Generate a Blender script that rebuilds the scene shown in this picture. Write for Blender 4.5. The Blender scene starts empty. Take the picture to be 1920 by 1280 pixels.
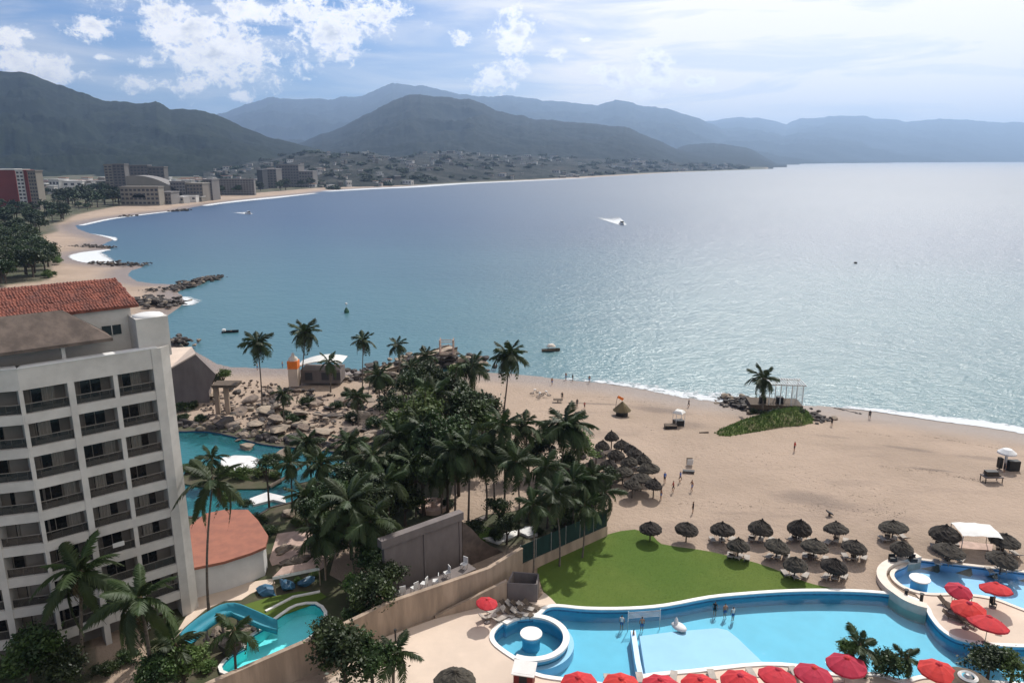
import bpy, math, random
import numpy as np
from math import sin, cos, pi, radians, atan2, sqrt
from mathutils import Vector, Matrix, noise as mnoise
from mathutils.geometry import tessellate_polygon

random.seed(7)
rng = np.random.default_rng(7)
scene = bpy.context.scene
COL = scene.collection

# ------------------------------------------------------------------ camera
FPX = 1387.0
PITCH = math.atan(342.0 / FPX)
CAMH = 46.5
cam_data = bpy.data.cameras.new("camera")
cam_data.sensor_width = 36.0
cam_data.lens = FPX / 1920.0 * 36.0
cam_data.clip_start = 0.5
cam_data.clip_end = 60000.0
cam = bpy.data.objects.new("camera", cam_data)
cam.location = (0, 0, CAMH)
cam.rotation_euler = (pi / 2 - PITCH, 0, 0)
COL.objects.link(cam)
scene.camera = cam

# ------------------------------------------------------------------ light
SUN_EL = radians(49)
SUN_AZ = radians(26)          # to the right of the view direction (+Y)
sun_dir = Vector((sin(SUN_AZ) * cos(SUN_EL), cos(SUN_AZ) * cos(SUN_EL), sin(SUN_EL)))
sd = bpy.data.lights.new("sun", 'SUN')
sd.energy = 5.0
sd.angle = radians(0.53)
sd.color = (1.0, 0.965, 0.91)
sun = bpy.data.objects.new("sun", sd)
sun.rotation_euler = (-sun_dir).to_track_quat('-Z', 'Y').to_euler()
COL.objects.link(sun)

scene.view_settings.view_transform = 'Standard'
scene.view_settings.look = 'None'
scene.view_settings.exposure = -0.06
scene.view_settings.gamma = 1.0
scene.view_settings.use_curve_mapping = False
scene.render.engine = 'CYCLES'
scene.cycles.use_denoising = True
scene.cycles.max_bounces = 8
scene.cycles.diffuse_bounces = 3
scene.cycles.glossy_bounces = 3
scene.cycles.transparent_max_bounces = 24
scene.cycles.volume_bounces = 0
scene.cycles.sample_clamp_direct = 0.0
scene.cycles.sample_clamp_indirect = 4.0
scene.cycles.caustics_reflective = False
scene.cycles.caustics_refractive = False


def px2dir(px, py):
    u = (px - 960.0) / FPX
    v = (py - 640.0) / FPX
    return Vector((u, cos(PITCH) - v * sin(PITCH), -sin(PITCH) - v * cos(PITCH)))


# ------------------------------------------------------------------ world
world = bpy.data.worlds.new("World")
scene.world = world
world.use_nodes = True


class NT:
    """tiny node-tree helper"""
    def __init__(self, tree):
        self.t = tree
        tree.nodes.clear()

    def n(self, typ, **kw):
        nd = self.t.nodes.new(typ)
        for k, v in kw.items():
            setattr(nd, k, v)
        return nd

    def l(self, a, b):
        self.t.links.new(a, b)

    def m(self, op, a, b=None, c=None, clamp=False):
        nd = self.n('ShaderNodeMath', operation=op)
        nd.use_clamp = clamp
        for i, x in enumerate((a, b, c)):
            if x is None:
                continue
            if isinstance(x, (int, float)):
                nd.inputs[i].default_value = x
            else:
                self.l(x, nd.inputs[i])
        return nd.outputs[0]

    def mix(self, f, a, b, blend='MIX'):
        nd = self.n('ShaderNodeMix', data_type='RGBA', blend_type=blend)
        for s, x in ((nd.inputs[0], f), (nd.inputs[6], a), (nd.inputs[7], b)):
            if isinstance(x, (int, float)):
                s.default_value = x
            elif isinstance(x, (tuple, list)):
                s.default_value = (*x[:3], 1)
            else:
                self.l(x, s)
        return nd.outputs[2]

    def noise(self, vec, scale, detail=4, rough=0.55, dim='3D', w=0.0, dist=0.0):
        nd = self.n('ShaderNodeTexNoise', noise_dimensions=dim)
        nd.inputs['Scale'].default_value = scale
        nd.inputs['Detail'].default_value = detail
        nd.inputs['Roughness'].default_value = rough
        nd.inputs['Distortion'].default_value = dist
        if dim == '4D':
            nd.inputs['W'].default_value = w
        if vec is not None:
            self.l(vec, nd.inputs['Vector'])
        return nd.outputs['Fac']

    def rng(self, x, a, b, c=0.0, d=1.0, smooth=True):
        nd = self.n('ShaderNodeMapRange')
        nd.interpolation_type = 'SMOOTHSTEP' if smooth else 'LINEAR'
        for i, v in enumerate((x, a, b, c, d)):
            if isinstance(v, (int, float)):
                nd.inputs[i].default_value = v
            else:
                self.l(v, nd.inputs[i])
        return nd.outputs[0]

    def mapping(self, vec, scale=(1, 1, 1), loc=(0, 0, 0), rot=(0, 0, 0)):
        nd = self.n('ShaderNodeMapping')
        nd.inputs['Scale'].default_value = scale
        nd.inputs['Location'].default_value = loc
        nd.inputs['Rotation'].default_value = rot
        self.l(vec, nd.inputs['Vector'])
        return nd.outputs[0]


def build_world():
    w = NT(world.node_tree)
    out = w.n('ShaderNodeOutputWorld')
    bg = w.n('ShaderNodeBackground')
    bg.inputs['Strength'].default_value = 0.092
    sky = w.n('ShaderNodeTexSky')
    sky.sky_type = 'NISHITA'
    sky.sun_disc = False
    sky.sun_elevation = SUN_EL
    sky.sun_rotation = SUN_AZ
    sky.altitude = 50
    sky.air_density = 1.0
    sky.dust_density = 0.6
    sky.ozone_density = 1.6
    tc = w.n('ShaderNodeTexCoord')
    gen = tc.outputs['Generated']
    sx = w.n('ShaderNodeSeparateXYZ')
    w.l(gen, sx.inputs[0])
    az = w.m('ARCTAN2', sx.outputs[0], sx.outputs[1])
    el = w.m('ARCSINE', sx.outputs[2])
    # sky-space vector for noises (azimuth, elevation stretched)
    comb = w.n('ShaderNodeCombineXYZ')
    w.l(az, comb.inputs[0])
    w.l(el, comb.inputs[1])
    v = comb.outputs[0]
    n1 = w.noise(v, 13.0, 9, 0.62)
    n2 = w.noise(w.mapping(v, (1, 1.25, 1)), 42.0, 8, 0.66, dist=0.35)
    n4 = w.noise(w.mapping(v, (1, 1.1, 1), (2, 5, 0)), 110.0, 6, 0.65)
    wob = w.m('ADD', w.m('ADD', w.m('MULTIPLY', w.m('SUBTRACT', n1, 0.5), 2.0), w.m('MULTIPLY', w.m('SUBTRACT', n2, 0.5), 2.7)), w.m('MULTIPLY', w.m('SUBTRACT', n4, 0.5), 1.3))
    blobs = [  # px, py, rx, ry, weight
        (365, 55, 100, 45, 1.1), (430, 105, 120, 52, 1.15), (300, 20, 120, 30, 0.85), (490, 95, 60, 50, 0.9), (470, 20, 110, 28, .95),
        (170, 52, 42, 24, 0.95), (15, 68, 36, 20, 1.0), (25, 118, 40, 24, 1.15), (92, 135, 45, 24, 1.15), (262, 158, 40, 22, .95),
        (345, 160, 44, 20, 0.95), (270, 118, 34, 22, 0.75), (195, 108, 18, 8, .8), (610, 55, 60, 50, 1.15), (570, 18, 70, 30, 1.05), (700, 25, 80, 32, 1.05),
        (650, 30, 60, 30, .9), (865, 70, 26, 20, 0.95), (965, 60, 44, 40, 1.15), (925, 150, 56, 34, 1.0), (960, 130, 40, 26, .9),
        (1045, 100, 30, 15, 0.95), (1098, 75, 18, 7, 0.8), (1150, 148, 46, 24, 1.0), (1120, 130, 40, 22, .85), (1235, 135, 46, 36, 1.1), (1255, 115, 26, 20, .95),
        (1205, 175, 40, 20, .8), (1305, 155, 34, 15, 1.0), (455, 182, 30, 14, .85), (1330, 152, 16, 11, .9),
    ]
    field = None
    shadef = None
    for (px, py, rx, ry, wt) in blobs:
        d = px2dir(px, py).normalized()
        a0 = atan2(d.x, d.y)
        e0 = math.asin(d.z)
        ra, re = rx / FPX, ry / FPX
        dx = w.m('MULTIPLY', w.m('SUBTRACT', az, a0), 1.0 / ra)
        dy = w.m('MULTIPLY', w.m('SUBTRACT', el, e0), 1.0 / re)
        r2 = w.m('ADD', w.m('MULTIPLY', dx, dx), w.m('MULTIPLY', dy, dy))
        f = w.m('MULTIPLY', w.m('SUBTRACT', wt * 1.0, w.m('SQRT', r2)), 1.0)
        field = f if field is None else w.m('MAXIMUM', field, f)
        # lower side of each puff is greyer: cumulus seen from below their lit tops
    # general scattered cumulus everywhere else (behind / above the view)
    gn = w.noise(gen, 3.0, 5, 0.6)
    high = w.rng(el, 0.2, 0.32)
    gen_f = w.m('SUBTRACT', w.m('MULTIPLY', w.m('SUBTRACT', gn, 0.68), 9.0), w.m('MULTIPLY', w.m('SUBTRACT', 1.0, high), 30.0))
    field = w.m('MAXIMUM', field, gen_f)
    dens = w.m('ADD', field, wob)
    cov = w.rng(dens, 0.08, 0.75)
    thick = w.rng(dens, 0.35, 1.5)
    n3 = w.noise(w.mapping(v, (1, 1.5, 1), (3, 1, 0)), 30.0, 7, 0.6)
    shade = w.m('MULTIPLY', thick, w.rng(n3, 0.35, 0.65))
    ccol = w.mix(shade, (16.0, 15.4, 14.8), (8.6,8.8,9.2))
    # thin veil: cirrus streaks, growing towards the sun's side
    st = w.noise(w.mapping(v, (2.2, 14, 1), (0.4, 0.0, 0)), 2.2, 6, 0.55, dist=0.5)
    sunward = w.rng(az, -0.26, 0.30)
    low = w.rng(el, 0.30, 0.02)
    veil = w.m('MULTIPLY', w.rng(st, 0.35, 0.72), 0.42)
    veil = w.m('ADD', veil, w.m('MULTIPLY', sunward, 0.95))
    veil = w.m('MULTIPLY', veil, w.m('ADD', 0.74, w.m('MULTIPLY', w.rng(st, 0.3, 0.62), 0.26)), clamp=True)
    base = w.mix(1.0, sky.outputs[0], (0.52, 0.76, 1.14), 'MULTIPLY')
    c = w.mix(veil, base, (14.2, 13.4, 12.6))
    c = w.mix(w.m('MULTIPLY', cov, 0.93), c, ccol)
    w.l(c, bg.inputs['Color'])
    w.l(bg.outputs[0], out.inputs['Surface'])


build_world()


# ------------------------------------------------------------------ pixel -> place helpers
def P(px, py, z=1.5):
    d = px2dir(px, py)
    t = (z - CAMH) / d.z
    return Vector((d.x * t, d.y * t, z))


def PD(px, py, Y):
    d = px2dir(px, py)
    t = Y / d.y
    return Vector((d.x * t, Y, CAMH + d.z * t))


def XY(px, py, z=1.5):
    p = P(px, py, z)
    return (p.x, p.y)


# ------------------------------------------------------------------ materials
MATS = {}


def mat(name, col, rough=0.8, var=0.18, scale=1.5, bump=0.0, bscale=8.0, col2=None, spec=0.3, metal=0.0,
        trans=0.0, obj_var=0.0, coords='Object', detail=5, bdist=0.05, stretch=(1, 1, 1)):
    if name in MATS:
        return MATS[name]
    m = bpy.data.materials.new(name)
    m.use_nodes = True
    w = NT(m.node_tree)
    out = w.n('ShaderNodeOutputMaterial')
    bs = w.n('ShaderNodeBsdfPrincipled')
    tc = w.n('ShaderNodeTexCoord')
    if coords == 'World':
        g = w.n('ShaderNodeNewGeometry')
        vec = g.outputs['Position']
    else:
        vec = tc.outputs[coords]
    if stretch != (1, 1, 1):
        vec = w.mapping(vec, stretch)
    n = w.noise(vec, scale, detail, 0.6)
    if col2 is None:
        a = tuple(c * (1 - var) for c in col)
        b = tuple(min(1, c * (1 + var)) for c in col)
    else:
        a, b = col, col2
    c = w.mix(w.rng(n, 0.3, 0.7), a, b)
    if obj_var > 0:
        oi = w.n('ShaderNodeObjectInfo')
        hs = w.n('ShaderNodeHueSaturation')
        w.l(w.rng(oi.outputs['Random'], 0, 1, 1 - obj_var, 1 + obj_var, False), hs.inputs['Value'])
        w.l(w.rng(oi.outputs['Random'], 0, 1, 0.5 - obj_var * 0.05, 0.5 + obj_var * 0.05, False), hs.inputs['Hue'])
        w.l(c, hs.inputs['Color'])
        c = hs.outputs[0]
    w.l(c, bs.inputs['Base Color'])
    bs.inputs['Roughness'].default_value = rough
    bs.inputs['Specular IOR Level'].default_value = spec
    bs.inputs['Metallic'].default_value = metal
    if bump > 0:
        bn = w.noise(vec, bscale, 4, 0.6)
        bp = w.n('ShaderNodeBump')
        bp.inputs['Strength'].default_value = bump
        bp.inputs['Distance'].default_value = bdist
        w.l(bn, bp.inputs['Height'])
        w.l(bp.outputs[0], bs.inputs['Normal'])
    if trans > 0:
        tr = w.n('ShaderNodeBsdfTranslucent')
        w.l(c, tr.inputs['Color'])
        ms = w.n('ShaderNodeMixShader')
        ms.inputs[0].default_value = trans
        w.l(bs.outputs[0], ms.inputs[1])
        w.l(tr.outputs[0], ms.inputs[2])
        w.l(ms.outputs[0], out.inputs['Surface'])
    else:
        w.l(bs.outputs[0], out.inputs['Surface'])
    MATS[name] = m
    return m


M_white = mat('white_paint', (0.62, 0.61, 0.59), 0.7, 0.07, 0.6, 0.05, 6)
M_frame = mat('hotel_paint', (0.50, 0.47, 0.43), 0.75, 0.10, 0.5, 0.05, 5)
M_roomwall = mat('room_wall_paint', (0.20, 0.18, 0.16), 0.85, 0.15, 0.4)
M_glass_dark = mat('dark_glass', (0.012, 0.014, 0.016), 0.12, 0.3, 0.3, spec=0.45)
M_curtain = mat('curtain_cloth', (0.27, 0.25, 0.22), 0.9, 0.2, 1.2, stretch=(6, 6, 0.2))
M_rail = mat('balcony_rail_glass', (0.02, 0.02, 0.02), 0.5, 0.25, 0.5)
M_tile = mat('terracotta_tile', (0.23, 0.075, 0.05), 0.9, 0.2, 1.1, 0.5, 9, (0.12, 0.048, 0.038), bdist=0.12)
M_terra = mat('terracotta_flat', (0.31, 0.125, 0.082), 0.85, 0.16, 0.8, 0.1, 10, (0.24, 0.10, 0.07))
M_brownroof = mat('brown_shingle', (0.15, 0.115, 0.095), 0.9, 0.15, 1.0, 0.3, 12, (0.085, 0.066, 0.056))
M_concrete = mat('grey_concrete', (0.155, 0.132, 0.124), 0.9, 0.16, 0.5, 0.1, 6, stretch=(1, 1, 0.4))
M_tanwall = mat('tan_wall_stucco', (0.33, 0.25, 0.185), 0.9, 0.24, 0.9, 0.15, 6, stretch=(1, 1, 0.14))
M_deck = mat('pale_pink_deck', (0.58, 0.465, 0.37), 0.8, 0.08, 0.25, 0.05, 4, coords='World')
M_coping = mat('white_coping', (0.72, 0.69, 0.64), 0.6, 0.06, 1.0, 0.04, 8)
M_cope_deck = mat('cream_coping', (0.66, 0.57, 0.48), 0.7, 0.08, 1.0, 0.04, 8)
M_poolwall = mat('pool_blue_paint', (0.12, 0.42, 0.62), 0.6, 0.06, 1.0, 0.0)
M_poolfloor = mat('pool_floor_blue', (0.16, 0.52, 0.68), 0.6, 0.05, 0.4, 0.0)
M_poolshelf = mat('pool_shelf_pale_blue', (0.50, 0.67, 0.85), 0.6, 0.04, 0.4, 0.0)
M_pool2floor = mat('pool_floor_periwinkle', (0.40, 0.62, 0.90), 0.6, 0.05, 0.4, 0.0)
M_lagoonfloor = mat('lagoon_floor_teal', (0.14, 0.68, 0.68), 0.7, 0.25, 0.18, 0.0)
M_lowpool = mat('pool_floor_turquoise', (0.25, 0.92, 0.90), 0.6, 0.06, 0.3, 0.0)
M_rock = mat('tan_rock', (0.30, 0.235, 0.18), 0.9, 0.3, 1.1, 0.9, 3.5, (0.15, 0.12, 0.095), bdist=0.2, obj_var=0.2)
M_darkrock = mat('dark_wet_rock', (0.075, 0.062, 0.055), 0.8, 0.3, 0.8, 0.6, 2.5, (0.035, 0.03, 0.028), bdist=0.2, obj_var=0.25)
M_thatch = mat('dark_palm_thatch', (0.026, 0.022, 0.018), 0.95, 0.3, 3.0, 0.6, 10, (0.060, 0.050, 0.040), obj_var=0.35, stretch=(1, 1, 1), bdist=0.08)
M_lounge = mat('sun_bleached_plastic', (0.36, 0.32, 0.28), 0.8, 0.15, 1.0)
M_wood = mat('weathered_wood', (0.10, 0.075, 0.055), 0.9, 0.25, 3.0)
M_palewood = mat('pale_wood', (0.34, 0.27, 0.20), 0.85, 0.2, 3.0)
M_trunk = mat('palm_trunk_bark', (0.13, 0.105, 0.085), 0.95, 0.3, 2.0, 0.4, 6, obj_var=0.25, stretch=(1, 1, 3))
M_bark = mat('tree_bark', (0.075, 0.058, 0.045), 0.95, 0.3, 2.0)
M_frond = mat('palm_frond_green', (0.022, 0.040, 0.012), 0.55, 0.3, 0.7, 0, 1, (0.055, 0.075, 0.022), trans=0.22, obj_var=0.3)
M_dryfrond = mat('dry_palm_frond', (0.15, 0.11, 0.06), 0.8, 0.3, 0.7, 0, 1, (0.09, 0.07, 0.04), trans=0.15, obj_var=0.3)
M_leaf = mat('dark_leaf', (0.010, 0.022, 0.007), 0.5, 0.3, 0.9, 0, 1, (0.048, 0.074, 0.018), trans=0.15, obj_var=0.35)
M_leafb = mat('bright_leaf', (0.055, 0.10, 0.018), 0.55, 0.3, 0.5, 0, 1, (0.12, 0.17, 0.05), trans=0.25, obj_var=0.25)
M_farleaf = mat('far_forest_leaf', (0.014, 0.028, 0.011), 0.7, 0.3, 0.08, 0, 1, (0.042, 0.062, 0.026), obj_var=0.4)
M_lawn = mat('mown_lawn', (0.074, 0.122, 0.024), 0.95, 0.2, 0.10, 0.08, 30, (0.100, 0.140, 0.030), coords='World', bdist=0.012, spec=0.1)
M_red = mat('red_canvas', (0.56, 0.035, 0.05), 0.8, 0.15, 1.2, 0.3, 5, (0.42, 0.03, 0.045), trans=0.15, obj_var=0.16)
M_greyc = mat('grey_canvas', (0.10, 0.095, 0.10), 0.8, 0.15, 1.2)
M_whitec = mat('white_canvas', (0.75, 0.74, 0.70), 0.8, 0.06, 1.2, 0.1, 3, trans=0.2)
M_metal = mat('grey_metal', (0.28, 0.28, 0.28), 0.45, 0.1, 2, metal=0.6)
M_black = mat('black_plastic', (0.015, 0.015, 0.016), 0.5, 0.2, 2)
def glassy(name, col, k):
    m = bpy.data.materials.new(name); m.use_nodes = True
    w = NT(m.node_tree); out = w.n('ShaderNodeOutputMaterial'); bs = w.n('ShaderNodeBsdfPrincipled'); tr = w.n('ShaderNodeBsdfTransparent'); ms = w.n('ShaderNodeMixShader')
    bs.inputs['Base Color'].default_value = (*col, 1); bs.inputs['Roughness'].default_value = 0.2; ms.inputs[0].default_value = k
    w.l(tr.outputs[0], ms.inputs[1]); w.l(bs.outputs[0], ms.inputs[2]); w.l(ms.outputs[0], out.inputs['Surface'])
    return m


M_rail = glassy('smoked_balcony_glass', (0.02, 0.02, 0.02), 0.5)
M_mesh = mat('green_screen_cloth', (0.010, 0.030, 0.026), 0.8, 0.25, 1.2, stretch=(1, 1, 0.3))
M_orange = mat('orange_paint', (0.75, 0.19, 0.03), 0.7, 0.08, 1)
M_darkred = mat('dark_red_paint', (0.16, 0.02, 0.015), 0.6, 0.15, 1)
M_redbld = mat('red_tower_paint', (0.17, 0.035, 0.03), 0.85, 0.12, 0.05)
M_skin = mat('skin', (0.34, 0.19, 0.12), 0.6, 0.1, 3)
M_hair = mat('dark_hair', (0.02, 0.015, 0.012), 0.7, 0.2, 5)
M_cloth = {k: mat('cloth_' + k, c, 0.85, 0.12, 3) for k, c in dict(
    black=(0.015, 0.015, 0.018), white=(0.62, 0.60, 0.57), red=(0.40, 0.05, 0.04), blue=(0.05, 0.12, 0.35), orange=(0.55, 0.20, 0.10)).items()}
M_tarp = mat('blue_tarpaulin', (0.035, 0.11, 0.19), 0.45, 0.3, 0.8, 0.4, 2, spec=0.5)
M_slide = mat('teal_slide_paint', (0.02, 0.20, 0.27), 0.6, 0.1, 1, spec=0.25)
M_paver = mat('pink_paver', (0.46, 0.33, 0.27), 0.9, 0.15, 1.2, 0.15, 8)
M_soil = mat('garden_soil', (0.09, 0.075, 0.05), 0.95, 0.3, 0.4, 0.3, 3, (0.045, 0.055, 0.022), coords='World')  # dark brown soil mottled with green
M_haze_bld = mat('far_building_render', (0.17, 0.16, 0.155), 0.9, 0.12, 0.02, obj_var=0.3)
M_farwhite = mat('far_white_wall', (0.46, 0.45, 0.43), 0.9, 0.1, 0.05, obj_var=0.3)
M_fartan = mat('far_tan_wall', (0.20, 0.18, 0.155), 0.9, 0.1, 0.05, obj_var=0.25)
M_farroof = mat('far_roof', (0.30, 0.17, 0.12), 0.9, 0.15, 0.05, obj_var=0.3)
M_fardark = mat('far_dark_opening', (0.05, 0.05, 0.055), 0.5, 0.15, 0.1)


# ------------------------------------------------------------------ object helpers
def tag(o, label=None, cat=None, group=None, kind=None):
    if label: o['label'] = label
    if cat: o['category'] = cat
    if group: o['group'] = group
    if kind: o['kind'] = kind
    return o


def empty(name, loc=(0, 0, 0), rz=0.0, label=None, cat=None, group=None):
    o = bpy.data.objects.new(name, None)
    o.location = loc
    o.rotation_euler = (0, 0, rz)
    COL.objects.link(o)
    return tag(o, label, cat, group)


class MB:
    def __init__(self):
        self.v = []; self.f = []; self.mi = []; self.mats = []

    def _m(self, m):
        if m is None: return 0
        if m not in self.mats: self.mats.append(m)
        return self.mats.index(m)

    def add(self, verts, faces, m=None):
        b = len(self.v)
        self.v.extend(tuple(x) for x in verts)
        k = self._m(m)
        for f in faces:
            self.f.append(tuple(i + b for i in f)); self.mi.append(k)

    def box(self, c, s, m=None, rz=0.0, M=None):
        x, y, z = s[0] / 2, s[1] / 2, s[2] / 2
        vs = [Vector((a, b, d)) for a in (-x, x) for b in (-y, y) for d in (-z, z)]
        if M is None:
            M = Matrix.Rotation(rz, 3, 'Z')
        vs = [M @ q + Vector(c) for q in vs]
        self.add(vs, [(0, 1, 3, 2), (4, 6, 7, 5), (0, 4, 5, 1), (2, 3, 7, 6), (0, 2, 6, 4), (1, 5, 7, 3)], m)

    def prism(self, poly, z0, z1, m=None, mside=None, bottom=False):
        """poly: list of (x,y) ; may be concave"""
        n = len(poly)
        tris = tessellate_polygon([[Vector((x, y, 0)) for x, y in poly]])
        top = [(x, y, z1) for x, y in poly]
        area = sum(poly[i][0] * poly[(i + 1) % n][1] - poly[(i + 1) % n][0] * poly[i][1] for i in range(n))
        self.add(top, [orient(top, t) for t in tris], m)
        vs = [(x, y, z0) for x, y in poly] + top
        fs = []
        for i in range(n):
            j = (i + 1) % n
            fs.append((i, j, j + n, i + n) if area > 0 else (j, i, i + n, j + n))
        self.add(vs, fs, mside or m)
        if bottom:
            bt = [(x, y, z0) for x, y in poly]
            self.add(bt, [tuple(reversed(orient(bt, t))) for t in tris], m)

    def tube(self, pts, rad, m=None, n=8, cap=True):
        pts = [Vector(p) for p in pts]
        if isinstance(rad, (int, float)): rad = [rad] * len(pts)
        vs = []; fs = []
        for i, p in enumerate(pts):
            d = (pts[min(i + 1, len(pts) - 1)] - pts[max(i - 1, 0)]).normalized()
            a = d.orthogonal().normalized() if abs(d.z) < 0.95 else Vector((1, 0, 0)).cross(d).normalized().cross(d).normalized()
            b = d.cross(a).normalized()
            for k in range(n):
                t = 2 * pi * k / n
                vs.append(p + (a * cos(t) + b * sin(t)) * rad[i])
        for i in range(len(pts) - 1):
            for k in range(n):
                k2 = (k + 1) % n
                fs.append((i * n + k, i * n + k2, (i + 1) * n + k2, (i + 1) * n + k))
        if cap:
            fs.append(tuple(reversed(range(n))))
            fs.append(tuple(range((len(pts) - 1) * n, len(pts) * n)))
        self.add(vs, fs, m)

    def lathe(self, prof, c=(0, 0, 0), n=16, m=None, jit=0.0, sx=1.0, sy=1.0):
        vs = []; fs = []
        for (r, z) in prof:
            for k in range(n):
                t = 2 * pi * k / n
                rr = r * (1 + random.uniform(-jit, jit))
                vs.append((c[0] + rr * cos(t) * sx, c[1] + rr * sin(t) * sy, c[2] + z + random.uniform(-jit, jit) * 0.3 * (r > 0)))
        for i in range(len(prof) - 1):
            for k in range(n):
                k2 = (k + 1) % n
                fs.append((i * n + k, i * n + k2, (i + 1) * n + k2, (i + 1) * n + k))
        self.add(vs, fs, m)

    def mesh(self, name, m=None, smooth=False):
        me = bpy.data.meshes.new(name)
        me.from_pydata(self.v, [], self.f)
        ms = self.mats or ([m] if m else [])
        if m is not None and not self.mats: ms = [m]
        for x in ms: me.materials.append(x)
        if len(ms) > 1: me.polygons.foreach_set('material_index', self.mi)
        if smooth: me.polygons.foreach_set('use_smooth', [True] * len(me.polygons))
        me.update()
        return me

    def build(self, name, m=None, parent=None, loc=None, smooth=False, label=None, cat=None, group=None, kind=None, rz=0.0):
        me = self.mesh(name, m, smooth)
        o = bpy.data.objects.new(name, me)
        COL.objects.link(o)
        if loc is not None: o.location = loc
        if rz: o.rotation_euler = (0, 0, rz)
        if parent is not None: o.parent = parent
        return tag(o, label, cat, group, kind)


def orient(vs, t):
    a, b, c = (Vector(vs[i]) for i in t)
    return tuple(t) if (b - a).cross(c - a).z >= 0 else (t[0], t[2], t[1])


def inst(name, me, parent=None, loc=(0, 0, 0), rot=(0, 0, 0), scale=(1, 1, 1), **kw):
    o = bpy.data.objects.new(name, me)
    o.location = loc; o.rotation_euler = rot
    o.scale = scale if isinstance(scale, (tuple, list)) else (scale,) * 3
    COL.objects.link(o)
    if parent is not None: o.parent = parent
    return tag(o, **kw)


def copy_tree(o, parent=None):
    c = o.copy(); COL.objects.link(c)
    if parent is not None: c.parent = parent
    for ch in list(o.children): copy_tree(ch, c)
    return c


def sheet(name, outer, holes, z, m, **kw):
    """flat sheet with holes"""
    loops = [[Vector((x, y, 0)) for x, y in outer]] + [[Vector((x, y, 0)) for x, y in h] for h in holes]
    tris = tessellate_polygon(loops)
    vs = [(q.x, q.y, z) for lp in loops for q in lp]
    b = MB(); b.add(vs, [orient(vs, t) for t in tris], m)
    return b.build(name, m, **kw)


def smooth_loop(pts, n=4, closed=True):
    """Catmull-Rom through pts"""
    out = []
    N = len(pts)
    rngi = range(N) if closed else range(N - 1)
    for i in rngi:
        if closed:
            p0, p1, p2, p3 = pts[(i - 1) % N], pts[i], pts[(i + 1) % N], pts[(i + 2) % N]
        else:
            p0, p1, p2, p3 = pts[max(i - 1, 0)], pts[i], pts[i + 1], pts[min(i + 2, N - 1)]
        for k in range(n):
            t = k / n
            out.append(tuple(0.5 * ((2 * p1[j]) + (-p0[j] + p2[j]) * t + (2 * p0[j] - 5 * p1[j] + 4 * p2[j] - p3[j]) * t * t + (-p0[j] + 3 * p1[j] - 3 * p2[j] + p3[j]) * t ** 3) for j in range(len(p1))))
    if not closed: out.append(tuple(pts[-1]))
    return out


def pip(xs, ys, poly):
    """vectorised point in polygon"""
    inside = np.zeros(xs.shape, bool)
    n = len(poly)
    j = n - 1
    for i in range(n):
        xi, yi = poly[i]; xj, yj = poly[j]
        if yi != yj:
            c = ((yi > ys) != (yj > ys)) & (xs < (xj - xi) * (ys - yi) / (yj - yi) + xi)
            inside ^= c
        j = i
    return inside


def pdist(xs, ys, line):
    """distance to polyline"""
    d = np.full(xs.shape, 1e9)
    for (x0, y0), (x1, y1) in zip(line[:-1], line[1:]):
        dx, dy = x1 - x0, y1 - y0
        L = dx * dx + dy * dy + 1e-9
        t = np.clip(((xs - x0) * dx + (ys - y0) * dy) / L, 0, 1)
        d = np.minimum(d, np.hypot(xs - x0 - t * dx, ys - y0 - t * dy))
    return d


_perm = np.random.default_rng(3).permutation(512)
_gval = np.random.default_rng(4).random(512)


def vnoise(x, y):
    xi = np.floor(x).astype(int); yi = np.floor(y).astype(int)
    fx = x - xi; fy = y - yi
    fx = fx * fx * (3 - 2 * fx); fy = fy * fy * (3 - 2 * fy)
    def h(a, b): return _gval[_perm[(_perm[a & 511] + b) & 511]]
    return (h(xi, yi) * (1 - fx) + h(xi + 1, yi) * fx) * (1 - fy) + (h(xi, yi + 1) * (1 - fx) + h(xi + 1, yi + 1) * fx) * fy


def fbm(x, y, o=5, g=0.5):
    s = 0; a = 1; t = 0
    for _ in range(o):
        s = s + a * vnoise(x, y); t += a
        x = x * 2.03 + 17.1; y = y * 2.03 + 5.3; a *= g
    return s / t


def grid_mesh(name, X, Y, Z, m, smooth=True, keep=None, **kw):
    r, c = X.shape
    vs = np.stack([X, Y, Z], -1).reshape(-1, 3)
    idx = np.arange(r * c).reshape(r, c)
    q = np.stack([idx[:-1, :-1], idx[:-1, 1:], idx[1:, 1:], idx[1:, :-1]], -1).reshape(-1, 4)
    if keep is not None:
        q = q[keep.reshape(-1)]
    me = bpy.data.meshes.new(name)
    me.vertices.add(len(vs)); me.vertices.foreach_set('co', vs.astype(np.float32).ravel())
    me.loops.add(q.size); me.loops.foreach_set('vertex_index', q.astype(np.int32).ravel())
    me.polygons.add(len(q)); me.polygons.foreach_set('loop_start', np.arange(0, q.size, 4, dtype=np.int32))
    try: me.polygons.foreach_set('loop_total', np.full(len(q), 4, np.int32))
    except Exception: pass
    me.update(calc_edges=True)
    me.validate()
    if smooth: me.polygons.foreach_set('use_smooth', [True] * len(me.polygons))
    me.materials.append(m)
    o = bpy.data.objects.new(name, me); COL.objects.link(o)
    return tag(o, **kw)

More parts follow.
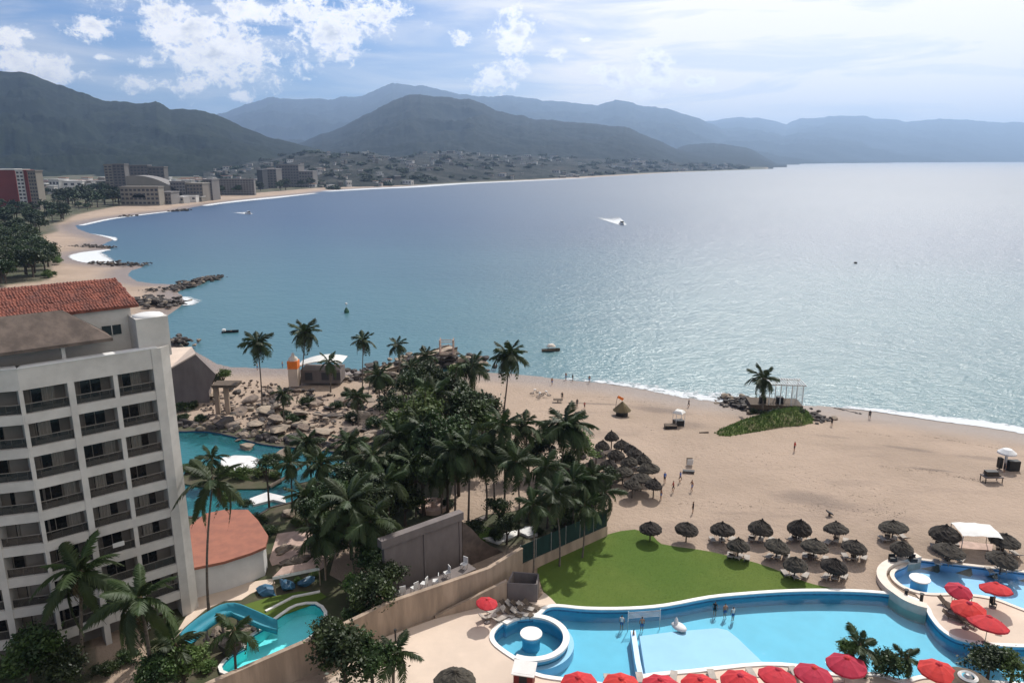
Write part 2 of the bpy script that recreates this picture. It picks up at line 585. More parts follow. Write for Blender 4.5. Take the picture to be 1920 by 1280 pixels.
# ================================================================== THE SETTING
# coastline in photograph pixels at sea level (right to left, near to far)
COAST_PX = [(2500, 905), (2200, 862), (2050, 836), (1920, 812), (1850, 800), (1750, 787), (1640, 771), (1560, 763), (1480, 758), (1400, 757),
            (1290, 745), (1200, 728), (1130, 718), (1060, 712), (985, 703), (900, 697), (800, 697), (700, 696), (600, 693), (545, 692),
            (480, 690), (430, 688), (405, 682), (385, 670), (350, 652), (320, 640), (300, 618), (305, 598), (330, 580), (345, 568), (343, 556),
            (330, 547), (350, 540), (380, 532), (392, 528), (370, 530), (335, 533), (290, 532), (255, 527), (240, 517), (243, 508), (270, 500),
            (262, 497), (230, 498), (195, 495), (160, 490), (143, 481), (160, 474), (205, 468), (208, 463), (190, 459), (212, 450), (205, 446),
            (170, 438), (148, 430), (140, 423), (200, 411), (250, 404), (300, 398), (340, 394), (360, 389), (400, 382), (450, 376), (500, 371),
            (540, 367), (580, 363), (620, 357), (690, 353), (760, 350), (820, 346), (880, 343), (1000, 338), (1100, 333.5), (1250, 324.5), (1350, 320.5),
            (1440, 317.5)]
COAST = [XY(a, b, 0.0) for a, b in COAST_PX]
LAND = COAST + [(1320, 3900), (0, 5200), (-9000, 6000), (-9000, -400), (900, -400), (600, 60)]

# ---- the pools (rims in photograph pixels, at deck level)
DZ = 1.5
MAIN_POOL_PX = [(1046, 1138), (1100, 1143), (1180, 1143), (1250, 1137), (1330, 1122), (1400, 1115), (1480, 1110), (1560, 1109), (1640, 1112),
                (1700, 1120), (1732, 1136), (1742, 1155), (1762, 1180), (1792, 1199), (1835, 1208), (1880, 1212), (1940, 1214), (2060, 1216),
                (2060, 1275), (1900, 1280), (1760, 1268), (1722, 1268), (1690, 1275), (1640, 1262), (1560, 1262), (1520, 1250), (1430, 1243),
                (1300, 1256), (1205, 1266), (1180, 1285), (1060, 1272), (1005, 1262), (978, 1240), (948, 1220), (930, 1205), (926, 1190), (940, 1172),
                (965, 1162), (1000, 1158), (1016, 1150), (1026, 1141)]
POOL2_PX = [(1712, 1050), (1760, 1055), (1840, 1064), (1920, 1074), (2060, 1094), (2060, 1180), (1970, 1160), (1915, 1141), (1870, 1124),
            (1830, 1116), (1790, 1113), (1745, 1113), (1715, 1108), (1690, 1097), (1676, 1082), (1680, 1070), (1698, 1062)]
LAGOON_PX = [(325, 812), (345, 808), (390, 808), (440, 818), (475, 828), (520, 836), (600, 842), (650, 855), (640, 885), (612, 905), (585, 925), (545, 940),
             (505, 950), (480, 965), (420, 968), (340, 966), (290, 940), (290, 850)]
LOWPOOL_PX = [(514, 1163), (535, 1148), (556, 1136), (590, 1132), (608, 1148), (604, 1172), (585, 1192), (560, 1206), (508, 1231), (460, 1252), (428, 1262),
              (415, 1250), (436, 1228), (462, 1214), (463, 1199), (494, 1179)]
MAIN_POOL = [tuple(p) for p in smooth_loop([XY(*p) for p in MAIN_POOL_PX], 3)]
POOL2 = [tuple(p) for p in smooth_loop([XY(*p) for p in POOL2_PX], 3)]
LAGOON = [tuple(p) for p in smooth_loop([XY(*p) for p in LAGOON_PX], 2)]
LOWPOOL = [tuple(p) for p in smooth_loop([XY(*p) for p in LOWPOOL_PX], 2)]
RES_R = [XY(*p) for p in [(560, 1420), (700, 1196), (822, 1153), (969, 1080), (1137, 1001), (1190, 975), (1260, 1010), (1420, 1040), (1640, 1040), (1700, 1042), (2300, 1105), (2400, 1500)]]
RES_L = [XY(*p) for p in [(60, 900), (330, 800), (400, 798), (560, 826), (680, 850), (690, 900), (620, 980), (590, 1080), (640, 1110), (640, 1190), (400, 1310), (330, 1280), (300, 1180), (200, 1050)]]


def grow(poly, d):
    n = len(poly)
    cx = sum(p[0] for p in poly) / n; cy = sum(p[1] for p in poly) / n
    out = []
    for x, y in poly:
        r = math.hypot(x - cx, y - cy)
        out.append((cx + (x - cx) * (r + d) / r, cy + (y - cy) * (r + d) / r))
    return out


# ---- sea
KA, KB, KC = 2.3, 1.15, 1.15


def sea_material():
    m = bpy.data.materials.new('sea_water')
    m.use_nodes = True
    w = NT(m.node_tree)
    out = w.n('ShaderNodeOutputMaterial')
    bs = w.n('ShaderNodeBsdfPrincipled')
    g = w.n('ShaderNodeNewGeometry')
    pos = g.outputs['Position']
    sx = w.n('ShaderNodeSeparateXYZ'); w.l(pos, sx.inputs[0])
    # shallow water along the bay's shore is turquoise, deep water blue
    big = w.noise(w.mapping(pos, (1, 1, 1)), 0.006, 4, 0.5)
    dd = w.m('ADD', sx.outputs[1], w.m('MULTIPLY', sx.outputs[0], 0.35))
    shallow = w.rng(w.m('ADD', dd, w.m('MULTIPLY', w.m('SUBTRACT', big, 0.5), 160.0)), 110.0, 560.0)
    deep = w.rng(dd, 500.0, 2600.0)
    c = w.mix(shallow, (0.052, 0.142, 0.156), (0.012, 0.046, 0.096))
    c = w.mix(deep, c, (0.012, 0.038, 0.082))
    wind = w.noise(w.mapping(pos, (0.4, 1.6, 1), rot=(0, 0, 0.2)), 0.012, 5, 0.6)
    c = w.mix(w.m('MULTIPLY', w.rng(wind, 0.35, 0.7), 0.35), c, w.mix(1.0, c, (0.62, 0.72, 0.8), 'MULTIPLY'))
    w.l(c, bs.inputs['Base Color'])
    cd = w.n('ShaderNodeVectorMath', operation='LENGTH'); w.l(pos, cd.inputs[0])
    w.l(w.rng(cd.outputs['Value'], 150.0, 1500.0, 0.29, 0.48), bs.inputs['Roughness'])
    bs.inputs['IOR'].default_value = 1.40
    bs.inputs['Specular IOR Level'].default_value = 1.0
    # wind waves at several sizes: every octave keeps about the same slope
    v1 = w.mapping(pos, (0.85, 1.1, 1), rot=(0, 0, 0.45))
    h1 = w.noise(v1, 0.13, 7, 0.66, dist=0.2)
    v2 = w.mapping(pos, (0.8, 1.3, 1), rot=(0, 0, -0.25))
    h2 = w.noise(v2, 0.55, 4, 0.62, dist=0.3)
    h3 = w.noise(v2, 0.6, 4, 0.65)
    h = w.m('ADD', w.m('ADD', w.m('MULTIPLY', h1, KA), w.m('MULTIPLY', h2, KB)), w.m('MULTIPLY', h3, KC))
    windy = w.rng(w.m('ADD', sx.outputs[0], w.m('MULTIPLY', w.m('SUBTRACT', big, 0.5), 60.0)), w.m('MULTIPLY', sx.outputs[1], -0.22), w.m('MULTIPLY', sx.outputs[1], 0.50), 0.12, 0.4)
    bp = w.n('ShaderNodeBump')
    bp.inputs['Strength'].default_value = 1.0
    bp.inputs['Distance'].default_value = 1.0
    w.l(w.m('MULTIPLY', h, windy), bp.inputs['Height'])
    w.l(bp.outputs[0], bs.inputs['Normal'])
    w.l(bs.outputs[0], out.inputs['Surface'])
    return m


M_sea = sea_material()
b = MB(); b.add([(-19500, -19500, 0), (19500, -19500, 0), (19500, 19500, 0), (-19500, 19500, 0)], [(0, 1, 2, 3)], M_sea)
b.build('sea', kind='structure')


# ---- sand / ground
def sand_material():
    m = bpy.data.materials.new('beach_sand')
    m.use_nodes = True
    w = NT(m.node_tree)
    out = w.n('ShaderNodeOutputMaterial')
    bs = w.n('ShaderNodeBsdfPrincipled')
    g = w.n('ShaderNodeNewGeometry')
    pos = g.outputs['Position']
    sx = w.n('ShaderNodeSeparateXYZ'); w.l(pos, sx.inputs[0])
    n1 = w.noise(pos, 0.05, 6, 0.6)
    n2 = w.noise(w.mapping(pos, (0.25, 1.5, 1), rot=(0, 0, -0.18)), 0.10, 5, 0.6)
    c = w.mix(w.rng(n1, 0.3, 0.7), (0.300, 0.226, 0.168), (0.380, 0.286, 0.216))
    c = w.mix(w.m('MULTIPLY', w.rng(n2, 0.54, 0.70), 0.5), c, (0.22, 0.165, 0.13))
    ft = w.noise(pos, 1.1, 7, 0.75)
    c = w.mix(w.m('MULTIPLY', w.rng(ft, 0.50, 0.68), 0.18), c, (0.20, 0.15, 0.11))
    # dark ellipses in the sand colour, one of them a wet puddle
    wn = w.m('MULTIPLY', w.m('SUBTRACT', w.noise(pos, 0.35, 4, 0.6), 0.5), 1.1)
    sand_patches = [(1240, 762, 60, 8, .55, .1), (1285, 792, 40, 9, .4, 0), (1520, 935, 85, 16, .5, .12), (1700, 838, 60, 3.5, .45, .12), (1850, 856, 80, 5, .35, .1),
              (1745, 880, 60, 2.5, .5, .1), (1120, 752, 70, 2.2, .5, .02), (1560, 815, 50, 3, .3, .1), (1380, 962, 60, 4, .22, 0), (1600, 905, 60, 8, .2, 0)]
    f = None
    for (px, py, rx, ry, s, rot) in sand_patches:
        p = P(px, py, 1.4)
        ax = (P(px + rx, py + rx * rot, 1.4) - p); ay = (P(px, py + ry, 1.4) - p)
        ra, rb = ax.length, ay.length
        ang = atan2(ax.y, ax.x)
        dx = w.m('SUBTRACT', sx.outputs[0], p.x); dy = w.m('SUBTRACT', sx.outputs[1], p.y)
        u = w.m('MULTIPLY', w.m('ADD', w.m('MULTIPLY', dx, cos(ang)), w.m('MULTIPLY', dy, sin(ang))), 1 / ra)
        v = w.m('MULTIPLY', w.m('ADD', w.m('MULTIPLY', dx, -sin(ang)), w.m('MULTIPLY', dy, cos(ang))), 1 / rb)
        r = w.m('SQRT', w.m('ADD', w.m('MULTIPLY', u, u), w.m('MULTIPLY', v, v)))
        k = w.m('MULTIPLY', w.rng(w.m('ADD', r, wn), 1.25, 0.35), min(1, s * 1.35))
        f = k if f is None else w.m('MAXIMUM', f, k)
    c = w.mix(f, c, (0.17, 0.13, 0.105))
    wet = w.rng(w.m('ADD', sx.outputs[2], w.m('MULTIPLY', wn, 0.12)), 0.75, 0.18)
    c = w.mix(w.m('MULTIPLY', wet, 0.80), c, (0.19, 0.150, 0.125))
    # vegetation ground / town ground inland
    at = w.n('ShaderNodeAttribute', attribute_name='veg')
    gc = w.mix(w.rng(n1, 0.35, 0.65), (0.05, 0.06, 0.028), (0.10, 0.09, 0.06))
    c = w.mix(at.outputs['Fac'], c, gc)
    w.l(c, bs.inputs['Base Color'])
    w.l(w.m('SUBTRACT', 0.92, w.m('MULTIPLY', wet, 0.5)), bs.inputs['Roughness'])
    bs.inputs['Specular IOR Level'].default_value = 0.3
    bn = w.noise(pos, 1.3, 6, 0.7)
    bp = w.n('ShaderNodeBump'); bp.inputs['Strength'].default_value = 0.8; bp.inputs['Distance'].default_value = 0.35
    w.l(bn, bp.inputs['Height']); w.l(bp.outputs[0], bs.inputs['Normal'])
    w.l(bs.outputs[0], out.inputs['Surface'])
    return m


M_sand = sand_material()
NR, NTH = 420, 560
rr = np.exp(np.linspace(math.log(30.0), math.log(5200.0), NR))
th = np.linspace(radians(-62), radians(60), NTH)
R_, T_ = np.meshgrid(rr, th, indexing='ij')
X = R_ * np.sin(T_); Y = R_ * np.cos(T_)
inside = pip(X, Y, LAND)
dist = pdist(X, Y, COAST)
far = np.clip((R_ - 220) / 300, 0, 1)
zl = np.minimum(1.4, 0.05 + dist * (0.052 * (1 - far) + 0.03 * far))
zl = zl + np.clip((dist - 70) * 0.012, 0, 5) * far
beachy = np.clip((dist - 12) / 10, 0, 1)
lump = (fbm(X * 0.35, Y * 0.35, 4) - 0.5) * 0.16 + (fbm(X * 1.3 + 9, Y * 1.3, 3) - 0.5) * 0.09
Z = np.where(inside, zl, np.maximum(-0.09 * dist, -3.0))
inR = pip(X, Y, RES_R) | pip(X, Y, RES_L)
nearR = np.minimum(pdist(X, Y, RES_R + RES_R[:1]), pdist(X, Y, RES_L + RES_L[:1]))
Z = Z + np.where(inside & ~inR, lump * beachy * np.clip((nearR - 1) / 3, 0, 1) * np.clip(1 - far, 0, 1), 0)
ZG = np.where(inR, 1.40, Z)
Z = np.where(inR, np.where(nearR > 0.9, -0.4, 1.38), Z)
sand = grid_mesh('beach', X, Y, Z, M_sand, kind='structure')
veg_polys = [[XY(*p) for p in q] for q in [
    [(-200, 560), (95, 525), (98, 492), (60, 462), (80, 440), (112, 430), (108, 418), (145, 402), (230, 385), (330, 378), (400, 366), (480, 362), (600, 352), (760, 347), (1000, 336), (1250, 323), (1440, 317.2), (1440, 312), (-400, 312), (-600, 500)],
    [(-300, 1500), (-300, 700), (300, 640), (340, 720), (330, 800), (60, 900), (280, 1500)],
    [(690, 845), (700, 800), (735, 745), (740, 702), (860, 690), (915, 735), (905, 800), (1000, 850), (1100, 880), (1110, 990), (1040, 1010), (830, 1060), (700, 1100), (640, 900)]]]
veg = np.zeros(X.shape)
for q in veg_polys:
    ins = pip(X, Y, q)
    d = pdist(X, Y, q + q[:1])
    veg = np.maximum(veg, np.where(ins, np.clip(0.4 + d / (2 + R_ * 0.01), 0, 1), 0))
veg = np.clip(veg + (fbm(X * .12, Y * .12, 4) - .5) * 0.5 * (veg > 0.01), 0, 1)
att = sand.data.attributes.new('veg', 'FLOAT', 'POINT')
att.data.foreach_set('value', veg.astype(np.float32).ravel())


# ---- foam along the shore
def foam_material():
    m = bpy.data.materials.new('sea_foam')
    m.use_nodes = True
    w = NT(m.node_tree)
    out = w.n('ShaderNodeOutputMaterial')
    bs = w.n('ShaderNodeBsdfDiffuse'); bs.inputs['Color'].default_value = (0.58, 0.60, 0.61, 1)
    tr = w.n('ShaderNodeBsdfTransparent')
    g = w.n('ShaderNodeNewGeometry')
    a = w.n('ShaderNodeAttribute', attribute_name='foam')
    n = w.noise(g.outputs['Position'], 0.6, 6, 0.65)
    n2 = w.noise(g.outputs['Position'], 3.5, 4, 0.65)
    k = w.m('ADD', a.outputs['Fac'], w.m('ADD', w.m('MULTIPLY', w.m('SUBTRACT', n, 0.5), 1.5), w.m('MULTIPLY', w.m('SUBTRACT', n2, 0.5), 0.8)))
    f = w.rng(k, 0.42, 0.62)
    ms = w.n('ShaderNodeMixShader')
    w.l(f, ms.inputs[0]); w.l(tr.outputs[0], ms.inputs[1]); w.l(bs.outputs[0], ms.inputs[2])
    w.l(ms.outputs[0], out.inputs['Surface'])
    return m


M_foam = foam_material()


def foam_strip(pxs, widths, strength, off=0.0, z=0.06, name='foam'):
    """ribbon of foam on the seaward side of the coast; pxs at sea level"""
    pts = smooth_loop([XY(a, b_, 0.0) for a, b_ in pxs], 6, closed=False)
    ws = np.interp(np.linspace(0, 1, len(pts)), np.linspace(0, 1, len(widths)), widths)
    sts = np.interp(np.linspace(0, 1, len(pts)), np.linspace(0, 1, len(strength)), strength)
    vs = []; fs = []; at = []
    K = 6
    for i, p in enumerate(pts):
        q = pts[min(i + 1, len(pts) - 1)]; o_ = pts[max(i - 1, 0)]
        dx, dy = q[0] - o_[0], q[1] - o_[1]
        L = math.hypot(dx, dy) + 1e-9
        nx, ny = dy / L, -dx / L       # coast runs right->left with the sea on its right hand
        for k in range(K + 1):
            t = k / K
            d = -ws[i] * 0.25 + ws[i] * 1.25 * t + off
            zz = max(z, 0.05 + 0.055 * -min(d, 0) + 0.05)
            vs.append((p[0] + nx * d, p[1] + ny * d, zz))
            at.append(sts[i] * max(0.0, 1.0 - abs(t - 0.3) / 0.7) ** 0.6 if t > 0.3 else sts[i] * (1.0 if t > 0.05 else 0.2))
    for i in range(len(pts) - 1):
        for k in range(K):
            a = i * (K + 1) + k
            fs.append((a, a + 1, a + K + 2, a + K + 1))
    b = MB(); b.add(vs, fs, M_foam)
    o = b.build(name, kind='stuff', label='white surf foam washing along the edge of the sand', cat='foam')
    A = o.data.attributes.new('foam', 'FLOAT', 'POINT'); A.data.foreach_set('value', at)
    return o


def tag_foam(o, lab): o['label'] = lab


tag_foam(foam_strip([(2300, 877), (2050, 838), (1920, 812), (1850, 800), (1750, 787), (1640, 771), (1560, 763)], [4.5, 4.5, 4.5, 4.2, 3.6, 2.5, 1.6], [1.1, 1.1, 1.1, 1.1, 1.0, .85, .5]),
         'thick white surf foam along the sand at the right of the beach')
tag_foam(foam_strip([(1480, 757), (1400, 756), (1290, 745), (1200, 728), (1130, 718), (1060, 712)], [8, 10, 7, 5, 4, 3], [.55, .62, .66, .66, .6, .4]),
         'thin broken foam left of the grassy rock mound')
tag_foam(foam_strip([(345, 573), (350, 566), (343, 557)], [4, 6, 3], [.8, .85, .6]), 'white foam against the dark rocks behind the hotel roof')
tag_foam(foam_strip([(232, 497.5), (195, 495), (160, 490), (143, 481), (160, 474), (205, 468)], [3, 8, 14, 16, 11, 3], [.9, 1.2, 1.3, 1.3, 1.2, .8]), 'bright white foam filling the small cove between two groynes')
tag_foam(foam_strip([(215, 451.5), (205, 446), (170, 438)], [2, 4.5, 1.5], [.8, 1.0, .5]), 'small white foam patch at the tip of a sand spit')
tag_foam(foam_strip([(148, 423), (200, 411.5), (250, 404.5), (300, 398.5), (345, 394)], [5, 6, 6, 6, 4], [.95, .95, .95, .95, .8]), 'foam line along the second far beach')
tag_foam(foam_strip([(380, 386), (400, 382.5), (450, 376.5), (500, 371.5), (540, 367.5), (590, 362.5)], [12, 13, 16, 18, 14, 10], [.75, .8, .95, 1.1, 1., .8]), 'foam line along the far beach below the dark hotels')
tag_foam(foam_strip([(606, 359), (690, 354), (760, 351), (820, 347), (880, 343.5), (1000, 338.5), (1100, 334)], [18, 26, 30, 30, 28, 24, 14], [1.2, 1.3, 1.4, 1.4, 1.3, 1.2, .8]), 'long white surf line below the hillside town')


# ---- mountains
def hill_material(name, c1, c2, sc):
    m = bpy.data.materials.new(name); m.use_nodes = True
    w = NT(m.node_tree)
    out = w.n('ShaderNodeOutputMaterial'); bs = w.n('ShaderNodeBsdfPrincipled')
    g = w.n('ShaderNodeNewGeometry'); pos = g.outputs['Position']
    n = w.noise(pos, sc, 8, 0.65); n2 = w.noise(pos, sc * 12, 5, 0.7)
    f = w.m('ADD', w.m('MULTIPLY', n, 0.6), w.m('MULTIPLY', n2, 0.4))
    w.l(w.mix(w.rng(f, 0.38, 0.64), c1, c2), bs.inputs['Base Color'])
    bs.inputs['Roughness'].default_value = 0.95; bs.inputs['Specular IOR Level'].default_value = 0.1
    bp = w.n('ShaderNodeBump'); bp.inputs['Strength'].default_value = 0.8; bp.inputs['Distance'].default_value = 14.0
    w.l(f, bp.inputs['Height']); w.l(bp.outputs[0], bs.inputs['Normal'])
    w.l(bs.outputs[0], out.inputs['Surface'])
    return m


M_hill1 = hill_material('forested_hill_near', (0.003, 0.007, 0.004), (0.013, 0.020, 0.010), 0.006)
M_hill2 = hill_material('forested_hill_far', (0.005, 0.009, 0.007), (0.012, 0.018, 0.014), 0.003)
M_townhill = hill_material('town_hill', (0.008, 0.013, 0.010), (0.070, 0.070, 0.062), 0.02)


def mountain(name, ridge, D, base, m, seed, rough=0.10, nx=420, nt=90, expo=1.35, label=None):
    """ridge: [(px,py)], D forward distance of the ridge (number or list per point), base: [(px, Y)] forward distance of the foot"""
    pxs = np.linspace(ridge[0][0], ridge[-1][0], nx)
    rp = np.array([p[0] for p in ridge]); ry = np.array([p[1] for p in ridge])
    pys = np.interp(pxs, rp, ry)
    Ds = np.interp(pxs, rp, D) if isinstance(D, (list, tuple)) else np.full(nx, float(D))
    bY = np.interp(pxs, [p[0] for p in base], [p[1] for p in base])
    jag = (fbm(pxs * 0.05 + seed, pxs * 0 + seed, 7, 0.62) - 0.5) * 9.0
    pys = pys + jag * np.interp(pys, [200, 310], [1.0, 0.3])
    hz = np.empty(nx); tx = np.empty(nx)
    for i in range(nx):
        q = PD(pxs[i], pys[i], Ds[i]); hz[i] = q.z; tx[i] = q.x / Ds[i]
    ts = np.concatenate([np.linspace(0, 1, nt), np.linspace(1.03, 1.7, 14)])
    T, I = np.meshgrid(ts, np.arange(nx), indexing='ij')
    Yf = bY[None, :] + (Ds - bY)[None, :] * T
    Xf = tx[None, :] * Yf
    s = 1.0 / 260.0 * 3500.0 / np.mean(Ds)
    rid = 1 - np.abs(fbm(Xf * s + seed * 7, Yf * s * 0.8 + seed, 6, 0.55) - 0.5) * 3.2
    prof = np.where(T <= 1, T ** expo, 1 - (T - 1) * 1.2)
    env = np.where(T <= 1, (4 * T * (1 - T)) ** 0.8, 0)
    Zf = np.maximum(hz, 2)[None, :] * (prof + env * rough * (rid - 0.6) * 2.2) + 0.3
    Zf = np.where(T < 1e-6, -0.5, Zf)
    o = grid_mesh(name, Xf, Yf, Zf, m, kind='structure')
    if label: o['label'] = label
    return Xf, Yf, Zf, pxs, ts


mountain('mountain', [(1150, 262), (1220, 250), (1270, 235), (1330, 226), (1390, 220), (1440, 222), (1475, 233), (1500, 223), (1560, 218), (1610, 217), (1640, 222), (1700, 228), (1780, 222), (1850, 228), (1920, 230), (2000, 236), (2300, 240), (2600, 262)],
         17000, [(1150, 6500), (1440, 6600), (1600, 8200), (1920, 11500), (2600, 12800)], M_hill2, 3, 0.09)
mountain('mountain', [(330, 250), (405, 215), (450, 200), (510, 181), (540, 187), (600, 187), (680, 180), (700, 170), (735, 156), (790, 160), (850, 175), (920, 182), (950, 178), (1000, 186), (1060, 192), (1120, 197), (1155, 188), (1220, 200), (1250, 202), (1310, 221), (1350, 240), (1450, 280), (1500, 300)],
         12500, [(330, 5200), (1500, 6200)], M_hill2, 5, 0.10)
mountain('mountain', [(1150, 306), (1230, 292), (1290, 271), (1340, 268), (1400, 276), (1440, 298), (1475, 315)],
         6300, [(1150, 3600), (1475, 4300)], M_hill2, 11, 0.08, nx=160, nt=50)
mountain('mountain', [(480, 300), (560, 270), (600, 253), (640, 238), (700, 208), (735, 189), (762, 178), (840, 183), (880, 187), (905, 192), (930, 206), (1000, 222), (1100, 232), (1180, 240), (1230, 262), (1270, 280), (1330, 290), (1380, 300), (1450, 314)],
         5200, [(480, 2600), (700, 2500), (1100, 2500), (1250, 2900), (1450, 3600)], M_hill2, 8, 0.10)
mountain('mountain', [(-500, 110), (-200, 120), (0, 133), (40, 137), (60, 141), (110, 158), (160, 176), (205, 189), (250, 194), (290, 190), (320, 206), (370, 205), (400, 212), (450, 235), (500, 256), (560, 270), (620, 286), (660, 300), (720, 318)],
         3400, [(-500, 1600), (0, 1700), (400, 1700), (720, 1900)], M_hill1, 2, 0.12, expo=1.6)
TOWN = mountain('town_hill', [(380, 318), (450, 306), (520, 296), (580, 282), (640, 290), (690, 284), (730, 295), (800, 287), (860, 283), (940, 291), (1000, 292), (1100, 298), (1200, 300), (1300, 306), (1400, 313), (1440, 316)],
                [2100, 2200, 2300, 2300, 2300, 2400, 2500, 2600, 2700, 2800, 2900, 3100, 3300, 3600, 3900, 4000],
                [(380, 1250), (500, 1280), (620, 1180), (760, 1350), (880, 1560), (1000, 1750), (1100, 1980), (1250, 2700), (1350, 3150), (1440, 3700)], M_townhill, 4, 0.16, nx=420, nt=80, expo=1.0)

# ---- haze: one closed box of air round everything, sky outside
hb = MB(); hb.box((0, 0, (1130 - 6) / 2.0), (46000, 46000, 1130 + 6))
hm = bpy.data.materials.new('air_haze'); hm.use_nodes = True
w_ = NT(hm.node_tree)
o_ = w_.n('ShaderNodeOutputMaterial'); pv = w_.n('ShaderNodeVolumePrincipled')
pv.inputs['Color'].default_value = (0.46, 0.66, 0.98, 1)
pv.inputs['Density'].default_value = 8.5e-5
pv.inputs['Anisotropy'].default_value = 0.45
w_.l(pv.outputs[0], o_.inputs['Volume'])
haze = hb.build('haze', hm, kind='stuff', label='thin blue sea haze filling the air over the whole bay', cat='haze')

# ================================================================== POOLS, DECKS, LAWN
def offset(poly, d, closed=True):
    """outward offset for a closed polygon (positive = outward)"""
    n = len(poly)
    area = sum(poly[i][0] * poly[(i + 1) % n][1] - poly[(i + 1) % n][0] * poly[i][1] for i in range(n))
    s = 1 if area > 0 else -1
    out = []
    for i in range(n):
        p, q, r = poly[(i - 1) % n], poly[i], poly[(i + 1) % n]
        dx, dy = r[0] - p[0], r[1] - p[1]
        L = math.hypot(dx, dy) + 1e-9
        out.append((q[0] + s * dy / L * d, q[1] - s * dx / L * d))
    return out


def ribbon(mb, inner, outer, z0, z1, m, z0in=None):
    """solid closed band between two loops of equal length"""
    n = len(inner)
    zi = z0 if z0in is None else z0in
    vs = [(x, y, zi) for x, y in inner] + [(x, y, z1) for x, y in inner] + [(x, y, z1) for x, y in outer] + [(x, y, z0) for x, y in outer]
    fs = []
    for i in range(n):
        j = (i + 1) % n
        for a in range(3):
            fs.append((a * n + i, a * n + j, (a + 1) * n + j, (a + 1) * n + i))
    mb.add(vs, fs, m)


def strip(mb, pts, w, z0, z1, m, ends=True):
    """open band of width w along pts (x,y), standing from z0 to z1 (numbers or lists)"""
    n = len(pts)
    Z0 = z0 if isinstance(z0, (list, tuple)) else [z0] * n
    Z1 = z1 if isinstance(z1, (list, tuple)) else [z1] * n
    L_, R_ = [], []
    for i, p in enumerate(pts):
        a = pts[max(i - 1, 0)]; c = pts[min(i + 1, n - 1)]
        dx, dy = c[0] - a[0], c[1] - a[1]
        L = math.hypot(dx, dy) + 1e-9
        L_.append((p[0] - dy / L * w / 2, p[1] + dx / L * w / 2)); R_.append((p[0] + dy / L * w / 2, p[1] - dx / L * w / 2))
    vs = []
    for i in range(n):
        vs += [(*L_[i], Z0[i]), (*L_[i], Z1[i]), (*R_[i], Z1[i]), (*R_[i], Z0[i])]
    fs = []
    for i in range(n - 1):
        a, b_ = 4 * i, 4 * (i + 1)
        fs += [(a, b_, b_ + 1, a + 1), (a + 1, b_ + 1, b_ + 2, a + 2), (a + 2, b_ + 2, b_ + 3, a + 3), (a + 3, b_ + 3, b_, a)]
    if ends:
        fs += [(0, 1, 2, 3), (4 * n - 1, 4 * n - 2, 4 * n - 3, 4 * n - 4)]
    mb.add(vs, fs, m)


def water_mat(name, tint, k=0.0, kcol=(0.1, 0.5, 0.6)):
    m = bpy.data.materials.new(name); m.use_nodes = True
    w = NT(m.node_tree)
    out = w.n('ShaderNodeOutputMaterial')
    tr = w.n('ShaderNodeBsdfTransparent'); tr.inputs['Color'].default_value = (*tint, 1)
    gl = w.n('ShaderNodeBsdfGlossy'); gl.inputs['Roughness'].default_value = 0.08
    g = w.n('ShaderNodeNewGeometry')
    n = w.noise(g.outputs['Position'], 1.6, 4, 0.6, dist=0.4)
    bp = w.n('ShaderNodeBump'); bp.inputs['Strength'].default_value = 0.25; bp.inputs['Distance'].default_value = 0.12
    w.l(n, bp.inputs['Height'])
    fr = w.n('ShaderNodeFresnel'); fr.inputs['IOR'].default_value = 1.33
    w.l(bp.outputs[0], gl.inputs['Normal']); w.l(bp.outputs[0], fr.inputs['Normal'])
    ms = w.n('ShaderNodeMixShader')
    w.l(fr.outputs[0], ms.inputs[0])
    if k > 0:
        df = w.n('ShaderNodeBsdfDiffuse'); df.inputs['Color'].default_value = (*kcol, 1)
        m2 = w.n('ShaderNodeMixShader'); m2.inputs[0].default_value = k
        w.l(tr.outputs[0], m2.inputs[1]); w.l(df.outputs[0], m2.inputs[2]); w.l(m2.outputs[0], ms.inputs[1])
    else:
        w.l(tr.outputs[0], ms.inputs[1])
    w.l(gl.outputs[0], ms.inputs[2])
    w.l(ms.outputs[0], out.inputs['Surface'])
    return m


M_water = water_mat('pool_water', (0.80, 0.95, 0.98))
M_lagwater = water_mat('lagoon_water', (0.74, 0.95, 0.96), 0.16, (0.06, 0.44, 0.48))


M_tband = mat('waterline_tile_blue', (0.03, 0.13, 0.26), 0.3, 0.3, 3.0)


def pool(name, outline, rim, wz, fz, mwall, mfloor, mcope, cw, mwater, label, cat='swimming pool'):
    root = empty(name, (outline[0][0], outline[0][1], 0), label=label, cat=cat)
    ox, oy = outline[0]
    loc = [(x - ox, y - oy) for x, y in outline]
    b = MB()
    n = len(loc)
    vs = [(x, y, fz) for x, y in loc] + [(x, y, rim - 0.03) for x, y in loc]
    b.add(vs, [(i, (i + 1) % n, (i + 1) % n + n, i + n) for i in range(n)], mwall)
    tris = tessellate_polygon([[Vector((x, y, 0)) for x, y in loc]])
    vv = [(x, y, fz) for x, y in loc]
    b.add(vv, [orient(vv, t) for t in tris], mfloor)
    b.build('basin', parent=root)
    b = MB(); bl_ = offset(loc, -0.02)
    b.add([(x, y, wz - .02) for x, y in bl_] + [(x, y, wz + .16) for x, y in bl_], [(i, (i + 1) % n, (i + 1) % n + n, i + n) for i in range(n)], M_tband)
    b.build('waterline_tiles', parent=root)
    b = MB(); ribbon(b, offset(loc, -0.05), offset(loc, cw), 1.2, rim, mcope, rim - 0.10)
    b.build('coping', parent=root)
    vv = [(x, y, wz) for x, y in loc]
    b = MB(); b.add(vv, [orient(vv, t) for t in tris], mwater)
    b.build('water_surface', parent=root)
    return root


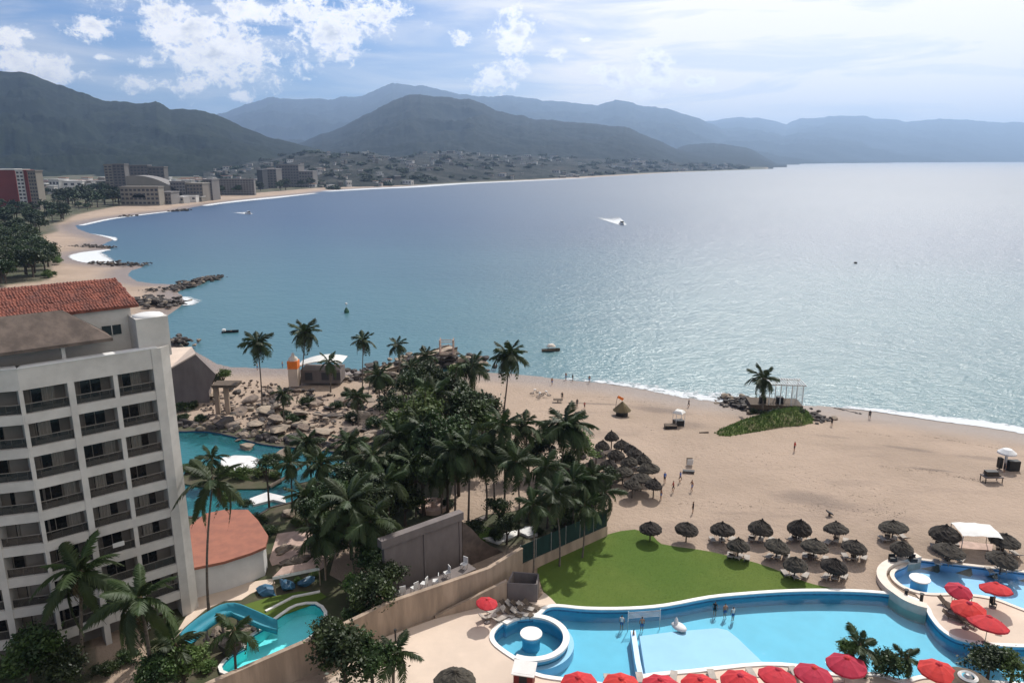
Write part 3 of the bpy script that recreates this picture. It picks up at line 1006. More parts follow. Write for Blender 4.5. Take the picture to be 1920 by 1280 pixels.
RIM = 1.64
mp = pool('swimming_pool', MAIN_POOL, RIM, 1.12, 0.05, M_poolwall, M_poolfloor, M_coping, 0.42, M_water,
          'large curving blue swimming pool beside the lawn with white rim')
ox, oy = MAIN_POOL[0]
b = MB()
shelf = [XY(*p, 0.95) for p in [(1199, 1192), (1260, 1184), (1345, 1177), (1364, 1181), (1382, 1195), (1432, 1243), (1440, 1262), (1300, 1280), (1214, 1286)]]
b.prism([(x - ox, y - oy) for x, y in shelf], 0.07, 0.98, M_poolshelf)
b.build('shallow_shelf', parent=mp)
b = MB()
strip(b, [(x - ox, y - oy) for x, y in [XY(1187, 1181, 1.3), XY(1190, 1200, 1.3), XY(1196, 1240, 1.3), XY(1207, 1290, 1.3)]], 0.5, 0.07, 1.3, M_poolshelf)
b.build('divider_wall', parent=mp)
p2 = pool('swimming_pool', POOL2, RIM, 1.3, 0.5, M_pool2floor, M_pool2floor, M_cope_deck, 0.4, M_water,
          'pale periwinkle blue pool at the right edge beyond the sunshade peninsula')

# round whirl bath wall and round tables standing in the water
C = P(997, 1193, RIM)
ring_c = (C.x, C.y)
ring = []
for k in range(41):
    a = radians(142 - k * (142 + 118) / 40)
    ring.append((3.35 * cos(a), 3.35 * sin(a)))
root = empty('whirl_bath_wall', (C.x, C.y, 0), label='white horseshoe wall round the small circular bath in the pool', cat='pool wall')
b = MB(); strip(b, ring, 0.30, 0.07, RIM - 0.12, M_poolwall); b.build('wall', parent=root)
b = MB(); strip(b, ring, 0.62, RIM - 0.12, RIM + 0.10, M_coping); b.build('coping', parent=root)
ring2 = [(x * 1.14, y * 1.14) for x, y in ring[8:]]
b = MB(); strip(b, ring2, 0.55, 0.07, 1.02, M_poolshelf); b.build('step', parent=root)


def round_table(px, py, r, ztop, label, mb_):
    c = P(px, py, ztop)
    root = empty('pool_table_island', (c.x, c.y, 0), label=label, cat='round table')
    b = MB(); b.lathe([(r * .80, 0.06), (r * .80, ztop - 0.14)], n=28, m=mb_); b.build('pedestal', parent=root)
    b = MB(); b.lathe([(r * .7, ztop - 0.14), (r, ztop - 0.12), (r, ztop), (0, ztop + .01)], n=28, m=M_coping); b.build('table_top', parent=root)


round_table(996, 1186, 1.08, 1.72, 'round white table standing in the small circular bath', M_poolwall)
round_table(1725, 1083, 1.05, 2.25, 'round white table on a blue drum in the pale pool', M_poolwall)

# thick cream wall round the near end of the pale pool
w_px = [(1722, 1040), (1700, 1044), (1676, 1050), (1657, 1062), (1653, 1078), (1664, 1096), (1682, 1110), (1700, 1122), (1722, 1131), (1738, 1135)]
pts = smooth_loop([XY(*p, 2.0) for p in w_px], 3, closed=False)
o0 = pts[0]
b = MB(); strip(b, [(x - o0[0], y - o0[1]) for x, y in pts], 1.0, 0.1, 2.05, M_cope_deck)
b.build('curved_bench_wall', loc=(o0[0], o0[1], 0), label='thick cream curved wall wrapping the left end of the pale pool', cat='wall')
for (px, py) in [(1674, 1047), (1712, 1048)]:
    c = P(px, py, 2.3)
    b = MB(); b.box((0, 0, 0.22), (0.75, 0.6, 0.45), M_black)
    b.box((0, .27, .55), (.75, .08, .35), M_black)
    b.build('planter_box', loc=(c.x, c.y, 2.05), label='black box %s on the cream curved pool wall' % ('left of the gate post' if px < 1700 else 'right of the gate post'), cat='box', group='black boxes on the curved wall')
for (px, py, l_) in [(1699, 1112, 'left'), (1728, 1120, 'right')]:
    c = P(px, py, 2.0)
    root = empty('pool_bollard', (c.x, c.y, 1.15), label='short dark post at the pool crossing, the %s of the pair' % l_, cat='post', group='dark posts between the pools')
    b = MB(); b.tube([(0, 0, 0), (0, 0, 1.25)], 0.17, M_black, 8); b.build('post', parent=root)
    b = MB(); b.lathe([(0.2, 1.25), (0.24, 1.33), (0, 1.4)], n=8, m=M_black); b.build('cap', parent=root)

# ground sheets
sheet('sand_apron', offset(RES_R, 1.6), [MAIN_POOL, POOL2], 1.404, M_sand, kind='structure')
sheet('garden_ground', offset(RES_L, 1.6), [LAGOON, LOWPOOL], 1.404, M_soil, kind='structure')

mo = offset(MAIN_POOL, 0.3)
lawn_px = [(1572, 1104), (1545, 1099), (1510, 1090), (1470, 1073), (1420, 1055), (1372, 1043), (1330, 1033), (1290, 1027), (1240, 1019), (1225, 1005), (1190, 992), (1137, 1002), (1098, 1022), (1040, 1045), (1008, 1065), (1012, 1085), (1018, 1105), (1032, 1124)]
lawn = mo[0:23] + [XY(*p) for p in smooth_loop(lawn_px, 2, closed=False)]
b = MB(); b.prism(lawn, 1.38, 1.50, M_lawn); b.build('lawn', kind='structure')
NP = len(MAIN_POOL)
near = [mo[i % NP] for i in range(NP, 18 * 3, -1)]
deck = near + [XY(2100, 1300), XY(2300, 1560), XY(480, 1560), XY(600, 1290), XY(706, 1200), XY(815, 1160), XY(950, 1126), XY(1005, 1128), XY(1020, 1110), XY(1034, 1122)]
b = MB(); b.prism(deck, 1.38, 1.53, M_deck); b.build('pool_deck', kind='structure')
po = offset(POOL2, 0.3)
pen = mo[10 * 3:18 * 3] + list(reversed([po[i] for i in range(5 * 3, 14 * 3)]))
pen = mo[31:17 * 3] + [po[i] for i in range(5 * 3, 12 * 3 + 1)]
b = MB(); b.prism(pen, 1.38, 1.53, M_deck); b.build('peninsula_deck', kind='structure')

# grass tufts give the lawn a broken edge and pile
def grass_tufts(name, poly, n, z, m, label, h=0.12):
    xs = np.array([p[0] for p in poly]); ys = np.array([p[1] for p in poly])
    gx = rng.uniform(xs.min(), xs.max(), n * 3); gy = rng.uniform(ys.min(), ys.max(), n * 3)
    ok = pip(gx, gy, poly)
    gx = gx[ok][:n]; gy = gy[ok][:n]
    vs = []; fs = []
    for x, y in zip(gx, gy):
        a = random.uniform(0, pi); d = random.uniform(0.05, 0.12); hh = random.uniform(.4, 1) * h
        i = len(vs)
        vs += [(x - cos(a) * d, y - sin(a) * d, z), (x + cos(a) * d, y + sin(a) * d, z), (x + random.uniform(-.06, .06), y + random.uniform(-.06, .06), z + hh)]
        fs.append((i, i + 1, i + 2))
    b = MB(); b.add(vs, fs, m)
    b.build(name, kind='stuff', label=label, cat='grass')


grass_tufts('grass', lawn, 30000, 1.5, M_lawn, 'short green grass of the lawn above the big pool', 0.015)

# ================================================================== BOUNDARY WALL AND SCREEN FENCE
WT = 4.8
wt = [XY(a, b_, WT) for a, b_ in [(330, 1307), (412, 1270), (620, 1180), (731, 1127), (915, 1064), (978, 1026)]]
root = empty('boundary_wall', (wt[2][0], wt[2][1], 0), label='long tan boundary wall running from the lower left pool to the green screen fence', cat='wall')
rel = [(x - wt[2][0], y - wt[2][1]) for x, y in wt]
b = MB(); strip(b, rel, 0.35, 0.9, WT - 0.10, M_tanwall); b.build('wall', parent=root)
for i in range(len(rel) - 1):
    b = MB(); strip(b, [rel[i], rel[i + 1]], 0.46, WT - 0.10, WT + 0.02, M_tanwall); b.build('coping', parent=root)
# low wall with the green screen
a0 = XY(976, 1026, WT); a1 = XY(1137, 1003, 1.5)
sdv = (Vector(a1) - Vector(a0)); SL = sdv.length; sdn = sdv / SL
root = empty('screen_fence', (a0[0], a0[1], 0), label='dark green screen fence on a low tan wall beside the lawn', cat='fence')
b = MB(); strip(b, [(0, 0), tuple(sdv)], 0.3, 1.0, 2.75, M_tanwall); b.build('low_wall', parent=root)
npan = 6
for i in range(npan):
    p = sdn * (SL * (i + 0.04) / npan); q = sdn * (SL * (i + 0.96) / npan)
    b = MB(); strip(b, [tuple(p), tuple(q)], 0.05, 2.77, 5.0, M_mesh); b.build('screen_panel', parent=root)
for i in range(npan + 1):
    p = sdn * (SL * i / npan)
    b = MB(); b.tube([(p.x, p.y, 2.7), (p.x, p.y, 5.1)], 0.05, M_metal, 6); b.build('post', parent=root)
# short ramp wall in front
r0 = XY(815, 1158); r1 = XY(950, 1124)
b = MB(); strip(b, [(0, 0), (r1[0] - r0[0], r1[1] - r0[1])], 0.35, 0.9, [1.75, 3.85], M_tanwall)
b.build('ramp_wall', loc=(*r0, 0), label='short tan wall that steps down towards the pale deck', cat='wall')
# utility enclosure
e = [XY(*p) for p in [(952, 1126), (1006, 1128), (1009, 1108), (962, 1104)]]
root = empty('pump_enclosure', (*e[0], 0), label='small grey roofless enclosure between the tan wall and the lawn', cat='enclosure')
er = [(x - e[0][0], y - e[0][1]) for x, y in e]
for i, (p, q) in enumerate(zip(er, er[1:] + er[:1])):
    b = MB(); strip(b, [p, q], 0.15, 1.3, 3.6, M_concrete); b.build('side_wall', parent=root)
b = MB(); b.box((er[1][0] * .5, 0.12, 2.2), (0.9, 0.12, 1.7), M_metal); b.build('gate', parent=root)

# ================================================================== NEIGHBOUR'S LAGOON AND WATER SLIDE
lg = pool('lagoon_pool', LAGOON, 1.5, 1.25, -0.2, M_darkrock, M_lagoonfloor, M_darkrock, 0.3, M_lagwater,
          'teal lagoon pool with planted islands beyond the orange roof', 'lagoon')
lp = pool('slide_pool', LOWPOOL, 1.62, 1.35, 0.3, M_lowpool, M_lowpool, M_coping, 0.3, M_water,
          'bright turquoise pool at the foot of the water slide', 'swimming pool')


def slab(name, px, z0, z1, m, label=None, cat=None, kind=None, group=None, sm=2):
    pts = [XY(a, b_, z1) for a, b_ in px]
    if sm: pts = [tuple(q) for q in smooth_loop(pts, sm)]
    c = pts[0]
    b = MB(); b.prism([(x - c[0], y - c[1]) for x, y in pts], z0, z1, m)
    return b.build(name, loc=(c[0], c[1], 0), label=label, cat=cat, kind=kind, group=group)


slab('sandy_path', [(310, 1212), (335, 1178), (358, 1140), (375, 1112), (420, 1098), (470, 1090), (512, 1084), (516, 1092), (470, 1112), (452, 1124), (420, 1126), (385, 1142), (345, 1176), (316, 1215)], 1.38, 1.47, M_deck, kind='structure', sm=0)
slab('paved_terrace', [(505, 1048), (520, 1000), (552, 995), (600, 985), (590, 1000), (570, 1030), (540, 1050), (510, 1060)], 1.38, 1.46, M_paver, kind='structure', sm=0)
slab('paved_terrace', [(560, 1068), (585, 1045), (625, 1036), (612, 1060), (590, 1074)], 1.38, 1.46, M_paver, kind='structure', sm=0)
slab('grass_strip', [(455, 1134), (500, 1120), (560, 1108), (600, 1108), (612, 1118), (580, 1134), (535, 1150), (512, 1164), (480, 1150)], 1.38, 1.48, M_lawn, kind='structure', sm=0)
b = MB(); strip(b, [XY(*p) for p in [(498, 1146), (550, 1119), (600, 1109)]], 0.3, 1.38, 1.62, M_coping)
b.build('kerb', kind='structure')
slab('white_sun_deck', [(414, 858), (440, 853), (470, 854), (486, 860), (480, 873), (455, 884), (425, 885), (414, 878)], 1.0, 1.45, M_white, 'flat white sun deck in the middle of the teal lagoon', 'deck', sm=1)
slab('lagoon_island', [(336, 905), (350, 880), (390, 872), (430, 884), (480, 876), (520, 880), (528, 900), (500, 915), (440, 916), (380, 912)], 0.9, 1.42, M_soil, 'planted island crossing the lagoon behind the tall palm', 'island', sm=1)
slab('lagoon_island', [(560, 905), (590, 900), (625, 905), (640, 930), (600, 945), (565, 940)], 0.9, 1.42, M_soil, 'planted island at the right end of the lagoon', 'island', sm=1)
slab('pool_bridge', [(468, 934), (500, 922), (534, 930), (536, 942), (512, 936), (474, 946)], 1.3, 1.62, M_white, 'short white footbridge over the lagoon behind the orange roof', 'bridge', sm=0)


def rock_mesh(seed, n=3):
    import bmesh
    bm = bmesh.new(); bmesh.ops.create_icosphere(bm, subdivisions=n, radius=1.0)
    r = random.Random(seed)
    off = Vector((r.uniform(0, 99), r.uniform(0, 99), r.uniform(0, 99)))
    planes = [(Vector((r.gauss(0, 1), r.gauss(0, 1), r.gauss(0, 1))).normalized(), r.uniform(0.38, 0.75)) for _ in range(11)]
    for v in bm.verts:
        c = v.co.copy()
        for nn, d in planes:
            k = c.dot(nn)
            if k > d: c -= nn * (k - d)
        c *= 1 + 0.22 * (mnoise.fractal(c * 1.6 + off, 1.0, 2.0, 3))
        v.co = c
    me = bpy.data.meshes.new('rock'); bm.to_mesh(me); bm.free()
    return me


ROCKS = [rock_mesh(s, 2) for s in range(7)]
ROCKS_D = []
for me in ROCKS:
    d = me.copy(); d.materials.append(M_darkrock); ROCKS_D.append(d)
    me.materials.append(M_rock)


def boulder(px, py, w, z=1.4, dark=False, flat=0.6, label=None, group=None, name='boulder', cat='rock', parent=None, base=None):
    """w: width in photograph pixels"""
    c = P(px, py, z)
    s = w / 2 / (FPX / (c.y * cos(PITCH) + (CAMH - z) * sin(PITCH)))
    return inst(name, random.choice(ROCKS_D if dark else ROCKS), parent, (c.x, c.y, z + s * flat * 0.35), (random.uniform(-.2, .2), random.uniform(-.2, .2), random.uniform(0, 6.3)),
                (s, s * random.uniform(.7, 1), s * flat), label=label, cat=cat, group=group)


# rocky hill behind the lagoon
rnd = random.Random(21)
hill_poly = [(372, 776), (392, 742), (410, 732), (470, 712), (545, 726), (600, 735), (690, 735), (740, 700), (760, 690), (770, 740), (745, 800), (742, 836), (690, 850), (600, 838), (520, 832), (440, 814), (395, 800)]
n = 0
while n < 205:
    px, py = rnd.uniform(370, 770), rnd.uniform(690, 850)
    if not pip(np.array([px]), np.array([py]), hill_poly)[0]: continue
    w_ = min(46, 9 + rnd.expovariate(1 / 10.0)) * (1.0 if py > 760 else 0.8)
    dark = rnd.random() < 0.42  # dark rock material picked at random
    hgt = 1.3 + 1.5 * max(0, 1 - abs(py - 770) / 60)
    boulder(px, py, w_, rnd.uniform(1.2, hgt), dark, rnd.uniform(.22, .6),
            ('large ' if w_ > 26 else 'small ' if w_ < 14 else '') + ('dark boulder' if dark else 'tan boulder') + (' near the dark platform' if px < 470 else ' behind the upper lagoon' if px < 570 else ' below the beach bar' if px < 670 else ' at the grove end') + ' of the rock garden' + (', seaward side' if py < 755 else ', middle' if py < 795 else ', lagoon side'), 'rock garden boulders behind the lagoon')
    n += 1
mb = MB(); o0 = P(560, 780, 1.4)
for i in range(620):   # rubble too small to tell apart
    while True:
        px, py = rnd.uniform(370, 770), rnd.uniform(690, 850)
        if pip(np.array([px]), np.array([py]), hill_poly)[0]: break
    c = P(px, py, 1.4) - o0; s_ = rnd.uniform(.15, .55); me_ = rnd.choice(ROCKS); rt = Matrix.Rotation(rnd.uniform(0, 6), 3, 'Z')
    mb.add([rt @ Vector((v.co.x * s_, v.co.y * s_ * .8, v.co.z * s_ * .5)) + Vector((c.x, c.y, rnd.uniform(-.1, .2))) for v in me_.vertices], [tuple(p_.vertices) for p_ in me_.polygons], M_rock if rnd.random() < .55 else M_darkrock)
mb.build('rubble', loc=tuple(o0), kind='stuff', label='loose rubble between the boulders of the rock garden', cat='rubble')
for k_, (px, py, w_) in enumerate([(430, 800, 70), (480, 796, 80), (520, 806, 74), (560, 800, 66), (610, 812, 80), (655, 808, 70), (450, 776, 70), (505, 772, 76), (565, 776, 70), (620, 782, 74), (672, 778, 70), (470, 752, 60), (530, 748, 60), (590, 756, 64), (640, 752, 60), (690, 752, 56), (430, 765, 46)]):
    boulder(px, py, w_ * .72, 1.3 + .4 * (k_ % 3), False, .25, 'broad flat tan ledge ' + ('on the lagoon side' if py > 790 else 'on the seaward side' if py < 760 else 'in the middle') + ' of the rock garden, ' + ('left' if px < 510 else 'right' if px > 600 else 'centre'), 'flat ledges of the rock garden')
for i in range(46):   # rock edge along the lagoon
    t = i / 45
    px = 336 + t * 300; py = float(np.interp(px, [336, 390, 440, 475, 520, 600, 650], [803, 804, 812, 822, 829, 836, 846])) + rnd.uniform(-6, 3)
    boulder(px, py, rnd.uniform(12, 30), 1.2, rnd.random() < .7, .8, 'dark rock of the lagoon edge', 'rocks edging the lagoon')
boulder(462, 839, 36, 1.3, False, .4, 'smooth pale oval boulder standing in the upper lagoon')
boulder(446, 826, 14, 1.3, False, .5, 'small pointed white rock at the lagoon edge')
boulder(532, 853, 46, 1.5, False, .4, 'large smooth orange-tan boulder right of the white sun deck')
boulder(543, 965, 46, 1.4, False, .45, 'big tan boulder beside the leaning trunk near the orange roof')
boulder(585, 950, 22, 1.4, False, .5, 'small pinkish boulder in front of the lagoon bridge')
for i in range(16):
    boulder(rnd.uniform(515, 575), rnd.uniform(1026, 1060), rnd.uniform(16, 40), 1.3, False, .45, 'pink-tan rock beside the paved terrace', 'rocks beside the paved terrace')
for i in range(14):
    boulder(rnd.uniform(352, 372) + i * 9, 1195 - i * 1.5 + rnd.uniform(-12, 12), rnd.uniform(20, 42), 1.3, rnd.random() < .55, .4, 'brown rock inside the water slide bend', 'rocks inside the water slide bend')
boulder(437, 1222, 66, 1.7, True, .75, 'big dark rounded rock in the turquoise pool')

# water slide: an open teal channel on supports
sl = [(352, 1200, 4.2), (372, 1180, 4.2), (400, 1160, 4.1), (430, 1146, 3.9), (462, 1156, 3.2), (500, 1172, 2.2), (520, 1178, 1.7)]
pts = smooth_loop([tuple(P(a, b_, z)) for a, b_, z in sl], 4, closed=False)
s0 = Vector(pts[0])
root = empty('water_slide', (s0.x, s0.y, 1.4), label='teal water slide bending down into the turquoise pool', cat='water slide')
b = MB(); prof = [(-0.75, 0.5), (-0.68, 0.0), (-0.35, -0.25), (0.35, -0.25), (0.68, 0.0), (0.75, 0.5), (0.85, 0.5), (0.75, -0.08), (0.4, -0.38), (-0.4, -0.38), (-0.75, -0.08), (-0.85, 0.5)]
vs = []; K = len(prof)
for i, p in enumerate(pts):
    a = Vector(pts[max(i - 1, 0)]); c = Vector(pts[min(i + 1, len(pts) - 1)])
    d = (c - a); d.z = 0; d.normalize(); s_ = Vector((d.y, -d.x, 0))
    for u, v_ in prof:
        q = Vector(p) + s_ * u; vs.append((q.x - s0.x, q.y - s0.y, p[2] + v_ - 1.4))
b.add(vs, [(i * K + k, i * K + (k + 1) % K, (i + 1) * K + (k + 1) % K, (i + 1) * K + k) for i in range(len(pts) - 1) for k in range(K)], M_slide)
b.build('channel', parent=root, smooth=True)
for i in range(2, len(pts) - 3, 4):
    p = pts[i]
    b = MB(); b.tube([(p[0] - s0.x, p[1] - s0.y, 0), (p[0] - s0.x, p[1] - s0.y, p[2] - 1.4 - 0.35)], 0.14, M_concrete, 8); b.build('support', parent=root)

# low round building with the flat orange roof
rf = [XY(*p, 5.2) for p in [(352, 1066), (356, 985), (385, 962), (420, 955), (465, 955), (484, 975), (503, 1004), (498, 1024), (470, 1036), (420, 1052)]]
rb = [XY(*p, 5.2) for p in [(356, 1062), (360, 990), (388, 968), (420, 961), (460, 961), (478, 980), (497, 1006), (492, 1020), (466, 1032), (418, 1047)]]
c0 = rf[0]
root = empty('round_pavilion', (*c0, 0), label='low white building with a broad flat orange roof beside the hotel', cat='building')
b = MB(); b.prism([(x - c0[0], y - c0[1]) for x, y in rb], 1.3, 4.9, M_white); b.build('wall', parent=root)
b = MB(); b.prism([(x - c0[0], y - c0[1]) for x, y in rf], 4.9, 5.2, M_terra, bottom=True); b.build('roof', parent=root)
for px, py in [(395, 1075), (430, 1064), (463, 1052)]:
    q = P(px, py, 3.0)
    b = MB(); b.box((q.x - c0[0], q.y - c0[1] + .1, 2.9), (1.6, .3, 1.1), M_glass_dark, rz=radians(38)); b.build('window', parent=root)

# blue tarpaulins, awning
for i, (px, py, w_, h_) in enumerate([(500, 1110, 2.6, 1.1), (540, 1101, 2.4, 1.0), (575, 1094, 2.0, .8)]):
    c = P(px, py, 1.5)
    rr_ = Matrix.Rotation(i * 2.1, 3, 'Z'); me_ = ROCKS[i + 2]
    b = MB(); b.add([rr_ @ Vector((v.co.x * w_ * .62, v.co.y * w_ * .42, max(0, v.co.z * h_ * .9 + .25))) for v in me_.vertices], [tuple(p_.vertices) for p_ in me_.polygons], M_tarp)
    b.build('tarpaulin_pile', loc=(c.x, c.y, 1.45), label=['dark blue tarpaulin pile nearest the turquoise slide', 'middle dark blue tarpaulin heap behind the grass kerb', 'small blue tarpaulin heap furthest right under the trees'][i], cat='tarpaulin')
aw = [P(512, 1080, 3.6), P(598, 1062, 3.6), P(608, 1048, 4.0), P(530, 1062, 4.0)]
root = empty('awning', (aw[0].x, aw[0].y, 1.4), label='low tan awning with a white scalloped edge beside the tarpaulins', cat='awning')
b = MB(); vs = [(p.x - aw[0].x, p.y - aw[0].y, p.z - 1.4) for p in aw]; vs += [(x, y, z - .1) for x, y, z in vs]
b.add(vs, [(0, 1, 2, 3), (7, 6, 5, 4), (0, 4, 5, 1), (1, 5, 6, 2), (2, 6, 7, 3), (3, 7, 4, 0)], M_paver); b.build('cover', parent=root)
for i in range(8):
    q = Vector(vs[0]).lerp(Vector(vs[1]), (i + .5) / 8)
    b = MB(); b.box((q.x, q.y - .05, q.z - .2), (.72, .05, .34), M_whitec, rz=atan2(vs[1][1], vs[1][0])); b.build('valance', parent=root)
for i in (0, 1, 2, 3):
    b = MB(); b.tube([(vs[i][0], vs[i][1], 0), (vs[i][0], vs[i][1], vs[i][2])], .07, M_palewood, 6); b.build('post', parent=root)

# tall grey court wall with cap and dark side ramp
g0 = XY(722, 1122); g1 = XY(862, 1064)
gv = Vector(g1) - Vector(g0); gl_ = gv.length; gd = gv / gl_; gn = Vector((-gd.y, gd.x))
root = empty('court_wall', (*g0, 0), label='very tall mauve-grey concrete wall behind the tan boundary wall', cat='wall')
b = MB(); strip(b, [(0, 0), tuple(gv)], 0.5, 1.2, 7.6, M_concrete); b.build('wall', parent=root)
b = MB(); strip(b, [tuple(-gd * .4 - gn * .08), tuple(gv + gd * .3 - gn * .08)], 0.9, 7.6, 8.5, M_concrete); b.build('cap', parent=root)
for i in (0.0, 0.5, 0.985):
    q = gv * i + gd * .12 - gn * .31
    b = MB(); b.box((q.x, q.y, 4.4), (.35, .12, 6.3), M_concrete, rz=atan2(gd.y, gd.x)); b.build('pilaster', parent=root)
b = MB()
q0 = gv + gd * .35 - gn * .2
vs = []
for side in (0, .35):
    o_ = gn * side
    for s_, z_ in [(0, 1.2), (0, 7.2), (1.2, 6.0), (2.6, 4.1), (4.2, 2.6), (6.0, 1.2)]:
        q = q0 + gd * s_ + o_; vs.append((q.x, q.y, z_))
b.add(vs, [(0, 5, 4, 3, 2, 1), (6, 7, 8, 9, 10, 11)] + [(i, (i + 1) % 6, (i + 1) % 6 + 6, i + 6) for i in range(6)], M_brownroof)
b.build('buttress', parent=root)

# white plastic chairs along the tan wall
def make_chair():
    t = empty('plastic_chair', (0, 0, 0), cat='chair')
    b = MB(); b.box((0, 0, .42), (.5, .5, .05), M_white); b.build('seat', parent=t)
    b = MB(); b.box((0, .24, .72), (.5, .05, .58), M_white); b.build('backrest', parent=t)
    leg = MB(); leg.box((0, 0, .2), (.05, .05, .4), M_white); lm = leg.mesh('leg')
    for sx in (-.21, .21):
        for sy in (-.21, .21):
            inst('leg', lm, t, (sx, sy, 0))
    return t


def make_lounger(m=None, up=radians(35)):
    m = m or M_white
    t = empty('sun_lounger', (0, 0, 0), cat='sun lounger')
    b = MB(); b.box((0, -.3, .32), (.62, 1.25, .07), m); b.build('seat', parent=t)
    b = MB(); b.box((0, 0, 0), (.62, .75, .07), m, M=Matrix.Rotation(up, 3, 'X'))
    b.build('backrest', parent=t, loc=(0, .62, .50))
    leg = MB(); leg.box((0, 0, .15), (.05, .05, .3), m); lm = leg.mesh('leg')
    for sx in (-.26, .26):
        for sy in (-.8, .3): inst('leg', lm, t, (sx, sy, 0))
    return t


chair0 = make_chair(); used_ch = [False]


def place_chair(px, py, z, rz, label, group=None, s=1.0):
    o = chair0 if not used_ch[0] else copy_tree(chair0)
    used_ch[0] = True
    c = P(px, py, z + .5)
    o.location = (c.x, c.y, z); o.rotation_euler = (0, 0, rz); o.scale = (s, s, s)
    o['label'] = label
    if group: o['group'] = group
    return o


terr = [XY(*p, 1.45) for p in [(724, 1126), (862, 1064), (930, 1036), (940, 1050), (742, 1136)]]
for i, (px, py, l_) in enumerate([(754, 1108, 'white plastic chair nearest the dark tree behind the tan wall'), (777, 1101, 'second white plastic chair behind the tan wall, tilted'),
                                  (795, 1093, 'third white plastic chair, under the grey concrete wall'), (817, 1088, 'small white chair in shade right of the three bright chairs'),
                                  (838, 1073, 'white folding chair by the dark buttress'), (870, 1057, 'white chair furthest right behind the tan wall')]):
    place_chair(px, py, 3.35, radians(200 + i * 25), l_, 'white chairs behind the tan wall', 1.25)
b = MB(); strip(b, [tuple(Vector(XY(745, 1118, 3.3)) ), tuple(Vector(XY(885, 1060, 3.3)))], 1.6, 1.3, 3.3, M_concrete)
b.build('raised_walkway', label='raised walkway with chairs between the grey wall and the tan wall', cat='walkway')

# sand court beyond, with low tan wall and roof bits
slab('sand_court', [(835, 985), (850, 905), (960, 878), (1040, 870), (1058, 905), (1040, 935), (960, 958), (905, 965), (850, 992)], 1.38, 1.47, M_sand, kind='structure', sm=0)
slab('garden_path', [(838, 1000), (880, 978), (912, 964), (912, 972), (885, 988), (850, 1006)], 1.38, 1.60, M_concrete, kind='structure', sm=0)
slab('garden_lawn', [(860, 1005), (900, 985), (925, 990), (905, 1020), (880, 1035)], 1.38, 1.50, M_lawn, kind='structure', sm=0)


def block(name, px, h, mw, mr, label, cat='building', z0=1.3, over=0.25, windows=0):
    """small building: footprint in px at roof height"""
    pts = [XY(a, b_, z0 + h) for a, b_ in px]
    c = pts[0]
    loc = [(x - c[0], y - c[1]) for x, y in pts]
    root = empty(name, (*c, 0), label=label, cat=cat)
    b = MB(); b.prism(loc, z0, z0 + h - .2, mw); b.build('wall', parent=root)
    b = MB(); b.prism(offset(loc, over), z0 + h - .2, z0 + h, mr, bottom=True); b.build('roof', parent=root)
    for i in range(windows):
        p = Vector(loc[0]).lerp(Vector(loc[1]), (i + .7) / (windows + .4))
        b = MB(); b.box((p.x, p.y - .03, z0 + h * .5), (.8, .1, h * .4), M_fardark, rz=atan2(loc[1][1], loc[1][0])); b.build('window', parent=root)
    return root


block('garden_shelter', [(1028, 872), (1082, 868), (1078, 852), (1034, 850)], 3.0, M_tanwall, M_deck, 'flat pale roofed shelter among the palms near the thatch cluster', 'shelter', windows=2)
block('stone_hut', [(738, 838), (772, 835), (772, 822), (742, 823)], 3.4, M_tanwall, M_deck, 'small tan stone hut glimpsed between the dark trees', 'hut', windows=2)
block('garden_shelter', [(1036, 905), (1052, 900), (1056, 884), (1044, 882)], 2.8, M_white, M_white, 'little bright white kiosk beside the leaning path', 'kiosk')
slab('garden_path', [(1052, 905), (1068, 898), (1084, 926), (1074, 938)], 1.38, 1.55, M_white, kind='structure', sm=0)
slab('pale_rock_bed', [(905, 1008), (935, 1018), (975, 1000), (980, 990), (960, 995), (930, 1004)], 1.38, 1.62, M_coping, 'pale gravel bed under the trees beside the green screen fence', 'gravel bed', sm=0)
slab('white_parasol_base', [(973, 996), (985, 986), (1010, 986), (1008, 1000), (990, 1004)], 1.38, 1.75, M_white, 'bright white table between the palms beside the green fence', 'table', sm=0)
# pink round stone fountain
c = P(812, 948, 1.8)
root = empty('fountain', (c.x, c.y, 1.35), label='round pink stone fountain bowl under the dark trees', cat='fountain')
b = MB(); b.lathe([(2.0, 0), (2.05, .6), (1.7, .62), (1.65, .35), (0, .3)], n=24, m=M_paver, jit=.02); b.build('bowl', parent=root)
b = MB(); b.lathe([(.3, .3), (.22, 1.1), (.6, 1.2), (.5, 1.3), (0, 1.25)], n=12, m=M_paver); b.build('pedestal', parent=root)
for i in range(12):
    a = i * pi / 6
    b = MB(); b.box((1.88 * cos(a), 1.88 * sin(a), .66), (.34, .8, .1), M_paver, rz=a); b.build('rim_stone', parent=root)

# ================================================================== THE HOTEL
HC = Vector((-33.07, 66.6, 0)); HA = radians(50)
hd = Vector((-sin(HA), -cos(HA), 0)); hn = Vector((-cos(HA), sin(HA), 0))   # along the facade to the left / into the building
HB = radians(73)
BEND = 10.95
hd2 = Vector((-sin(HB), -cos(HB), 0)); hn2 = Vector((-cos(HB), sin(HB), 0))
hotel = empty('hotel', (HC.x, HC.y, 0), label='tall white hotel with a grid of dark recessed balconies at the left', cat='hotel')


def F(s, off=0.0, z=0.0, wing=False):
    """hotel facade coordinates -> local to the hotel empty"""
    if wing:
        q = hd * BEND + hd2 * (s - BEND) + hn2 * off
    else:
        q = hd * s + hn * off
    return Vector((q.x, q.y, z))


def hbox(mb, s0, s1, o0, o1, z0, z1, m, wing=False):
    vs = [F(s, o, z, wing) for s in (s0, s1) for o in (o0, o1) for z in (z0, z1)]
    mb.add(vs, [(0, 1, 3, 2), (4, 6, 7, 5), (0, 4, 5, 1), (2, 3, 7, 6), (0, 2, 6, 4), (1, 5, 7, 3)], m)


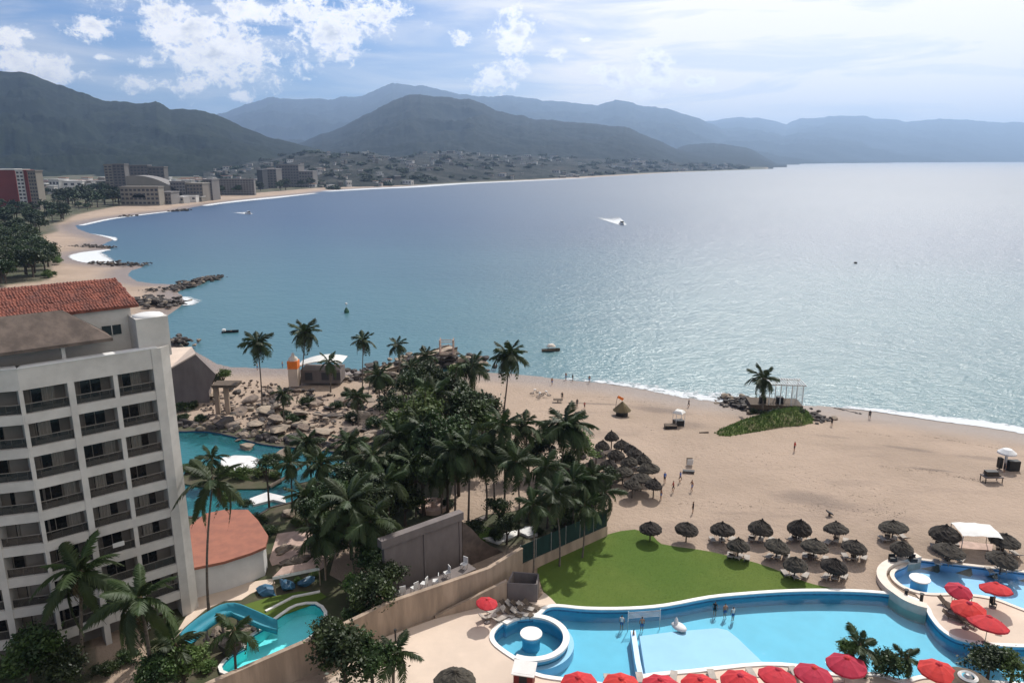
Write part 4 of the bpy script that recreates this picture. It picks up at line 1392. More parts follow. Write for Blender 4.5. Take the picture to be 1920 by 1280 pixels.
def hpart(name, *a, **k):
    b = MB(); hbox(b, *a, **k); return b.build(name, parent=hotel)


NF = 9
Z0S = [25.38 - 3.01 * k for k in range(NF)]       # floor levels of the balcony openings
bays = [(0.48, 3.50), (3.87, 6.98), (7.50, 10.78)]
bays2 = [(11.12, 14.35), (14.9, 18.1), (18.5, 21.7)]
for k, z in enumerate(Z0S):                        # slab bands
    zt = z; zb = z - 0.86
    if k == 0:
        for wg, s0, s1 in ((False, -0.1, BEND), (True, BEND, 22.5)):
            hpart('parapet', s0, s1, 0.0, 0.55, 27.53, 29.42, M_frame, wing=wg)
            hpart('parapet_top', s0, s1, -0.06, 0.95, 29.42, 29.50, M_white, wing=wg)
    if k == NF - 1: zb = 1.2
    for wg, s0, s1 in ((False, -0.1, BEND), (True, BEND, 22.5)):
        hpart('floor_slab', s0, s1, 0.0 if k < NF - 1 else 0.02, 1.75, zb, zt, M_frame, wing=wg)
for (s0, s1, wg) in [(6.98, 7.50, False), (14.35, 14.9, True)]:
    hpart('pillar', s0, s1, -0.07, 1.7, 1.2, 27.6, M_frame, wing=wg)
for (s0, s1, wg) in [(3.50, 3.87, False), (10.78, 11.10, False), (18.1, 18.5, True)]:
    hpart('divider_wall', s0, s1, 0.03, 1.7, 1.2, 27.6, M_frame, wing=wg)
b = MB()   # end pillar with a chamfered outer face
pf = [F(0.48, -0.07), F(-0.35, -0.07), F(-1.25, 0.55), F(-1.25, 2.2), F(0.48, 2.2)]
b.prism([(p.x, p.y) for p in reversed(pf)], 1.2, 29.44, M_frame)
b.build('end_pillar', parent=hotel)
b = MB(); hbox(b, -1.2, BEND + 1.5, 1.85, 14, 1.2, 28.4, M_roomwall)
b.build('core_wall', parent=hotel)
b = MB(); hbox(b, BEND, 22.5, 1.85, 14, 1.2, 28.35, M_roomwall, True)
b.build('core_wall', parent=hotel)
hr = random.Random(5)
_mc = {}


def bay_item(kind, w_, var):
    key = (kind, round(w_, 2), var)
    if key in _mc: return _mc[key]
    b = MB()
    if kind == 'door':      # sliding glass doors with frame, local x along facade
        x0 = 0.1 + var * w_ * 0.18; ww = w_ * 0.55
        b.box((x0 + ww / 2, 0, 1.02), (ww, 0.06, 2.0), M_glass_dark)
        for x in (x0, x0 + ww / 2, x0 + ww): b.box((x, -0.04, 1.02), (0.07, 0.06, 2.02), M_roomwall)
        b.box((x0 + ww / 2, -0.04, 2.03), (ww, .06, .07), M_roomwall)
    elif kind == 'curtain':
        x0 = w_ * (0.62 if var == 0 else 0.25 if var == 1 else 0.45); ww = w_ * 0.3
        n = 10
        vs = []
        for i in range(n + 1):
            y = -0.09 - 0.05 * (i % 2)
            vs += [(x0 + ww * i / n, y, 0.06), (x0 + ww * i / n, y, 2.0)]
        b.add(vs, [(2 * i, 2 * i + 2, 2 * i + 3, 2 * i + 1) for i in range(n)], M_curtain)
    elif kind == 'rail':
        b.box((w_ / 2, 0, 0.42), (w_ - .04, 0.03, 0.74), M_rail)
        b.box((w_ / 2, 0, 0.84), (w_ - .02, 0.06, 0.06), M_roomwall)
        for i in range(4): b.box((w_ * (i + .5) / 4, .03, .42), (.04, .04, .84), M_roomwall)
    me = b.mesh({'door': 'sliding_door', 'curtain': 'curtain', 'rail': 'balcony_railing'}[kind])
    _mc[key] = me
    return me


for k, z in enumerate(Z0S[:-1] + [Z0S[-1]]):
    for bl, wg in ((bays, False), (bays2, True)):
        for (s0, s1) in bl:
            w_ = s1 - s0
            rz = atan2((hd2 if wg else hd).y, (hd2 if wg else hd).x)
            # mesh x runs along +hd ; mesh -y must point outwards
            def put(kind, var, off, nm):
                p = F(s1, off, z, wg)
                inst(nm, bay_item(kind, w_, var), hotel, p, (0, 0, rz + pi))
            v = hr.randrange(3)
            if k == NF - 1: continue
            put('door', v if v < 2 else 1, 1.80, 'sliding_door')
            if hr.random() < .75: put('curtain', v, 1.80, 'curtain')
            put('rail', 0, 0.28, 'balcony_railing')
hpart('banner', 4.75, 5.75, 0.22, 0.26, Z0S[5] + .55, Z0S[5] + 1.0, M_white)
hpart('terrace_floor', -1.2, 22.0, 0.95, 4.0, 28.0, 28.45, M_white)
# roof structures
hpart('penthouse_wall', 1.0, 20, 3.55, 3.9, 28.4, 33.2, M_frame)
hpart('penthouse_wall', 1.0, 1.35, 3.9, 12, 28.4, 33.2, M_frame)
hpart('stair_box', -1.5, 1.3, 0.7, 3.5, 28.42, 32.2, M_frame)
p = F(-0.1, 2.0, 32.2)
b = MB(); b.lathe([(1.35, 0), (1.3, .1), (1.0, .2), (.5, .27), (0, .3)], c=p, n=20, m=M_white); b.build('roof_dome', parent=hotel, smooth=True)
hpart('penthouse_window', 2.0, 3.6, 3.47, 3.56, 30.5, 31.4, M_glass_dark)
hpart('window_bar', 2.75, 2.83, 3.42, 3.5, 30.5, 31.4, M_frame)
for s in (7.3, 12.5): hpart('roof_column', s - .15, s + .15, 0.9, 1.2, 28.45, 30.95, M_frame)
b = MB()   # brown hip roof
q = [F(3.4, 0.35, 30.9), F(20, 0.35, 30.9), F(20, 3.3, 33.4), F(6.6, 3.3, 33.4), F(3.4, 3.45, 30.95)]
u = [v - Vector((0, 0, .28)) for v in (q[0], q[1])] + [F(3.4, 3.45, 30.67)]
b.add(q + u, [(0, 3, 2, 1), (0, 4, 3), (0, 1, 6, 5), (4, 0, 5, 7), (5, 6, 2, 3)], M_brownroof)
b.build('hip_roof', parent=hotel)
# red tiled gable roof, tile courses as parts
ridge_z, eave_z, o_e, o_r = 35.05, 33.15, 3.2, 8.6
b = MB()
q = [F(0.3, o_e, eave_z), F(20, o_e, eave_z), F(20, o_r, ridge_z), F(0.9, o_r, ridge_z), F(0.3, 14, eave_z), F(20, 14, eave_z)]
u = [v - Vector((0, 0, .25)) for v in q]
b.add(q + u, [(0, 3, 2, 1), (3, 4, 5, 2), (0, 1, 7, 6), (6, 9, 3, 0), (9, 10, 4, 3), (6, 7, 8, 9)], M_tile)
roof = b.build('tiled_roof', parent=hotel)
slope_v = (F(0, o_r, ridge_z) - F(0, o_e, eave_z)); slope_l = slope_v.length
sy_ = slope_v.normalized(); sz_ = hd.cross(sy_)
if sz_.z < 0: sz_ = -sz_
tb = MB(); NCOL, NROW = 64, 11
for j in range(NROW):
    for i in range(NCOL):
        s = 0.45 + i * 0.26 + hr.uniform(-.04, .04) + .05 * sin(j * 1.7)
        if s < .3 + .6 * j / NROW or hr.random() < .04: continue
        o_ = F(s, o_e, eave_z) + sy_ * (slope_l * (j + hr.uniform(-.12, .12)) / NROW - .06) + sz_ * .02
        ln = slope_l / NROW * 1.12; h = .075 + hr.uniform(-.03, .03); l2 = o_ + sy_ * ln
        tb.add([o_ - hd * .11, o_ + sz_ * h, o_ + hd * .11, l2 - hd * .09, l2 + sz_ * h * .5, l2 + hd * .09], [(0, 1, 4, 3), (1, 2, 5, 4), (0, 2, 1)], M_tile)
tb.build('tile', parent=roof, kind='stuff')

# grey-roofed hall behind the hotel
pts = dict(A=(318, 757, 134), B=(391, 735, 134), C=(405, 702, 134), D=(367, 665, 134), E=(318, 693, 134), F=(360, 652, 150), G=(300, 655, 150), H=(396, 688, 150))
w3 = {k: PD(*v) for k, v in pts.items()}
c0 = w3['A'].copy(); c0.z = 0
root = empty('gabled_hall', c0, label='hall with a large grey gable behind the hotel corner', cat='building')
L = {k: v - c0 for k, v in w3.items()}
b = MB(); gl = [L['A'], L['B'], L['C'], L['D'], L['E']]
low = [Vector((L['A'].x, L['A'].y, 1.2)), Vector((L['B'].x, L['B'].y, 1.2))]
b.add(gl + low, [(0, 1, 2, 3, 4), (5, 6, 1, 0)], M_concrete)
b.add([L['B'], L['C'], L['H'], low[1], Vector((L['H'].x, L['H'].y, 1.2))], [(0, 3, 4, 2, 1)], M_concrete)
b.build('wall', parent=root)
b = MB(); t_ = [L['E'], L['D'], L['F'], L['G']]; t2 = [v + Vector((0, 0, .25)) for v in t_]
b.add(t_ + t2, [(4, 5, 6, 7), (0, 1, 5, 4), (1, 2, 6, 5), (2, 3, 7, 6), (3, 0, 4, 7)], M_deck)
b.add([L['D'], L['C'], L['H'], L['F']], [(0, 1, 2, 3)], M_concrete)
b.build('roof', parent=root)
# lookout stump and platform
c = P(420, 775, 1.4)
root = empty('lookout_platform', c, label='dark wooden platform on tan posts at the left end of the rock garden', cat='platform')
for dx in (-1.0, .8):
    b = MB(); b.box((dx, 0, 2.6), (.8, .5, 5.4), M_tanwall); b.build('post', parent=root)
b = MB(); b.box((1.0, 0, 5.6), (4.4, 3, .5), M_wood); b.build('deck', parent=root)

# beach hut with a curved white roof
c = P(598, 716, 1.4); c = Vector((c.x, c.y, 1.4))
root = empty('beach_bar', c, label='beach bar with curved white roof and an orange banded cream tower', cat='building')
b = MB()
tw = P(553, 722, 1.4) - c
b.box((tw.x, tw.y, 1.85), (1.9, 1.9, 3.7), M_deck); b.build('tower', parent=root)
b = MB(); b.box((tw.x, tw.y, 4.5), (2.0, 2.0, 1.6), M_orange); b.build('orange_band', parent=root)
b = MB(); b.lathe([(1.0, 5.3), (.9, 5.8), (.4, 6.2), (.25, 6.8), (0, 6.9)], c=(tw.x, tw.y, 0), n=14, m=M_cope_deck); b.build('dome', parent=root, smooth=True)
b = MB(); b.box((0.6, 1.5, 1.4), (8.2, 4.5, 2.8), M_concrete); b.build('wall', parent=root)
b = MB()
vs = []
for i in range(13):
    t = i / 12; x = -4.3 + 9.6 * t; z = 3.2 + 1.2 * sin(pi * (t * .8 + .1)) + t * 0.9
    for y in (-1.4, 4.2): vs += [(x, y, z), (x, y, z - .22)]
b.add(vs, [f for i in range(12) for f in ((4 * i, 4 * i + 4, 4 * i + 6, 4 * i + 2), (4 * i + 1, 4 * i, 4 * i + 4, 4 * i + 5)[::-1], (4 * i + 2, 4 * i + 3, 4 * i + 7, 4 * i + 6)[::-1])], M_whitec)
b.build('curved_roof', parent=root)
for x in (-1.8, 1.6, 4):
    b = MB(); b.box((x, -.85, 1.5), (1.5, .15, 1.6), M_fardark); b.build('opening', parent=root)

# jetty with its small tower
j0, j1 = P(715, 697, 1.4), P(850, 661, 2.0)
root = empty('jetty', (j0.x, j0.y, 1.4), label='sloping brown jetty deck running out to the little tower', cat='jetty')
b = MB(); jv = j1 - j0
strip(b, [(0, 0), (jv.x * .5, jv.y * .5), (jv.x, jv.y)], 3.0, [-1, -1.5, -2], [0.5, 1.3, 2.0], M_palewood); b.build('deck', parent=root)
for s_ in (-1, 1):
    b = MB(); nrm = Vector((-jv.y, jv.x)).normalized() * 1.5 * s_
    strip(b, [(nrm.x, nrm.y), (jv.x + nrm.x, jv.y + nrm.y)], .25, [.4, 1.9], [.75, 2.3], M_wood); b.build('edge_beam', parent=root)
c = P(838, 661, 3.6)
root = empty('lookout_tower', (c.x, c.y, 3.4), label='small pinkish scaffold tower at the end of the jetty', cat='tower')
for x in (-1.5, 1.5):
    for y in (-1, 1):
        b = MB(); b.box((x, y, 1.7), (.28, .28, 3.4), M_paver); b.build('post', parent=root)
for x in (-1.5, 1.5):
    b = MB(); b.box((x * .98, 0, 1.8), (.12, 2.0, 3.0), M_paver); b.build('side_panel', parent=root)
for z in (.5, 1.3, 2.1, 2.9, 3.4):
    b = MB(); b.box((0, -1, z), (2.8, .12, .14), M_paver); b.build('rail', parent=root)
b = MB(); b.box((0, 0, -.1), (4.2, 3, .3), M_wood); b.build('base_slab', parent=root)

# rock groynes
def groyne(pxs, w_, label, dark=True, n=40, h=1.1):
    """pxs: line in pixels at z=0.3"""
    pts = [XY(a, b_, 0.3) for a, b_ in pxs]
    root = empty('rock_groyne', (*pts[0], 0), label=label, cat='breakwater', group='rock groynes along the bay')
    seg = smooth_loop(pts, 8, closed=False)
    mb = MB()
    for i in range(n):
        t = random.random() * (len(seg) - 1); k = int(t); f = t - k
        x = seg[k][0] * (1 - f) + seg[min(k + 1, len(seg) - 1)][0] * f; y = seg[k][1] * (1 - f) + seg[min(k + 1, len(seg) - 1)][1] * f
        env = 1 - abs(t / len(seg) - .5) * .8
        s = w_ * random.uniform(.10, .26) * env
        me = random.choice(ROCKS)
        rot = Matrix.Rotation(random.uniform(0, 6), 3, 'Z')
        o_ = Vector((x + random.gauss(0, w_ * .28) - pts[0][0], y + random.gauss(0, w_ * .4) - pts[0][1], random.uniform(0, h * env)))
        mb.add([rot @ Vector((v.co.x * s, v.co.y * s, v.co.z * s * .6)) + o_ for v in me.vertices], [tuple(p_.vertices) for p_ in me.polygons], M_darkrock if dark and random.random() < .85 else M_rock)
    mb.build('rocks', parent=root, kind='stuff')


groyne([(325, 543), (350, 535), (380, 526), (408, 520)], 6, 'long brown rock groyne pointing into the bay beyond the hotel roof', True, 260, 1.4)
groyne([(252, 566), (275, 568), (305, 572), (335, 570)], 7, 'big dark rock pile at the water behind the stair box', True, 160, 2.4)
groyne([(272, 548), (290, 545), (302, 547)], 3.5, 'small dark rock heap on the sand above the rock pile', True, 40, 1.5)
groyne([(170, 493), (205, 495), (240, 497), (278, 496)], 5, 'dark rock groyne below the white foam cove', True, 130, 1.5)
groyne([(115, 463), (150, 463), (185, 463), (212, 464)], 5, 'dark rock groyne above the white foam cove', True, 110, 1.5)
groyne([(318, 640), (335, 644), (352, 648)], 5, 'dark rocks at the water edge behind the grey hall', True, 60, 2.0)
groyne([(325, 396), (340, 395), (350, 394)], 10, 'small dark rock point on the second far beach', True, 40, 1.5)
groyne([(230, 406), (243, 405)], 8, 'tiny dark rocks on the second far beach', True, 20, 1.5)
groyne([(1366, 757), (1385, 757), (1405, 762), (1420, 770)], 4.5, 'grey rocks at the seaward left foot of the grassy mound', True, 160, 1.2)
groyne([(1500, 786), (1515, 783), (1530, 786), (1543, 790)], 4, 'grey rocks at the right foot of the grassy mound', True, 120, 1.0)
groyne([(660, 712), (720, 700), (790, 690), (860, 682), (900, 690)], 7, 'dark planted rocks under the jetty deck', True, 220, 3.0)

# ================================================================== VEGETATION
def frond_mesh(seed, droop, width=0.30, n=22, mat_=None):
    """unit-length palm frond lying along +x, arching up then down; leaflets hang to both sides"""
    r = random.Random(seed)
    b = MB()
    def pt(t):
        a0 = radians(18)
        x = t * (1 - 0.22 * droop * t); z = sin(a0) * t - droop * 0.95 * t * t
        return Vector((x, 0, z))
    N = 9
    vs = []; fs = []
    for i in range(N + 1):      # rachis
        p = pt(i / N); w_ = 0.014 * (1 - i / N) + .003
        vs += [p + Vector((0, -w_, 0)), p + Vector((0, w_, 0)), p + Vector((0, 0, -w_ * 1.5))]
    for i in range(N):
        a, c = 3 * i, 3 * i + 3
        fs += [(a, c, c + 1, a + 1), (a + 1, c + 1, c + 2, a + 2), (a + 2, c + 2, c, a)]
    b.add(vs, fs, mat_)
    for i in range(n):
        t = 0.10 + 0.90 * (i + r.random() * .5) / n
        p = pt(t); q = pt(min(t + .02, 1.02)); d = (q - p).normalized()
        ln = width * (sin(pi * min(1, t * .93 + .12)) ** .6) * r.uniform(.8, 1.1)
        for s in (-1, 1):
            side = Vector((0, s, 0))
            tip = p + side * ln * .78 + d * ln * .55 + Vector((0, 0, -ln * r.uniform(.25, .75)))
            wv = d * 0.022
            b.add([p - wv, p + wv, (p + tip) / 2 + wv * 1.1 + Vector((0, 0, ln * .07)), tip, (p + tip) / 2 - wv * 1.1 + Vector((0, 0, ln * .07))], [(0, 1, 2, 3, 4) if s > 0 else (4, 3, 2, 1, 0)], mat_)
    return b.mesh('frond')


FRONDS = [frond_mesh(1, .35, mat_=M_frond), frond_mesh(2, .6, mat_=M_frond), frond_mesh(3, .85, mat_=M_frond), frond_mesh(4, 1.15, .26, mat_=M_frond)]
FROND_DRY = frond_mesh(9, 1.3, .2, 14, M_dryfrond)
BIGF = [frond_mesh(11, .5, .20, 40, M_frond), frond_mesh(12, .95, .20, 40, M_frond), frond_mesh(13, 1.4, .18, 40, M_frond)]
tr_cache = {}


def palm(cx, cy, bx, by, L, n=18, label='', group=None, lean=0.0, dry=2, big=False, zb=1.4, thick=0.15, up=1.0, wind=0.25, trunk_mat=None, cat='palm tree'):
    """crown centre (cx,cy) and foot (bx,by) in pixels; L frond length in metres"""
    base = P(bx, by, zb)
    crown = PD(cx, cy, base.y + lean)
    root = empty('palm_tree', base, random.uniform(0, 6.28) * 0, label=label, cat=cat, group=group)
    top = crown - base
    b = MB()
    K = 9; pts = []; rad = []
    bow = Vector((random.uniform(-.6, .6), random.uniform(-.4, .4), 0)) * (top.z * 0.05)
    for i in range(K + 1):
        t = i / K
        p = Vector((top.x * t ** 1.3, top.y * t ** 1.3, top.z * t)) + bow * sin(pi * t)
        pts.append(p); rad.append(thick * (1.25 if i == 0 else 1.0 - .45 * t))
    b.tube(pts, rad, trunk_mat or M_trunk, 8)
    b.build('trunk', parent=root)
    b = MB(); b.lathe([(0.02, -.35), (thick * 1.5, -.1), (thick * 1.4, .2), (.03, .6)], c=top, n=8, m=M_dryfrond)
    b.build('crown_heart', parent=root)
    ga = pi * (3 - sqrt(5))
    a0 = random.uniform(0, 6)
    for i in range(n):
        t = i / max(1, n - 1)
        pitch = radians(72 - 92 * t ** .85) * up
        az = a0 + i * ga
        me = (BIGF if big else FRONDS)[min(len(BIGF if big else FRONDS) - 1, int(t * (len(BIGF if big else FRONDS)) * .999))]
        s = L * random.uniform(.82, 1.1) * (0.8 + .2 * min(1, t * 3))
        R = Matrix.Rotation(az, 3, 'Z') @ Matrix.Rotation(-pitch + radians(14), 3, 'Y') @ Matrix.Rotation(random.uniform(-.5, .5), 3, 'X')
        inst('frond', me, root, top + Vector((0, 0, .15)), R.to_euler(), (s, s, s))
    for i in range(dry):
        R = Matrix.Rotation(random.uniform(0, 6.28), 3, 'Z') @ Matrix.Rotation(radians(random.uniform(25, 50)), 3, 'Y')
        s = L * random.uniform(.6, .8)
        inst('dry_frond', FROND_DRY, root, top - Vector((0, 0, .1)), R.to_euler(), (s, s, s))
    return root


def crown_mesh(seed, nclump=55, nleaf=75, leaf=0.075, m=None, flat=0.85, name='crown'):
    r = np.random.default_rng(seed)
    d = r.normal(size=(nclump, 3)); d /= np.linalg.norm(d, axis=1)[:, None]
    d[:, 2] = np.where(d[:, 2] < -0.35, -d[:, 2], d[:, 2])
    lob = 0.72 + 0.34 * np.sin(d[:, 0] * 3.1 + seed) * np.cos(d[:, 1] * 2.7 + seed * 2) + r.uniform(-.13, .13, nclump)
    rad = lob * r.uniform(.62, 1.0, nclump)
    cc = d * rad[:, None] * np.array([1, 1, flat])
    sz = r.uniform(.13, .30, nclump)
    pts = (cc[:, None, :] + r.normal(size=(nclump, nleaf, 3)) * sz[:, None, None] * np.array([.62, .62, .42])).reshape(-1, 3)
    N = len(pts)
    nrm = r.normal(size=(N, 3)); nrm[:, 2] = np.abs(nrm[:, 2]) + .35; nrm /= np.linalg.norm(nrm, axis=1)[:, None]
    t1 = np.cross(nrm, r.normal(size=(N, 3))); t1 /= np.linalg.norm(t1, axis=1)[:, None]
    t2 = np.cross(nrm, t1)
    s = leaf * r.uniform(.5, 1.2, (N, 1))
    vs = np.stack([pts - t1 * s, pts + t2 * s * .55, pts + t1 * s, pts - t2 * s * .55], 1).reshape(-1, 3)
    q = np.arange(N * 4, dtype=np.int32)
    me = bpy.data.meshes.new(name)
    me.vertices.add(N * 4); me.vertices.foreach_set('co', vs.astype(np.float32).ravel())
    me.loops.add(N * 4); me.loops.foreach_set('vertex_index', q)
    me.polygons.add(N); me.polygons.foreach_set('loop_start', np.arange(0, N * 4, 4, dtype=np.int32))
    try: me.polygons.foreach_set('loop_total', np.full(N, 4, np.int32))
    except Exception: pass
    me.update(calc_edges=True); me.validate()
    me.materials.append(m)
    return me


CROWNS = [crown_mesh(s, m=M_leaf) for s in (1, 2, 3, 4)]
CROWNS_B = [crown_mesh(s, 40, 60, .09, m=M_leafb) for s in (11, 12)]
CROWNS_FAR = [crown_mesh(s, 26, 26, .17, m=M_farleaf) for s in (21, 22, 23)]
tk = []
for s in range(3):
    r_ = random.Random(s)
    b = MB(); b.tube([(0, 0, 0), (.02, .01, .5), (0, 0, 1)], [.075, .055, .04], M_bark, 7)
    for i in range(5):
        a = r_.uniform(0, 6.28); e_ = Vector((cos(a) * .5, sin(a) * .5, 1.0 + r_.uniform(.1, .5)))
        b.tube([(0, 0, .6 + .07 * i), (e_.x * .5, e_.y * .5, .95), tuple(e_)], [.035, .025, .01], M_bark, 5)
    tk.append(b.mesh('trunk'))


def tree(px, py, by, rpx, label, group=None, bright=False, flat=1.0, bx=None, cat='tree', name='broadleaf_tree', zb=1.4):
    """crown centre (px,py), foot at image row by, crown radius in pixels"""
    base = P(bx if bx is not None else px, by, zb)
    c = PD(px, py, base.y)
    z_ = c.y * cos(PITCH) + (CAMH - c.z) * sin(PITCH)
    r = rpx * z_ / FPX
    root = empty(name, base, label=label, cat=cat, group=group)
    top = c - base
    h = max(.8, top.z - r * .35)
    inst('trunk', random.choice(tk), root, (0, 0, 0), (top.y * 0, 0, random.uniform(0, 6)), (max(1.5, r) * 1.2, max(1.5, r) * 1.2, h))
    inst('crown', random.choice(CROWNS_B if bright or random.random() < .18 else CROWNS), root, tuple(top), (0, 0, random.uniform(0, 6.28)), (r * random.uniform(.95, 1.15), r * random.uniform(.95, 1.15), r * flat))
    return root


def shrub(px, py, rpx, label, group=None, bright=False, flat=.8, z=1.4, cat='shrub'):
    c = P(px, py, z)
    z_ = c.y * cos(PITCH) + (CAMH - z) * sin(PITCH)
    r = rpx * z_ / FPX
    return inst('shrub', random.choice(CROWNS_B if bright else CROWNS), None, (c.x, c.y, z + r * flat * .45), (0, 0, random.uniform(0, 6.28)), (r, r * random.uniform(.8, 1.1), r * flat), label=label, cat=cat, group=group)


G = 'palms of the garden and beach'
palm(483, 645, 492, 768, 3.9, 22, 'slim palm leftmost of the row at the water, above the rock garden', G, dry=4)
palm(572, 625, 563, 722, 4.6, 22, 'full palm right above the orange banded beach bar tower', G, dry=4)
palm(617, 680, 620, 735, 3.4, 13, 'ragged short palm just right of the curved white roof', G, dry=4)
palm(681, 640, 680, 752, 3.2, 15, 'thin windblown palm between the beach bar and the jetty', G, dry=3, thick=.12)
palm(745, 648, 748, 700, 3.3, 14, 'small bushy palm at the foot of the jetty', G)
palm(955, 668, 945, 770, 5.0, 22, 'tall dark palm standing alone against the sea right of the jetty', G, dry=6, thick=.16)
palm(886, 690, 890, 800, 4.2, 16, 'leaning dark palm with hanging fronds left of the tall sea palm', G, dry=6)
palm(710, 705, 712, 772, 4.0, 16, 'dark palm behind the rock garden near the pale rocks', G)
palm(575, 832, 577, 886, 3.6, 20, 'round dark palm over the lagoon right of the smooth boulders', G)
palm(656, 835, 658, 905, 4.0, 20, 'dark palm at the right end of the rock garden', G)
palm(985, 800, 992, 945, 3.6, 16, 'slender palm over the sand court, right of the pair', G, dry=5)
palm(942, 800, 945, 962, 3.8, 18, 'slender palm over the sand court, left of the pair', G, dry=5)
palm(1063, 800, 1046, 925, 5.2, 26, 'wide bright palm beside the thatch cluster', G, dry=3, up=.8)
palm(880, 840, 878, 985, 4.2, 20, 'dark palm with hanging dead fronds at the left of the sand court', G, dry=12)
palm(905, 860, 912, 972, 4.0, 18, 'palm in the middle of the sand court with dead fronds', G, dry=12)
palm(850, 850, 852, 990, 4.2, 18, 'leaning palm at the corner of the grey court wall', G, dry=12)
palm(1040, 930, 1049, 1062, 3.6, 18, 'tall thin palm rising through the green screen fence', G, dry=7, thick=.11)
palm(1000, 950, 1000, 1078, 3.2, 14, 'thin palm at the left end of the green screen fence', G, dry=5, thick=.1)
palm(1096, 950, 1092, 1046, 3.0, 14, 'small palm behind the middle of the green screen', G, dry=4, thick=.1)
palm(1135, 925, 1130, 1004, 3.6, 9, 'palm with two long drooping fronds at the end of the screen fence', G, dry=5, thick=.11)
palm(655, 945, 668, 1082, 5.4, 26, 'large dark palm crown in front of the paved terrace', G, dry=8, big=True, thick=.2)
palm(604, 1000, 610, 1086, 4.0, 20, 'dark palm left of the large crown by the terrace', G, dry=4)
palm(399, 905, 392, 1150, 4.9, 11, 'tall slim palm with long drooping fronds in front of the orange roof', G, dry=1, big=True, thick=.15, up=.9)
palm(398, 862, 398, 905, 3.0, 14, 'young upright palm top on the lagoon island behind the tall slim palm', G, dry=0, up=1.25, zb=1.4)
palm(152, 1075, 155, 1260, 4.9, 16, 'shaded palm before the left part of the hotel', G, dry=2, big=True, thick=.2)
palm(262, 1125, 285, 1300, 5.0, 16, 'shaded palm with drooping fronds before the hotel, right of its twin', G, dry=3, big=True, thick=.2)
palm(742, 1228, 738, 1290, 3.0, 14, 'small glossy palm at the edge of the pale deck at the bottom', G, dry=0)
palm(1432, 712, 1430, 768, 4.4, 15, 'palm on the grassy mound beside the white pergola', G, dry=3, thick=.17)
palm(1612, 1215, 1616, 1262, 2.6, 16, 'small feathery palm among the red umbrellas at the bottom', G, dry=0)
palm(1700, 1236, 1700, 1268, 1.9, 12, 'tiny palm right of the round bush at the bottom edge', G, dry=0)
palm(812, 740, 806, 880, 4.4, 20, 'dark palm top rising from the centre of the grove', G, dry=8)
palm(330, 1215, 345, 1290, 3.4, 15, 'low palm beside the sandy path at the lower left', G, dry=1)
palm(440, 1185, 446, 1290, 2.8, 10, 'slender palm rooted below the dark boulder at the lower left', G, dry=2)

for (cx_, cy_, bx_, by_, L__, lab_) in [
    (700, 858, 706, 965, 4.0, 'tall palm rising from the dark trees right of the lagoon'),
    (748, 822, 752, 935, 4.0, 'tall palm at the left flank of the central grove'),
    (790, 798, 792, 930, 4.0, 'tall palm over the tan stone hut'),
    (602, 872, 606, 962, 3.6, 'palm with hanging fronds at the right end of the lagoon'),
    (572, 935, 578, 1015, 3.4, 'palm above the big tan boulder by the terrace'),
    (694, 980, 700, 1095, 4.2, 'tall palm just left of the grey court wall'),
    (726, 905, 730, 1005, 4.0, 'palm standing behind the left end of the grey court wall'),
    (775, 870, 780, 968, 3.8, 'palm behind the middle of the grey court wall'),
    (825, 880, 828, 975, 3.8, 'palm behind the right end of the grey court wall'),
    (968, 868, 972, 1005, 3.8, 'tall palm before the sand court above the gravel bed'),
    (1022, 878, 1026, 990, 3.6, 'tall palm over the flat pale shelter'),
    (1075, 905, 1072, 1020, 3.4, 'palm behind the green screen by the leaning path'),
    (1112, 895, 1112, 1000, 3.2, 'palm behind the right half of the green screen'),
    (925, 845, 928, 960, 3.8, 'crowded palm between the slender pair and the grove'),
    (545, 870, 548, 950, 3.2, 'short palm beside the lagoon bridge'),
    (668, 745, 672, 812, 3.2, 'small palm in the middle of the rock garden'),
    (530, 740, 534, 800, 2.6, 'small dark palm among the rocks left of the beach bar'),
    (800, 668, 800, 735, 3.4, 'palm crown beside the lookout tower'),
    (770, 690, 770, 760, 3.4, 'palm crown over the jetty foot')]:
    palm(cx_, cy_, bx_, by_, L__, random.randint(15, 20), lab_, G, dry=random.randint(4, 9), thick=.13)

# leaning trunk over the lagoon
l0 = P(506, 912, 1.4); l1 = PD(612, 838, l0.y + 8)
b = MB(); lv = l1 - l0; b.tube([(0, 0, 0), (lv.x * .35, lv.y * .3, lv.z * .25), tuple(lv)], [.3, .22, .12], M_palewood, 8)
b.build('leaning_trunk', loc=tuple(l0), label='long bare trunk leaning over the lagoon to the right', cat='fallen trunk')

